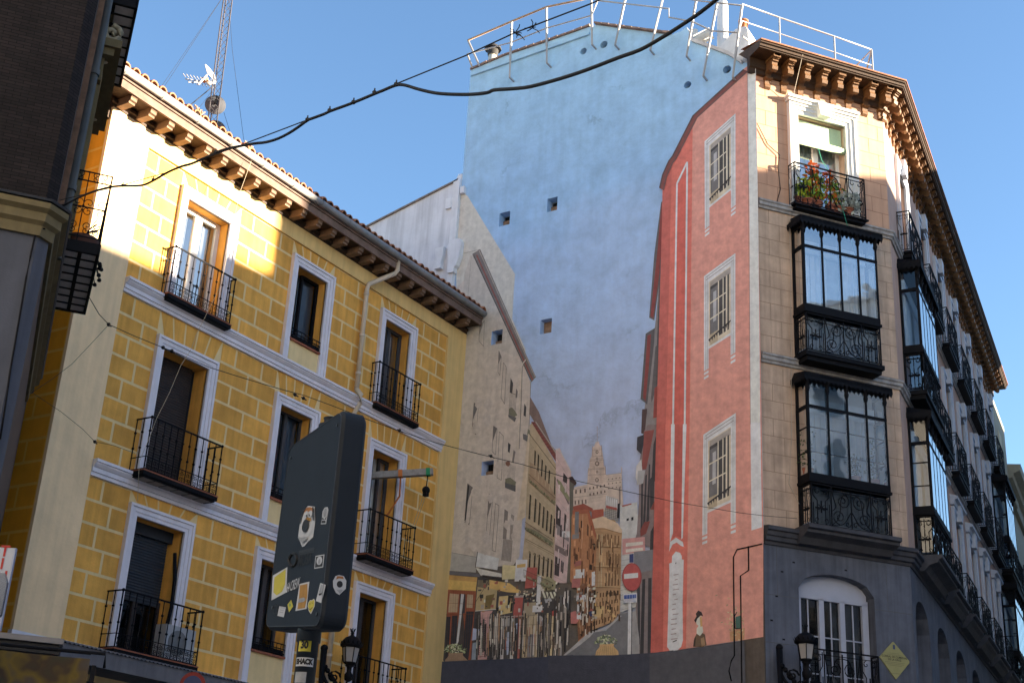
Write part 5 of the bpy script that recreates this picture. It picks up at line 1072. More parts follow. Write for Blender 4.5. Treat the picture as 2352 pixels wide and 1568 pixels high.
b.box(-18.85, -18.65, -.13, 0, 18.35, 18.65); b.box(-18.42, -18.30, -.11, 0, 18.72, 18.92)
b.prism([(-18.06+-.95, 17.2), (-18.75, 17.2), (-18.76, 16.95), (-18.8, 16.75), (-18.8, 16.6), (-19.0, 16.6), (-19.0, 16.95)], 'y', -.2, -.06)
part('moulded_quoin', b, [mat('white_plaster', (.78, .81, .85), .85, .1, 3, .1)], wb, MF)
b = MB(); b.box(-20.6, -20.38, -.075, -.06, 16.45, 16.68); b.box(-20.1, -19.75, -.07, -.06, 15.9, 16.2); b.lathe([(.09, 0), (.09, .02)], 0, 0, 10)
part('wall_vent', b, [mat('dull_vent', (.10, .11, .06), .7, .2)], wb, MF)

# brick building on the left, seen from below
a1 = ray('D', 125, 494); a0 = ray('D', 100.5, 481)
p1 = athor('D', 125, 494, 15); d0 = Vector((a0.x, a0.y, 0)).normalized(); sv = Vector((sin(R(-8)), cos(R(-8)), 0))
dt = d0.x*sv.y-d0.y*sv.x; tt = (p1.x*sv.y-p1.y*sv.x)/dt
P0 = d0*tt; P1 = Vector((p1.x, p1.y, 0)); BZ = 8.66
F1 = frame(P0, 37.2); F2 = frame(P0, math.degrees(math.atan2(P1.x-P0.x, P1.y-P0.y))); F3 = frame(P1, -52.8); SL = (P1-P0).length
def brickmat():
    m = bpy.data.materials.new('dark_brick'); m.use_nodes = True; n = m.node_tree.nodes; l = m.node_tree.links; b = n['Principled BSDF']; b.inputs['Roughness'].default_value = .9; b.inputs['Specular IOR Level'].default_value = .15
    tc = n.new('ShaderNodeTexCoord'); sp = n.new('ShaderNodeSeparateXYZ'); l.new(tc.outputs['Object'], sp.inputs[0]); cx = n.new('ShaderNodeCombineXYZ'); l.new(sp.outputs[0], cx.inputs[0]); l.new(sp.outputs[2], cx.inputs[1])
    br = n.new('ShaderNodeTexBrick'); br.inputs['Scale'].default_value = 1; br.inputs['Brick Width'].default_value = .17; br.inputs['Row Height'].default_value = .043; br.inputs['Mortar Size'].default_value = .0045; br.inputs['Bias'].default_value = 0
    br.inputs['Color1'].default_value = (.015, .0125, .0125, 1); br.inputs['Color2'].default_value = (.024, .018, .018, 1); br.inputs['Mortar'].default_value = (.006, .006, .006, 1)
    l.new(cx.outputs[0], br.inputs['Vector']); nz = n.new('ShaderNodeTexNoise'); nz.inputs['Scale'].default_value = 2; nz.inputs['Detail'].default_value = 8; l.new(tc.outputs['Object'], nz.inputs['Vector'])
    mr = n.new('ShaderNodeMapRange'); mr.inputs[1].default_value = .3; mr.inputs[2].default_value = .7; mr.inputs[3].default_value = .7; mr.inputs[4].default_value = 1.2; l.new(nz.outputs[0], mr.inputs[0])
    vm = n.new('ShaderNodeVectorMath'); vm.operation = 'SCALE'; l.new(br.outputs[0], vm.inputs[0]); l.new(mr.outputs[0], vm.inputs['Scale']); l.new(vm.outputs[0], b.inputs['Base Color'])
    bp = n.new('ShaderNodeBump'); bp.inputs['Strength'].default_value = .6; bp.inputs['Distance'].default_value = .01; l.new(br.outputs[1], bp.inputs['Height']); bp.invert = True; l.new(bp.outputs[0], b.inputs['Normal']); return m
BRK = brickmat()
bb_ = thing('apartment_building', 'dark brick building with grey rendered lower floors at the left edge, near the viewer', 'building', T(P0.x, P0.y, 0))
b = MB(); b.face([(-7, 0, BZ+.05), (0, 0, BZ+.05), (0, 0, 24), (-7, 0, 24)]); part('brick_wall', b, [BRK], bb_, F1)
b = MB(); b.face([(0, 0, BZ+.05), (SL, 0, BZ+.05), (SL, 0, 24), (0, 0, 24)]); part('brick_corner_face', b, [BRK], bb_, F2)
b = MB(); b.face([(0, 0, 0), (9, 0, 0), (9, 0, 24), (0, 0, 24)]); part('balcony_wall', b, [mat('brown_brick_side', (.10, .07, .055), .9, .2, 4)], bb_, F3)
LG = mat('blue_grey_render', (.075, .08, .10), .9, .14, 1.5, .15, .2)
b = MB(); b.face([(-7, 0, 0), (0, 0, 0), (0, 0, BZ+.05), (-7, 0, BZ+.05)]); part('lower_wall', b, [LG], bb_, F1)
b = MB(); b.face([(0, 0, 0), (SL, 0, 0), (SL, 0, BZ+.05), (0, 0, BZ+.05)]); part('lower_corner_face', b, [LG], bb_, F2)
b = MB(); b.tube([(a_[0], -.03, a_[1]) for a_ in (L(F1, 'D', *p_) for p_ in ((104, 528), (92, 526), (80, 545), (70, 590), (60, 640), (50, 700), (38, 770), (24, 850), (14, 920), (0, 1010)))], .011, 6); part('wall_cable', b, [IRON], bb_, F1)
OCS = mat('ochre_stone_cornice', (.14, .11, .055), .85, .15, 4, .15)
far3 = P1+Vector((sin(R(-52.8)), cos(R(-52.8)), 0))*6; near1 = P0-Vector((sin(R(37.2)), cos(R(37.2)), 0))*7
b = sweep([(near1.x, near1.y), (P0.x, P0.y), (P1.x, P1.y), (far3.x, far3.y)], [(0, -.42), (.04, -.42), (.05, -.30), (.10, -.26), (.10, -.16), (.16, -.12), (.16, -.05), (.02, 0), (0, 0)], BZ+.05); part('cornice', b, [OCS], bb_, I4)
b = sweep([(near1.x, near1.y), (P0.x, P0.y), (P1.x, P1.y), (far3.x, far3.y)], [(0, 0), (.17, -.04), (.19, -.02), (.02, .04)], BZ+.06); part('lead_flashing', b, [mat('lead', (.06, .065, .08), .5, .1)], bb_, I4)
b = MB(); b.tube([(.45, -.03, BZ+.1), (.45, -.03, 24)], .06, 4); part('corner_trim', b, [mat('rusty_brown_trim', (.16, .09, .055), .8, .35, 6)], bb_, F3)
b = MB(); b.tube([(1.0, -.11, BZ-.1), (1.0, -.11, 24)], .055, 8)
for z in (9.5, 11.2, 13, 15): b.tube([(1.0, -.11, z), (1.0, -.11, z+.08)], .07, 8)
part('downpipe', b, [mat('grey_pipe', (.085, .08, .07), .6, .2)], bb_, F3)
for zf in (9.05, 12.6):
    b = MB()
    for (xa, xb) in ((1.55, 1.95), (3.1, 3.5)):
        b.box(xa, xb, -.16, 0, zf, zf+2.7); b.box(xa+.08, xb-.08, -.21, -.16, zf, zf+2.6)
    b.box(1.5, 3.55, -.2, 0, zf+2.4, zf+2.75); b.box(1.4, 3.65, -.30, 0, zf+2.75, zf+2.86); b.box(1.35, 3.7, -.38, 0, zf+2.86, zf+2.98)
    b.box(1.95, 3.1, .12, .14, zf, zf+2.4); part('window_surround', b, [OCS], bb_, F3)
    for x in ((1.6, 3.2) if zf > 10 else ()):
        q = MB(); q.tube(spiral(-.22, zf-.34+3.55*0, .14, pi/2, 1.4, 0, 14), .045, 6); q.tube(spiral(-.15, zf-.72, .10, -pi/2, -1.4, 0, 12), .04, 6); q.tube([(-.06, 0, zf-.1), (-.12, 0, zf-.5), (-.05, 0, zf-1.1)], [.10, .07, .03], 8)
        part('scroll_bracket', q, [mat('aged_stone', (.30, .26, .18), .9, .25, 9)], bb_, F3 @ T(x, 0, 0) @ RZ(-pi/2) @ T(0, 0, 0) @ Matrix.Scale(-1, 4, (1, 0, 0)) if False else F3 @ T(x, 0, 0) @ RZ(pi/2))
for (zf, p, nx) in ((9.0, .58, 2), (12.6, .47, 1)):
    xa, xb, yi = (1.62, 3.72, .14) if nx == 2 else (1.35, 3.45, .20)
    q = MB(); q.box(xa, xb, -p, -.0, zf+.012, zf+.09); q.box(xa-.02, xb+.02, -p-.02, -p+.02, zf-.02, zf+.13); q.box(xa-.02, xa+.03, -p, 0, zf-.02, zf+.13); q.box(xb-.03, xb+.02, -p, 0, zf-.02, zf+.13)
    for i in range(1, 8): q.box(xa+(xb-xa)*i/8-.02, xa+(xb-xa)*i/8+.02, -p, -yi+.1, zf-.01, zf+.015)
    if nx == 2: q.box(xa, xb, -(p+yi)/2-.025, -(p+yi)/2+.025, zf-.008, zf+.014)
    o = part('balcony', q, [IRON], bb_, F3)
    q = MB()
    for i in range(8): q.box(xa+(xb-xa)*i/8+.02, xa+(xb-xa)*(i+1)/8-.02, -p+.02, -yi, zf+.0, zf+.0115)
    part('underside_panel', q, [mat('underside_grey', (.50, .48, .48), .8, .2, 5)], o, F3)
    q = MB()
    for z in (zf+.2, zf+.62, zf+1.0, zf+1.13): q.tube([(xa, -.02, z), (xa, -p, z), (xb, -p, z), (xb, -.02, z)], .012, 4)
    for x in (xa, xb):
        for y in (-.05, -p*.5, -p): q.tube([(x, y, zf), (x, y, zf+1.13)], .014 if y == -p else .010, 4)
    for i in range(1, 14): x = xa+(xb-xa)*i/14; q.tube([(x, -p, zf), (x, -p, zf+1.13)], .009, 4)
    c = MB()
    for cx_ in (p*.25, p*.75):
        for sg_ in (-1, 1):
            for zc, rr in ((zf+.62, .085), (zf+1.065, .05), (zf+.32, .06)):
                c.tube(spiral(cx_+sg_*rr*.9, zc+rr*.7, rr, -pi/2, sg_*1.2), .008, 4); c.tube(spiral(cx_+sg_*rr*.9, zc-rr*.7, rr*.8, pi/2, -sg_*1.2), .008, 4)
    for x in (xa, xb): q.add([(x, -u, z) for u, _, z in c.v], c.f)
    part('railing', q, [IRON], o, F3)

# ============================================================ SMALLER THINGS
SM = mat('galvanised_white_rail', (.42, .41, .40), .45, .1, 6, metal=.2)
# roof guard rail running round the gable and the corner
gr = thing('guard_rail', 'white tubular guard rail on long brackets running round the roof edge of the blue gable', 'railing', T(-14, 25.4, 22.5))
def g3(k, x, y, p): a = L(MF, k, x, y, p); return Vector((a[0], 25.56-p, a[1]))
posts = [((415, 540), (430, 150)), ((675, 440), (672, 50)), ((990, 312), (985, -15)), ((1150, 315), (1230, -45)), ((1395, 350), (1490, -35)), ((1648, 392), (1715, 5)), ((1765, 530), (1860, 25)), ((1970, 540), (2035, 40))]
tops = []; mids = []
for (bx, by), (tx, ty) in posts:
    bt = g3('c', bx, by, .22); tp = g3('c', tx, ty, .55)
    q = MB(); bt2 = bt+(tp-bt)*.45
    q.tube([(bt.x, 25.56, bt.z), (bt.x, 25.34, bt.z), tuple(bt), tuple(bt2)], .028, 4); q.tube([tuple(bt+(tp-bt)*.30), tuple(tp)], .033, 4)
    part('post', q, [SM], gr, I4); tops.append(tp); mids.append(bt+(tp-bt)*.62)
c0 = g3('c', 125, 282, .55); c0b = g3('c', 205, 460, .1); m0 = g3('c', 120, 378, .5)
q = MB(); q.tube([tuple(c0b), tuple(c0)], .03, 6); q.tube([tuple(g3('c', 155, 470, .1)), tuple(m0)], .025, 6); part('post', q, [SM], gr, I4)
cp = [CF @ Vector((x, .45, z)) for x, z in ((-.05, 22.25), (1.0, 22.18), (2.58, 22.1), (3.69, 22.03))]; cm_ = [CF @ Vector((x, .45, z)) for x, z in ((-.05, 21.75), (1.0, 21.70), (2.58, 21.62), (3.69, 21.55))]
e1 = LF @ Vector((1.0, .9, 21.9)); e2 = LF @ Vector((1.0, .9, 21.4))
q = MB(); q.tube([tuple(c0)]+[tuple(p) for p in tops[:3]], .028, 6); part('top_rail', q, [mat('copper_tone_rail', (.50, .33, .20), .5, .15, 6)], gr, I4)
st = g3('c', 1525, 62, .55); st2 = g3('c', 1525, 122, .55)
q = MB(); q.tube([tuple(tops[2]), tuple(g3('c', 1030, 5, .55)), tuple(st), tuple(st2), tuple(mids[5]), tuple(mids[6]), tuple(mids[7])], .022, 6); q.tube([tuple(g3('c', 1620, -15, .55)), tuple(tops[5]), tuple(tops[7])], .021, 6)
q.tube([tuple(m0)]+[tuple(p) for p in mids[:3]]+[tuple(g3('c', 1030, 5, .55))], .02, 6); part('top_rail', q, [SM], gr, I4)
q = MB(); q.tube([tuple(tops[7])]+[tuple(p) for p in cp]+[tuple(e1)], .021, 6); q.tube([tuple(mids[7])]+[tuple(p) for p in cm_]+[tuple(e2)], .015, 6); q.tube([tuple(g3('c', 2040, 255, .4)), tuple(CF @ Vector((.6, .45, 21.0)))], .02, 6); part('corner_rail', q, [SM], gr, I4)
for p in cp[1:]:
    q = MB(); q.tube([(p.x, p.y, 20.6), tuple(p)], .023, 6); part('post', q, [SM], gr, I4)
q = MB(); q.tube([tuple(cp[3]), tuple(LF @ Vector((.3, .5, 20.9)))], .026, 6); part('post', q, [SM], gr, I4)
# chimneys
pos = g3('c', 250, 440, -.3)
q = MB(); q.lathe([(.12, -.5), (.12, .48)], 0, 0, 10); o = single('flue_pipe', q, [mat('cream_flue', (.62, .58, .48), .6, .1)], 'cream flue pipe with dark conical cowl on the left end of the blue gable', 'chimney', T(pos.x, pos.y+.3, pos.z))
q = MB(); q.lathe([(.24, .62), (.24, .66), (.05, .82), (.01, .83)], 0, 0, 10); q.lathe([(.14, .42), (.16, .62)], 0, 0, 10); part('cowl', q, [mat('dark_cowl', (.06, .055, .05), .6, .2)], o)
a = L(MF, 'c', 1840, 310, -.3); c = L(MF, 'c', 2050, 355, -.3)
q = MB(); w0 = -.45; q.add([(-.52, 0, -.6), (.52, 0, -.6), (.52, .7, -.6), (-.52, .7, -.6), (-.52, 0, .02), (.52, 0, -.12), (.52, .7, -.12), (-.52, .7, .02), (-.02, .15, .62), (.44, .15, .60), (.44, .6, .60), (-.02, .6, .62), (.10, .2, .78), (.36, .2, .78), (.36, .55, .78), (.10, .55, .78)],
    [(0, 1, 5, 4), (1, 2, 6, 5), (2, 3, 7, 6), (3, 0, 4, 7), (4, 5, 9, 8), (5, 6, 10, 9), (6, 7, 11, 10), (7, 4, 8, 11), (8, 9, 13, 12), (9, 10, 14, 13), (10, 11, 15, 14), (11, 8, 12, 15), (12, 13, 14, 15)])
o = single('chimney_stack', q, [mat('whitewash', (.74, .72, .68), .9, .12, 4, .1, .3, bscale=15)], 'whitewashed sloping chimney stack with a terracotta pot above the right end of the blue gable', 'chimney', T((a[0]+c[0])/2, 25.86, 21.0))
q = MB(); q.lathe([(.10, .76), (.11, 1.0), (.13, 1.02), (.13, 1.1), (.09, 1.1)], .22, .4, 10); part('chimney_pot', q, [mat('orange_terracotta', (.48, .17, .06), .8, .15)], o)
pp = g3('c', 1900, 260, -.7); q = MB(); q.lathe([(.14, -.6), (.14, 1.0), (.12, 1.05), (.02, 1.06)], 0, 0, 12); single('vent_pipe', q, [WHITEP], 'plain white vent pipe behind the whitewashed chimney stack', 'pipe', T(pp.x, pp.y, pp.z))
pp = g3('c', 1740, 265, -.4); q = MB(); q.tube([(-.4, 0, -.12), (.28, .1, .12)], .15, 10); q.lathe([(.10, .1), (.09, .34), (.02, .36)], -.18, .1, 8); single('ridge_pipe', q, [mat('white_clay', (.66, .62, .54), .8, .15, 6)], 'short white clay pipe lying on the parapet behind the guard rail', 'pipe', T(pp.x, pp.y, pp.z))
# antenna mast on the yellow roof
MX = -22; fr = frame((MX, 0), 0)
def m3(k, x, y, off=0): a = L(fr, k, x, y, off); return Vector((MX+off, a[0], a[1]))
mb_, mt_ = m3('D', 481, 310), m3('D', 522, -10); base = Vector((MX, mb_.y, 16.4)); mt_ = mb_+(mt_-mb_)*1.9
am = thing('antenna_mast', 'tall lattice antenna mast standing on the yellow building roof', 'mast', T(*base))
legs = [Vector((.0, -.11, 0)), Vector((-.1, .07, 0)), Vector((.1, .09, 0))]
LATT = mat('painted_mast', (.085, .075, .08), .6, .3, 3, metal=.2)
q = MB(); ax = (mt_-mb_).normalized(); P0_ = mb_-ax*((mb_.z-16.4)/ax.z); H = (mt_-P0_).length
for l_ in legs: q.tube([tuple(P0_+l_), tuple(P0_+l_+ax*H)], .017, 5)
n = int(H/.2)
for i in range(n):
    for j in range(3): q.tube([tuple(P0_+legs[j]+ax*(i*.2)), tuple(P0_+legs[(j+1) % 3]+ax*(i*.2+.2))], .006, 4)
part('lattice', q, [LATT], am, I4)
q = MB(); s_ = mb_+ax*(m3('y', 790, 600)-mb_).length
for tgt in (m3('D', 372, 205)+Vector((0, -2, -2.5)), m3('y', 0, 420)+Vector((-1, -3, -4.5)), m3('y', 0, 490)+Vector((-1, -3, -4.6)), m3('y', 1285, 1560), m3('y', 1050, 1460), m3('y', 1265, 1560)): pass
topw = mb_+ax*4.2
for a, c in ((topw, m3('y', 0, 420)+(m3('y', 0, 420)-topw)*.9), (topw, m3('y', 0, 490)+(m3('y', 0, 490)-topw)*.9), (m3('y', 1085, 0), m3('y', 1285, 1568)), (topw, m3('y', 1085, 0)), (m3('y', 780, 620), m3('y', 360, 960)), (m3('y', 760, 680), m3('y', 510, 1010)), (m3('y', 940, 1090), m3('y', 1050, 1450))): q.tube([tuple(a), tuple(c)], .0045, 4)
q.tube([tuple(m3('y', 780, 610)), tuple(m3('y', 350, 965))], .014, 4); part('guy_wire', q, [mat('steel_wire', (.03, .032, .04), .7, 0, spec=.05)], am, I4)
tv = thing('tv_antenna', 'white television antenna with short rods clamped to the lattice mast', 'antenna', T(*m3('y', 780, 600)))
q = MB(); q.tube([tuple(m3('y', 790, 590)), tuple(m3('y', 270, 505))], .016, 4); q.tube([tuple(m3('y', 790, 560)), tuple(m3('y', 320, 565))], .014, 4)
ALU = mat('aluminium', (.30, .30, .31), .5, .05, metal=.2)
for i in range(9): x = 240+i*60; y = 430+i*13; q.tube([tuple(m3('y', x-15, y-20, .25)), tuple(m3('y', x+28, y+38, .15))], .010, 4); q.tube([tuple(m3('y', x+55, y+75, -.1)), tuple(m3('y', x+105, y+150, -.2))], .008, 4) if i < 8 else None
part('rods', q, [ALU], tv, I4)
q = MB(); V_ = [m3('y', *p) for p in ((610, 255), (665, 300), (770, 430), (800, 580), (740, 510), (650, 400))]
for i in range(6): q.tube([tuple(V_[i]), tuple(V_[(i+1) % 6])], .012, 4)
for i in range(7): t = i/7; q.tube([tuple(V_[0].lerp(V_[5], t) if t < .99 else V_[5]), tuple(V_[1].lerp(V_[2], t))], .006, 4); q.tube([tuple(V_[5].lerp(V_[4], t)), tuple(V_[2].lerp(V_[3], t))], .006, 4)
q.tube([tuple(m3('y', 490, 605, .2)), tuple(m3('y', 640, 440, .2))], .03, 4); q.tube([tuple(m3('y', 640, 540)), tuple(m3('y', 700, 600))], .06, 6)
part('reflector', q, [ALU], tv, I4)
q = MB(); q.box(-.07, .07, -.05, .05, -.05, .05); part('amplifier_box', q, [mat('orange_plastic', (.45, .2, .04), .5, 0)], tv, T(*m3('y', 605, 520, .1)))
def dish(k, cx_, cy_, r_, nm):
    o_ = thing('satellite_dish', nm, 'satellite dish', T(*m3(k, cx_, cy_)), 'satellite dishes on the mast')
    q = MB(); prof = [(.001, -.055), (r_*.4, -.045), (r_*.75, -.022), (r_, 0), (r_*1.02, .012), (r_*.98, .016), (r_*.7, -.01), (r_*.3, -.03), (.001, -.04)]
    q.lathe(prof, 0, 0, 28, smooth=False); D_ = Vector((-.74, .67, .12)).to_track_quat('Z', 'Y').to_matrix().to_4x4(); part('reflector', q, [mat('grey_dish', (.10, .102, .112), 1.0, .08, spec=0)], o_, W[o_.name] @ D_)
    q = MB(); q.tube([(.0, .03, -.1), (.0, .14, -.18), (0, .28, .05)], .012, 5); q.box(-.03, .03, -.02, .09, -.14, -.05); part('mount', q, [IRON], o_, W[o_.name] @ D_); return o_
dish('y', 790, 955, .25, 'grey satellite dish fixed half way up the lattice mast'); dish('y', 790, 1390, .25, 'lower grey satellite dish just showing above the yellow roof gutter')
# weeds on the gutter
for px_, py_ in (('y', (510, 1050)), ('8', (785, 370)), ('8', (1290, 770))):
    q = MB(); c_ = L(YF, px_, *py_, .58); 
    for i in range(16): a = rnd.uniform(-.8, .8); hh = rnd.uniform(.08, .18); q.tube([(c_[0], -.58, 15.15), (c_[0]+a*hh, -.58+rnd.uniform(-.05, .05), 15.15+hh)], .006, 3); q.sphere((c_[0]+a*hh, -.58, 15.15+hh), .018, 5)
    single('dry_weed', q, [mat('dry_weed', (.42, .30, .22), .9, .3)], {'y': 'dry weed tuft on the gutter just left of the antenna mast', '8': 'dry weed tuft on the gutter right of the antenna mast'}[px_] if py_[0] != 1290 else 'dry weed tuft on the gutter where the thick cable crosses it', 'weed', YF, 'weeds on the gutter')

# overhead cables
cA, cB = athor('D', 135, 470, 15.3), athor('D', 1655, -8, 6.6)
az = math.degrees(math.atan2(cB.x-cA.x, cB.y-cA.y)); CBF = frame((cA.x, cA.y), az)
def c3(k, x, y): a = L(CBF, k, x, y); return CBF @ Vector((a[0], 0, a[1]))
CBL = mat('black_cable', (.014, .014, .016), .55, .2, 20)
pts = [c3('D', *p) for p in ((133, 472), (150, 470), (178, 455), (215, 440), (252, 430), (282, 427), (325, 426), (352, 415), (385, 396), (415, 383), (440, 376), (475, 361), (505, 347), (540, 338), (583, 330), (610, 327), (640, 318), (672, 301), (706, 277), (718, 272), (745, 262), (760, 255), (812, 236), (860, 216), (880, 208), (910, 196), (930, 196), (960, 205), (1000, 214), (1040, 217), (1085, 217), (1120, 213), (1135, 207), (1180, 204), (1220, 199), (1290, 180), (1350, 160), (1420, 133), (1470, 115), (1515, 90), (1560, 62), (1610, 28), (1655, -8))]
ext = pts[-1]+(pts[-1]-pts[-2]).normalized()*7
pts2 = []
for i in range(len(pts)-1):
    p0_, p1_, p2_, p3_ = pts[max(i-1, 0)], pts[i], pts[i+1], pts[min(i+2, len(pts)-1)]
    for t in (0, .33, .67): pts2.append(.5*((2*p1_)+(p2_-p0_)*t+(2*p0_-5*p1_+4*p2_-p3_)*t*t+(3*p1_-p0_-3*p2_+p3_)*t**3))
oc = thing('overhead_cable', 'thick sagging black cable tied to a thin wire across the sky', 'cable', T(*pts[0]))
q = MB(); q.tube([tuple(p) for p in pts2]+[tuple(pts[-1]), tuple(ext)], .0128, 8); part('thick_cable', q, [CBL], oc, I4)
q = MB(); q.tube([tuple(c3('D', *p)) for p in ((138, 460), (282, 425), (380, 397), (560, 331), (700, 278), (810, 236), (910, 193), (1070, 128), (1180, 77), (1360, 8), (1400, -10))]+[tuple(c3('D', 1700, -140)+(c3('D', 1700, -140)-c3('D', 1400, -10))*4)], .0055, 5); part('messenger_wire', q, [CBL], oc, I4)
for x, y in ((282, 426), (352, 413), (495, 350), (706, 275), (757, 254), (860, 213), (910, 194), (812, 235)):
    q = MB(); p = c3('D', x, y); q.sphere(tuple(p), .02, 6); q.tube([tuple(p+Vector((0, 0, -.02))), tuple(p+Vector((0, 0, .04)))], .006, 4); part('cable_tie', q, [CBL], oc, I4)
for cx_, cy_, n in ((1183, 76, 14), (1222, 65, 10)):
    p = c3('D', cx_, cy_); q = MB()
    for i in range(n): v = Vector((rnd.uniform(-1, 1), rnd.uniform(-1, 1), rnd.uniform(-1, .6)))*.06; q.tube([tuple(p), tuple(p+v*.6+Vector((.01, 0, 0))), tuple(p+v)], .004, 3)
    part('frayed_tape', q, [CBL], oc, I4)
wA = F3 @ Vector((3.5, -.5, 8.95))
def wire(nm, label, fr_, pts_, r_, ties=()):
    f_ = lambda k, x, y: (lambda a: fr_ @ Vector((a[0], 0, a[1])))(L(fr_, k, x, y))
    o_ = thing(nm, label, 'wire', T(*f_('D', *pts_[0]))); q = MB(); q.tube([tuple(f_('D', *p)) for p in pts_], r_, 5); part('strand', q, [CBL], o_, I4)
    if ties:
        q = MB()
        for p in ties: c_ = f_('D', *p); q.sphere(tuple(c_), .03, 5); q.tube([tuple(c_+Vector((-.06, .02, .03))), tuple(c_+Vector((.08, -.02, -.05)))], .012, 4)
        part('knot', q, [CBL], o_, I4)
    return o_
wB = Vector((-9.6, 26.0, 0)); fr1 = frame((wA.x, wA.y), math.degrees(math.atan2(wB.x-wA.x, wB.y-wA.y)))
wire('wire', 'long thin dark wire slung across the yellow facade and the mural', fr1, [(205, 683), (228, 722), (250, 745), (310, 772), (372, 797), (410, 812), (480, 843), (560, 868), (640, 892), (700, 908), (760, 930), (850, 965), (920, 990), (1000, 1016), (1100, 1042), (1200, 1066), (1330, 1105), (1430, 1126), (1550, 1152), (1700, 1177), (1758, 1184), (1830, 1190)], .006, [(250, 745), (375, 798), (395, 806), (678, 906), (697, 914), (918, 988), (1128, 1047)])
wire('wire', 'thin pale wire running down from a knot across the yellow corner to the side street', frame((-16.4, 0), 0), [(250, 745), (215, 783), (165, 836), (120, 870), (72, 902)], .004)
wire('wire', 'thin wire crossing the yellow corner strip to a white insulator below', frame((-17.3, 0), 0), [(75, 902), (140, 945), (190, 985), (218, 1014), (260, 1022), (310, 1040)], .0038, [(218, 1014)])
wire('hanging_rope', 'thin pale rope hanging in front of the left windows of the yellow building', frame((-17.35, 0), 0), [(577, 370), (562, 412), (550, 445), (534, 520), (515, 620), (505, 660), (480, 710), (450, 770), (440, 800), (415, 840), (390, 900), (360, 960), (345, 1000), (320, 1060), (316, 1150)], .0042)
bpy.data.objects['hanging_rope'].children[0].data.materials[0] = mat('pale_rope', (.5, .42, .3), .8, 0)

# hoist beam in the second-floor window
hb = thing('hoist_beam', 'grey timber hoist beam sticking out of the open second-floor window with a pulley', 'beam', T(-18, 22.6, 10.2))
q = MB(); A_ = Vector((-18.3, 22.55, 10.15)); a = L(frame((-17.0, 0), 0), '2', 1015, 397); B_ = Vector((-17.0, a[0], a[1]))
q.tube([tuple(A_), tuple(B_)], [.10, .10], 4); part('timber', q, [mat('grey_timber', (.30, .28, .26), .8, .25, 8, 0, .2)], hb, I4)
for f, c_ in ((.52, (.50, .16, .04)), (.93, (.02, .25, .10))):
    p = A_.lerp(B_, f); d = (B_-A_).normalized()*.045; q = MB(); q.tube([tuple(p-d), tuple(p+d)], .112, 4); part('strap', q, [mat('strap_%d' % int(f*100), c_, .7, .1)], hb, I4)
q = MB(); p = A_.lerp(B_, .52); q.tube([tuple(p), tuple(p+Vector((0, .03, -.5))), tuple(p+Vector((-.3, 0, -.95)))], .02, 4); part('hanging_strap', q, [mat('strap_52', (1, 1, 1))], hb, I4)
p = A_.lerp(B_, .93); q = MB(); q.tube([tuple(p), tuple(p+Vector((0, -.03, -.33)))], .012, 4); q.sphere(tuple(p+Vector((0, -.03, -.42))), .09, 8); q.box(p.x-.05, p.x+.05, p.y-.08, p.y+.02, p.z-.56, p.z-.45); part('pulley', q, [IRON], hb, I4)
q = MB(); e = Vector((-17.6, 23.55, 9.22))
for s_ in (-.04, .04): q.tube([tuple(p+Vector((0, s_-.03, -.45))), tuple(e+Vector((0, s_, 0)))], .006, 4)
part('rope', q, [mat('pale_rope', (.5, .42, .3))], hb, I4)
q = MB(); q.tube([(22.1, -.1, 9.75), (22.4, -.2, 9.72)], .012, 4)
# air-conditioning unit on the lower-left balcony
q = MB(); q.box(0, .72, 0, .26, 0, .58); ac = single('air_conditioner', q, [mat('ac_white', (.36, .37, .39), .5, .08)], 'white air-conditioning unit on the lowest left balcony of the yellow building', 'air conditioner', YF @ T(16.75, -.33, 5.18))
q = MB(); q.prism([(.30+.22*cos(t*pi/12), .29+.22*sin(t*pi/12)) for t in range(24)], 'y', -.012, -.001); part('fan_grille', q, [mat('ac_dark', (.16, .165, .17), .6, .1)], ac)
q = MB(); q.tube([(.1, .1, .58), (.16, .12, .9), (.22, .2, 1.4), (.24, .32, 1.9)], .035, 6); part('hose', q, [IRON], ac)

# flower pots on the top balcony
LEAF = [mat('leaf_green', (.22, .38, .04), .6, .3, 9), mat('leaf_lime', (.50, .60, .07), .6, .3, 9), mat('flower_orange', (.72, .16, .02), .6, .2, 9), mat('leaf_silver', (.42, .47, .44), .7, .2, 9), mat('leaf_bronze', (.62, .24, .06), .7, .3, 9)]
def pot_plant(x, r_, h_, kinds, n, spread, label, cat='plant', trail=0):
    o_ = thing('potted_plant', label, cat, CF @ T(x, -.13, 16.63), 'plants on the top balcony'); q = MB(); q.lathe([(r_*.7, 0), (r_, .16), (r_*1.08, .165), (r_*1.08, .2), (r_*.8, .2)], 0, 0, 10); part('pot', q, [TERRA], o_)
    q = MB()
    for i in range(n):
        a, b_, t = rnd.uniform(0, 2*pi), rnd.random()**.5*spread, rnd.random(); z = .2+h_*t-(trail*rnd.random() if rnd.random() < .5 else 0); c_ = Vector((b_*cos(a), max(-.2, min(.1, b_*sin(a)*.6)) - (.08 if trail else 0), z)); s_ = rnd.uniform(.04, .075)
        u = Vector((rnd.gauss(0, 1), rnd.gauss(0, 1), rnd.gauss(0, .7))).normalized(); w_ = u.cross(Vector((rnd.random(), rnd.random(), 1))).normalized()
        q.add([tuple(c_-u*s_), tuple(c_+w_*s_*.55), tuple(c_+u*s_), tuple(c_-w_*s_*.55)], [(0, 1, 2, 3)], rnd.choice(range(len(kinds))) if t < .75 or len(kinds) == 1 else len(kinds)-1)
    part('foliage', q, [LEAF[k] for k in kinds], o_); return o_
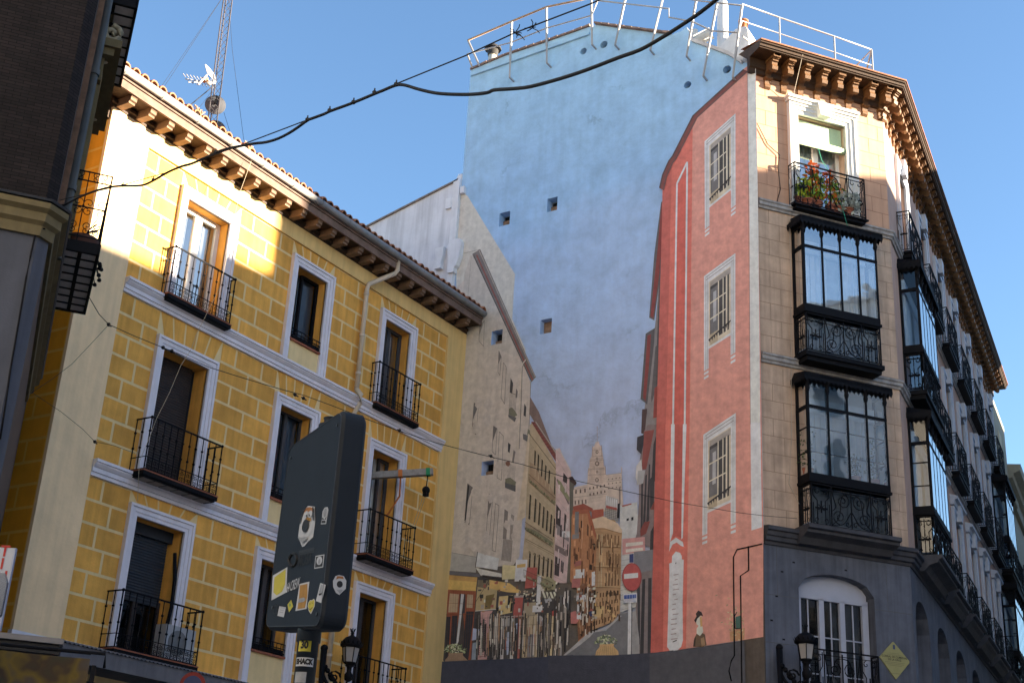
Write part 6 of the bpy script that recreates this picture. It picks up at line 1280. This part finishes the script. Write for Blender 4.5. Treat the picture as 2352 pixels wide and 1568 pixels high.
pot_plant(1.25, .14, .55, (0, 1), 170, .22, 'lime-green leafy plant in the middle-left of the top balcony'); pot_plant(1.50, .13, .75, (1, 1, 0), 140, .2, 'tall yellow-green plant beside the orange flowers on the top balcony')
pot_plant(1.38, .10, 1.05, (4, 2, 2), 110, .20, 'bright orange flowering plant rising above the top balcony rail'); pot_plant(1.86, .12, .9, (0, 4, 2), 90, .16, 'smaller orange flowers right of centre behind the balcony scrolls'); pot_plant(2.06, .13, .6, (4, 4, 0), 90, .2, 'bronze-leaved plant towards the right of the top balcony')
pot_plant(2.30, .16, .38, (3, 3, 3), 260, .30, 'silver-grey succulent spilling over the right end of the top balcony', trail=.2); pot_plant(1.0, .10, .35, (0, 1), 60, .12, 'small green plant at the left end of the top balcony')
# plants inside the lower bay
for x, h_, lab in ((.98, .9, 'dark climbing plant inside the left pane of the lower chamfer bay window'), (2.62, .95, 'leafy green plant in a pot inside the right pane of the lower bay window'), (2.15, .5, 'small shrub in a pot inside the lower bay window')):
    o_ = thing('potted_plant', lab, 'plant', CF @ T(x, -.2, 10.14), 'plants inside the bay window'); q = MB(); q.lathe([(.09, 0), (.13, .2), (.10, .2)], 0, 0, 8); part('pot', q, [TERRA], o_); q = MB()
    for i in range(120):
        c_ = Vector((rnd.gauss(0, .09), rnd.gauss(0, .04), .2+h_*rnd.random())); u = Vector((rnd.gauss(0, 1), rnd.gauss(0, 1), rnd.gauss(0, 1))).normalized()*.035; w_ = u.cross(Vector((0, .3, 1)))
        q.add([tuple(c_-u), tuple(c_+w_*.6), tuple(c_+u), tuple(c_-w_*.6)], [(0, 1, 2, 3)])
    part('foliage', q, [mat('shade_leaf', (.07, .12, .04), .7, .3, 9)], o_)
o_ = thing('flower_pot', 'terracotta bowl with a dead twiggy plant on the brick building balcony', 'pot', F3 @ T(2.0, -.36, 9.13)); q = MB(); q.lathe([(.13, 0), (.2, .16), (.22, .2), (.17, .2)], 0, 0, 12); part('bowl', q, [mat('dark_terracotta', (.12, .05, .035), .7, .2)], o_)
q = MB()
for i in range(12): a = rnd.uniform(-1, 1); q.tube([(0, 0, .2), (a*.1, -.06, .32), (a*.22+.05, -.12-.1*rnd.random(), .3+.2*rnd.random())], .006, 4)
for i in range(8): p_ = (.25+rnd.random()*.2, -.2-rnd.random()*.12, rnd.uniform(-.25, .1)); q.tube([(.1, -.1, .2), p_], .006, 4); q.sphere(p_, .03, 5)
part('twigs', q, [IRON], o_)

# wall lamps
def lamp(F, x, z, out, side, label, s_=1.0):
    o_ = thing('street_lamp', label, 'street lamp', F @ T(x, -out, z) @ Matrix.Scale(.8, 4), 'wall lanterns')
    q = MB(); q.lathe([(.07, -.05), (.16, 0), (.16, .03)], 0, 0, 8); q.lathe([(.215, .38), (.275, .41), (.285, .46), (.27, .48), (.25, .54), (.17, .63), (.06, .68), (.035, .71), (.05, .74), (.01, .78)], 0, 0, 12)
    for i in range(16):
        a = 2*pi*i/16; q.add([(.275*cos(a-.14), .275*sin(a-.14), .45), (.275*cos(a+.14), .275*sin(a+.14), .45), (.32*cos(a), .32*sin(a), .55)], [(0, 1, 2)])
    for i in range(5): a = 2*pi*i/5; q.tube([(.02*cos(a), .02*sin(a), .74), (.07*cos(a), .07*sin(a), .86)], .012, 4)
    for i in range(6): a = 2*pi*i/6; q.tube([(.162*cos(a), .162*sin(a), .02), (.222*cos(a), .222*sin(a), .40)], .012, 4)
    q.lathe([(.03, -.45), (.10, -.40), (.11, -.28), (.06, -.2), (.065, -.1), (.12, -.05)], 0, 0, 10); part('lantern_frame', q, [IRON], o_)
    q = MB(); q.lathe([(.155, .03), (.215, .40)], 0, 0, 6, smooth=False); part('lantern_glass', q, [mat('frosted_lamp_glass', (.34, .32, .31), .4, .08)], o_)
    q = MB(); q.tube(bez((0, -.42), (side*.2, -.62), (side*.45, -.55), (side*.55, -.2), 0, 10), .035, 6); q.tube(spiral(side*.3, -.30, .14, 0, 1.5, 0, 14), .022, 6); q.tube(spiral(side*.12, -.5, .10, pi, -1.4, 0, 14), .02, 6)
    q.tube([(side*.55, 0, -.75), (side*.56, 0, .25)], [.05, .07], 6); q.sphere((side*.56, 0, .28), .08, 6)
    for t in range(6): q.sphere((side*(.2+.06*t), rnd.uniform(-.04, .04), -.5+.08*t), .055, 6)
    part('bracket_arm', q, [IRON], o_, W[o_.name] @ Matrix.Rotation(0, 4, 'Z') if out < .01 else F @ T(x, -out, z) @ RZ(side*math.atan2(out, .55)) @ Matrix.Scale(.95, 4))
    return o_
lp = L(frame((-17.3, 0), 0), 'D', 803, 1525); lamp(YF, lp[0], lp[1]+.02, .7, -1, 'black wall lantern on the yellow building, beside the grey sign post')
lp = L(CF, 'D', 1852, 1518, .62); lamp(CF, lp[0], lp[1]+.02, .62, -1, 'black wall lantern on the grey granite corner of the peach building')
# yellow diamond plaque
pk = thing('wall_plaque', 'yellow diamond-shaped commemorative plaque on the grey granite corner', 'plaque', CF @ T(3.02, 0, 6.62))
q = MB(); q.prism([(-.36, .03), (-.33, 0), (0, -.38), (.02, -.38), (.36, -.02), (.36, .02), (.0, .37), (-.02, .37)], 'y', -.03, -.002); part('plate', q, [mat('yellow_enamel', (.32, .30, .13), .45, .08, 5)], pk)
INK = mat('dark_print', (.05, .045, .03), .7, 0)
q = MB(); q.box(-.025, .025, -.034, -.03, .22, .31); part('crest', q, [mat('blue_crest', (.05, .07, .14), .6, 0)], pk)
PT = W[pk.name]
text('CORRAL DE COMEDIAS', .058, INK, pk, PT @ T(0, -.033, .06), .001); text('DE LA CRUZ', .058, INK, pk, PT @ T(0, -.033, 0.005), .001)
q = MB()
for i, (wd, z) in enumerate(((.12, .135), (.17, .105), (.24, -.05), (.23, -.08), (.17, -.11), (.14, -.27))): q.box(-wd, wd, -.0325, -.03, z-.005, z+.005)
part('small_print', q, [mat('faint_print', (.22, .20, .10), .7, 0)], pk)
q = MB(); q.box(-.06, .06, -.05, 0, -.1, .1); q.box(-.01, .01, -.054, -.05, -.05, -.02, 1); o_ = single('wall_box', q, [WHITEP, INK], 'small white switch box low on the granite corner wall', 'box', CF @ T(.42, 0, 5.62))

# information panel on its post
SO = athor('D', 790, 935, 5.0); Sg = frame((SO.x, SO.y), 119.5)
zt_ = SO.z; zb_ = L(Sg, 'D', 768, 1430)[1]; xTL = L(Sg, 'D', 667, 1000)[0]; cBL = L(Sg, 'D', 607, 1446); xl = (xTL+cBL[0])/2
Sd = frame((SO.x, SO.y), 29.5); dp = (L(Sd, 'D', 834, 1000)[0]+L(Sd, 'D', 812, 1380)[0])/2
sg_ = thing('information_panel', 'dark grey rounded information panel on a post, its back covered in stickers', 'sign', T(SO.x, SO.y, 0))
rr = .055
QB = [(cBL[0], cBL[1]), (0, zb_), (0, zt_), (xTL, zt_+.004)]      # the panel as measured: its foot rises a little to the left
def rquad(inset, r_, n=7):
    c_ = [Vector(p) for p in QB]; m_ = sum(c_, Vector((0, 0)))/4; c_ = [p+Vector((inset if p.x < m_.x else -inset, inset if p.y < m_.y else -inset)) for p in c_]; o_ = []
    for i in range(4):
        p, a, b_ = c_[i], c_[i-1], c_[(i+1) % 4]; s1, s2 = p+(a-p).normalized()*r_*1.1, p+(b_-p).normalized()*r_*1.1
        for t in range(n+1): t /= n; v = s1*(1-t)**2+p*2*t*(1-t)+s2*t*t; o_.append((v.x, v.y))
    return o_
def rrect(x0, x1, z0, z1, r_, n=6):
    o_ = []
    for cx_, cz_, a0_ in ((x1-r_, z0+r_, -pi/2), (x1-r_, z1-r_, 0), (x0+r_, z1-r_, pi/2), (x0+r_, z0+r_, pi)): o_ += [(cx_+r_*cos(a0_+pi/2*i/n), cz_+r_*sin(a0_+pi/2*i/n)) for i in range(n+1)]
    return o_
q = MB(); b0 = .012
q.prism(rquad(0, rr), 'y', b0, dp-b0); 
for y0_, y1_, i0, i1 in ((b0, 0, 0, b0), (dp-b0, dp, 0, b0)):
    A1_, B1_ = rquad(0, rr), rquad(i1, rr-i1*.6); n = len(A1_)
    q.add([(a, y0_, c) for a, c in A1_]+[(a, y1_, c) for a, c in B1_], [(i, (i+1) % n, n+(i+1) % n, n+i) for i in range(n)]+[tuple(range(n, 2*n))])
PANEL = mat('anthracite_paint', (.012, .017, .026), .6, .18, 4, .12, .05, bscale=200, spec=.18)
part('housing', q, [PANEL], sg_, Sg)
q = MB(); A1_ = rquad(.012, rr-.008); q.tube([(a, -.0005, c) for a, c in A1_+A1_[:1]], .0022, 4, caps=False); part('edge_bead', q, [mat('worn_edge', (.035, .04, .05), .5, .3, 30)], sg_, Sg)
for x_, z_ in ((xl+.06, cBL[1]+.08), (-.05, zb_+.06), (xl+.06, zt_-.06), (-.05, zt_-.06)):
    q = MB(); q.prism([(x_+.007*cos(t*pi/5), z_+.007*sin(t*pi/5)) for t in range(10)], 'y', -.004, .0005); part('screw', q, [mat('screw_steel', (.06, .065, .07), .4, 0, metal=.6)], sg_, Sg)
xm = L(Sg @ T(0, dp/2, 0), 'D', 712, 1440)[0]
q = MB(); q.lathe([(.040, 0), (.040, zb_-.01), (.046, zb_-.01), (.046, zb_+.09)], xm, dp/2, 16); part('post', q, [mat('blue_grey_post', (.025, .034, .045), .4, .15, 6)], sg_, Sg)
q = MB(); xc = L(Sg @ T(0, dp/2, 0), 'D', 764, 942)[0]; q.lathe([(.05, zt_-.01), (.05, zt_+.01), (.03, zt_+.02), (.03, zt_+.035), (.034, zt_+.04), (.01, zt_+.045)], xc, dp/2, 14); part('top_cap', q, [PANEL], sg_, Sg)
SW = mat('sticker_white', (.40, .41, .44), .6, .05); SB = mat('sticker_black', (.012, .012, .014), .6, 0); SY = mat('sticker_yellow', (.42, .36, .04), .6, .1, 20); SO_ = mat('sticker_orange', (.32, .165, .03), .6, .2, 20); SBR = mat('sticker_brown', (.30, .12, .03), .6, .1); SGR = mat('sticker_grey', (.25, .26, .28), .6, .2, 30); SGN = mat('sticker_green', (.10, .25, .08), .6, .1)
def sticker(Fm, k, layers, lab=None):
    q = MB(); ms = []
    for i, (pts_, m_) in enumerate(layers):
        if m_ not in ms: ms.append(m_)
        q.flat([L(Fm, k, *p) for p in pts_], -.0012-.0006*i, ms.index(m_))
    return part('sticker', q, ms, sg_, Fm, lab)
ell = lambda cx_, cy_, a, b_, sk=0, n=20: [(cx_+a*cos(2*pi*i/n)+sk*sin(2*pi*i/n), cy_+b_*sin(2*pi*i/n)) for i in range(n)]
dog = [(520, 205), (600, 215), (605, 380), (580, 560), (520, 615), (480, 665), (455, 672), (425, 600), (410, 545), (440, 330), (475, 250)]
sticker(Sg, 'v', [(dog, SW), ([(500, 230), (545, 218), (592, 235), (590, 285), (545, 265), (490, 290), (480, 270)], SBR), (ell(505, 480, 70, 85, -20), SW), ([(480, 375), (520, 335), (560, 345), (560, 378), (500, 385)], SO_), (ell(506, 305, 20, 42, -8), SW), (ell(556, 300, 20, 42, -8), SW), (ell(512, 320, 6, 14), SB), (ell(548, 315, 6, 14), SB), ([(520, 207), (500, 214), (470, 250), (440, 330), (430, 400), (445, 400), (458, 335), (484, 262)], SB), ([(585, 220), (600, 222), (602, 375), (588, 372)], SB), (ell(506, 435, 36, 74, -12), SB), ([(420, 560), (470, 570), (540, 555), (510, 600), (475, 625), (440, 600)], SGR)], 'oval dog-face sticker with a big black nose')
sticker(Sg, 'v', [([(712, 225), (745, 218), (755, 250), (735, 370), (728, 412), (668, 415), (680, 360), (688, 270)], SW), ([(682, 372), (722, 372), (724, 402), (676, 404)], SB), ([(690, 335), (712, 362), (738, 325), (728, 362), (684, 362)], SB), ([(716, 236), (738, 234), (744, 260), (728, 330), (706, 335), (698, 280)], SGR)], 'white and black brush-shaped sticker')
sticker(Sg, 'v', [([(608, 775), (710, 758), (695, 905), (593, 922)], SW), ([(614, 786), (700, 770), (688, 895), (602, 910)], SB), (ell(655, 830, 32, 48, -6), SW), (ell(655, 840, 12, 30, -3), SGR)], 'square black and white lion sticker')
sticker(Sg, 'v', [([(120, 1000), (287, 902), (275, 1190), (105, 1282)], SW), ([(140, 1020), (270, 925), (262, 1100), (230, 1180), (165, 1225), (128, 1190)], SY)], 'white parallelogram sticker with a yellow patch')
sticker(Sg, 'v', [([(425, 1095), (538, 1068), (505, 1378), (378, 1403)], SW), ([(432, 1110), (518, 1092), (515, 1240), (490, 1368), (402, 1382), (420, 1250)], SO_), ([(425, 1262), (480, 1248), (500, 1275), (470, 1300), (410, 1310)], SGR)], 'white rectangular sticker with an orange patch')
sticker(Sg, 'v', [([(525, 1310), (545, 1278), (566, 1280), (590, 1262), (604, 1290), (598, 1350), (555, 1438), (530, 1400), (518, 1350)], SW), ([(530, 1312), (548, 1285), (566, 1288), (588, 1270), (598, 1292), (592, 1348), (555, 1425), (535, 1395), (524, 1350)], SY), (ell(548, 1322, 3, 12), SB), (ell(574, 1312, 3, 12), SB), ([(532, 1365), (550, 1385), (582, 1355), (578, 1366), (552, 1394), (536, 1378)], SB)], 'yellow heart sticker with a smiling face')
sticker(Sg, 'v', [([(663, 1083), (725, 1105), (675, 1312), (612, 1288)], SW), ([(672, 1100), (712, 1115), (695, 1200), (650, 1190)], SGR), ([(645, 1205), (685, 1195), (680, 1220), (650, 1228)], SB)], 'white photo sticker, tilted')
sticker(Sg, 'v', [([(330, 1275), (352, 1350), (305, 1418), (288, 1330)], SY), ([(315, 1310), (330, 1330), (318, 1360), (308, 1340)], SGN)], 'small lime diamond sticker')
sticker(Sg, 'v', [([(196, 1348), (271, 1360), (245, 1474), (173, 1456)], SW), ([(208, 1360), (262, 1368), (260, 1374), (206, 1366)], SGR), ([(200, 1385), (250, 1394), (249, 1400), (199, 1391)], SGR), ([(196, 1410), (244, 1418), (243, 1424), (195, 1416)], SGR)], 'small white printed label')
sticker(Sg, 'v', [([(290, 1085), (425, 1038), (413, 1145), (283, 1185)], SB)], 'black lettered sticker')
def facetext(s, k, x, y, x2, y2, size, m_, sx=1.0, bold=.0, sh=0):
    a, c = L(Sg, k, x, y), L(Sg, k, x2, y2); ang = math.atan2(c[1]-a[1], c[0]-a[0])
    return text(s, size, m_, sg_, Sg @ T(*[(a[0]+c[0])/2, -.003, (a[1]+c[1])/2]) @ Matrix.Rotation(-ang, 4, 'Y'), bold, sh, sx)
facetext('64 CREW', 'v', 292, 1142, 415, 1088, .056, SW, .62, .0005, .2)
facetext('MOSA', 'v', 405, 850, 578, 800, .062, SB, .9, .001)
q = MB(); ring = [L(Sg, 'v', 355+44*cos(t*pi/12)-8*sin(t*pi/12), 822+72*sin(t*pi/12)) for t in range(25)]; q.tube([(a, -.003, c) for a, c in ring], .006, 5, caps=False); part('logo_ring', q, [SB], sg_, Sg)
q = MB(); a, c = L(Sg, 'v', 415, 768), L(Sg, 'v', 590, 735); q.add([(a[0], -.0015, a[1]), (c[0], -.0015, c[1]), (c[0], -.0015, c[1]+.005), (a[0], -.0015, a[1]+.005)], [(0, 1, 2, 3)]); a, c = L(Sg, 'v', 415, 752), L(Sg, 'v', 590, 712); q.add([(a[0], -.0015, a[1]), (c[0], -.0015, c[1]), (c[0], -.0015, c[1]+.012), (a[0], -.0015, a[1]+.012)], [(0, 1, 2, 3)]); part('logo_line', q, [mat('faint_black', (.02, .022, .026), .6, 0)], sg_, Sg)
facetext('CE', 'v', 133, 1400, 178, 1385, .055, SB, .9)
sF = Sd
ds = [(870, 992), (925, 1005), (955, 1060), (948, 1150), (910, 1185), (875, 1220), (835, 1195), (805, 1130), (802, 1060), (830, 1005)]
sticker(sF, 'v', [(ds, SW), ([(850, 1005), (915, 1010), (925, 1040), (870, 1030), (835, 1045)], SBR), (ell(878, 1098, 34, 38), SB), ([(840, 1160), (915, 1160), (880, 1205)], SGR)], 'round dog-face sticker on the panel edge')
cmv = Sg.inverted() @ CAMP; ABASE = math.atan2(cmv.y-dp/2, cmv.x-xm)
def poststk(z, h_, wd, cols, txt=None, tm=None, sh_=0.0):
    a0 = ABASE-wd/2+sh_
    q = MB(); r_ = .0407; n = 8
    for i in range(n):
        a, c = a0+wd*i/n, a0+wd*(i+1)/n; q.add([(xm+r_*cos(a), dp/2+r_*sin(a), z), (xm+r_*cos(c), dp/2+r_*sin(c), z), (xm+r_*cos(c), dp/2+r_*sin(c), z+h_), (xm+r_*cos(a), dp/2+r_*sin(a), z+h_)], [(0, 1, 2, 3)])
    o_ = part('sticker', q, [cols], sg_, Sg)
    if txt:
        me = textmesh(txt, h_*.8, .002, 0, .8)
        for v in me.vertices: a = a0+wd/2+v.co.x/.0415; v.co = (xm+.0415*cos(a), dp/2+.0415*sin(a), z+h_/2+v.co.z)
        me.materials.clear(); me.materials.append(tm); part('lettering', me, tm, o_, Sg)
zz = lambda y: L(Sg @ T(0, dp/2-.045, 0), 'D', 695, y)[1]
poststk(zz(1490), .047, 1.3, SY, '30', SB, -.35); poststk(zz(1523), .033, 1.9, SW, 'SHACK', SB, -.22); poststk(zz(1560), .04, 1.2, SGR, None, None, -.45)

# street things along the bottom edge
f_ = lambda k, x, y, h_: athor(k, x, y, h_)
tl, tr = athor('r', 0, 1165, 13), athor('r', 600, 1150, 13)
AWN = thing('market_awning', 'dark folded awning box with a patterned cloth valance at the lower left corner', 'awning', T(tr.x, tr.y, 0))
AF = frame((tr.x, tr.y), math.degrees(math.atan2(tr.x-tl.x, tr.y-tl.y)))
z1_ = tr.z; zb2 = L(AF, 'r', 600, 1285)[1]
q = MB(); q.box(-5, 0, 0, 1.2, zb2, z1_-.03); part('awning_box', q, [mat('black_awning_box', (.012, .012, .014), .6, .2)], AWN, AF)
q = MB(); q.box(-5.05, .03, -.03, 1.25, z1_-.03, z1_+.02); part('metal_top', q, [mat('awning_metal', (.17, .165, .175), .5, .15)], AWN, AF)
xv = L(AF @ T(0, -.5, 0), 'r', 895, 1330)
q = MB(); n = 40
for i in range(n):
    xa, xb = -5+(xv[0]+5)*i/n, -5+(xv[0]+5)*(i+1)/n; y_ = lambda i: -.5+.02*sin(i*.9)
    q.add([(xa, y_(i), xv[1]), (xb, y_(i+1), xv[1]), (xb, y_(i+1)+.04, xv[1]-1.2), (xa, y_(i)+.04, xv[1]-1.2)], [(0, 1, 2, 3)])
def clothmat():
    m = mat('patterned_cloth', (.2, .16, .1), .8, .6, 1.8); n = m.node_tree.nodes; l = m.node_tree.links; b = n['Principled BSDF']
    tc = n.new('ShaderNodeTexCoord'); nz = n.new('ShaderNodeTexNoise'); nz.inputs['Scale'].default_value = 2.2; nz.inputs['Detail'].default_value = 3; l.new(tc.outputs['Object'], nz.inputs['Vector'])
    cr = n.new('ShaderNodeValToRGB'); l.new(nz.outputs[0], cr.inputs[0]); e = cr.color_ramp.elements; e[0].position = .35; e[0].color = (.03, .04, .02, 1); e[1].position = .66; e[1].color = (.06, .055, .05, 1)
    for p_, c_ in ((.47, (.04, .025, .014, 1)), (.54, (.11, .075, .012, 1)), (.59, (.06, .042, .028, 1))): x = e.new(p_); x.color = c_
    l.new(cr.outputs[0], b.inputs['Base Color']); return m
part('valance', q, [clothmat()], AWN, AF)
q = MB(); q.tube([(-3.8, -.45, xv[1]+.02), (xv[0]+.12, -.5, xv[1]+.06), (xv[0]+.13, -.5, xv[1]-.06)], .014, 6); q.tube([(-5, -.1, zb2), (xv[0], -.5, xv[1]+.05)], .012, 5); q.box(xv[0]+.02, xv[0]+.06, -.53, -.49, xv[1]-.25, xv[1]-.05); part('front_bar', q, [IRON], AWN, AF)
# vertical shop sign and mirror at the left edge
SA = athor('D', 36, 1258, 11.5); sF2 = frame((SA.x, SA.y), 58); zb3 = L(sF2, 'D', 2, 1418)[1]
ss = thing('shop_sign', 'narrow white shop sign with red letters T and I at the left edge', 'sign', T(SA.x, SA.y, 0))
q = MB(); q.box(-.42, 0, 0, .03, zb3-.1, SA.z); q.box(-.012, .003, -.004, .034, zb3-.1, SA.z, 1); part('sign_board', q, [mat('sign_white', (.36, .38, .44), .5, .05), mat('sign_edge', (.30, .33, .42), .4, 0)], ss, sF2)
REDL = mat('red_letters', (.32, .02, .015), .5, 0)
for ch_, (x, y), sz in (('T', (11.5, 1266), .125), ('I', (5.2, 1295), .125), ('N', (3, 1324), .125)):
    a = L(sF2, 'D', x, y); text(ch_, sz, REDL, ss, sF2 @ T(a[0], -.004, a[1]), .003)
MA = athor('D', 10, 1315, 9.5); mF = frame((MA.x, MA.y), 60); zm = L(mF, 'D', 2, 1425)[1]
q = MB(); q.prism([(-.5, zm), (0, zm), (.03, zm+.04), (.03, MA.z-.06), (0, MA.z), (-.5, MA.z)], 'y', 0, .03); o_ = single('traffic_mirror', q, [mat('polished_steel', (.16, .18, .23), .25, .1, 4, metal=.8)], 'steel-edged box with pale face cut by the left edge below the shop sign', 'box', mF)
q = MB(); q.box(-.5, -.03, -.012, -.001, zm+.05, MA.z-.06); part('front_face', q, [mat('grey_reflection', (.07, .07, .07), .3, .3, 3)], o_)
# round no-parking sign peeping in at the bottom edge
NP = athor('D', 446, 1542, 19); nf = frame((NP.x, NP.y), 57); rad = .175
np_ = thing('road_sign', 'round red and blue no-parking sign showing only its top at the bottom edge', 'road sign', T(NP.x, NP.y, 0))
q = MB(); q.prism([(rad*cos(t*pi/18), NP.z-rad+rad*sin(t*pi/18)) for t in range(36)], 'y', 0, .02); part('red_disc', q, [mat('sign_red', (.22, .018, .014), .45, .1)], np_, nf)
q = MB(); q.prism([(rad*.72*cos(t*pi/18), NP.z-rad+rad*.72*sin(t*pi/18)) for t in range(36)], 'y', -.006, -.001); part('blue_disc', q, [mat('sign_blue', (.04, .05, .13), .45, .1)], np_, nf)
q = MB(); q.lathe([(.03, 0), (.03, NP.z-.1)], 0, .06, 8); part('post', q, [mat('grey_post', (.2, .2, .2), .5, .1)], np_, nf)
q = MB(); q.box(-.12, .12, 0, .03, -.12, .12); o_ = single('notice_board', q, [mat('notice_white', (.42, .43, .46), .6, .1)], 'small pale notice on the wall at the bottom edge below the middle windows', 'notice', YF @ T(20.05, -.06, 5.05))

# buildings across the street (out of frame: they shade the square and send light back into it)
OPP = mat('opposite_render', (.52, .55, .60), .9, .15, 1, .1)
def opposite(label, F, x0, x1, dpt, h_, m_=None, gaps=None, hs_=0):
    o_ = thing('apartment_building', label, 'building', F @ T((x0+x1)/2, 0, 0), 'buildings across the street outside the picture')
    q = MB(); q.box(x0, x1, 0, dpt, 0, h_); q.box(x0-.3, x1+.3, -.4, dpt, h_, h_+.25); part('wall', q, [m_ or OPP], o_, F)
    if gaps:
        q = MB(); q.wall(x0-.3, x1+.3, h_+.2, hs_, gaps, .25); q.wall(x0-.3, x1+.3, h_+.2, hs_, gaps, .01, .25); part('roof_screen', q, [m_ or OPP], o_, F)
    q = MB()
    k = int((x1-x0)/3)
    for i in range(k):
        for j in range(int((h_-4)/3.6)): xc_ = x0+(i+.5)*(x1-x0)/k; q.box(xc_-.55, xc_+.55, -.02, .0, 4.8+3.6*j, 7+3.6*j)
    part('windows', q, [GLASSD], o_, F); return o_
mv = Vector((cos(R(LAZ)), -sin(R(LAZ)), 0)); OF = frame(K2+mv*10, LAZ+180)
opposite('plain rendered building across the street, out of the picture, lower part of the row', OF, -10.4, -3.0, 9, 17.0)
opposite('taller rendered building across the street, out of the picture, farther along the row', OF, -22.8, -10.4, 9, 23.6)
XF = frame((27.9, 14.8), 152)
opposite('plain rendered building on the far side of the square, out of the picture', XF, -23.3, -19.8, 10, 20.15)
opposite('narrow rendered building on the far side of the square, out of the picture', XF, -25.0, -23.3, 10, 21.0)
opposite('long high rendered building on the far side of the square, out of the picture', XF, -48.0, -25.0, 10, 23.0)
opposite('tall building added out of the picture to shade the brick building and the panel', XF, -19.8, -2.5, 10, 28)  # added blocker, sized to shade the brick building and the panel
opposite('low building added out of the picture to shade the foot of the pale building', XF, -2.5, 40, 10, 15.5)  # added blocker: keeps sun off the lower half of the pale bounce wall
opposite('rendered building added across the street, out of the picture, to shade the far cream building', OF, -60, -22.8, 9, 22.0)  # added blocker, keeps sun off the cream building down the street
opposite('pale building added behind the viewer, out of the picture, to bounce sunlight onto the mural', frame((0, -10), 270), -32, 30, 10, 26, mat('pale_bounce_render', (.80, .75, .68), .9, .08, 1))  # unseen pale wall, put in to bounce sunlight into the shaded square
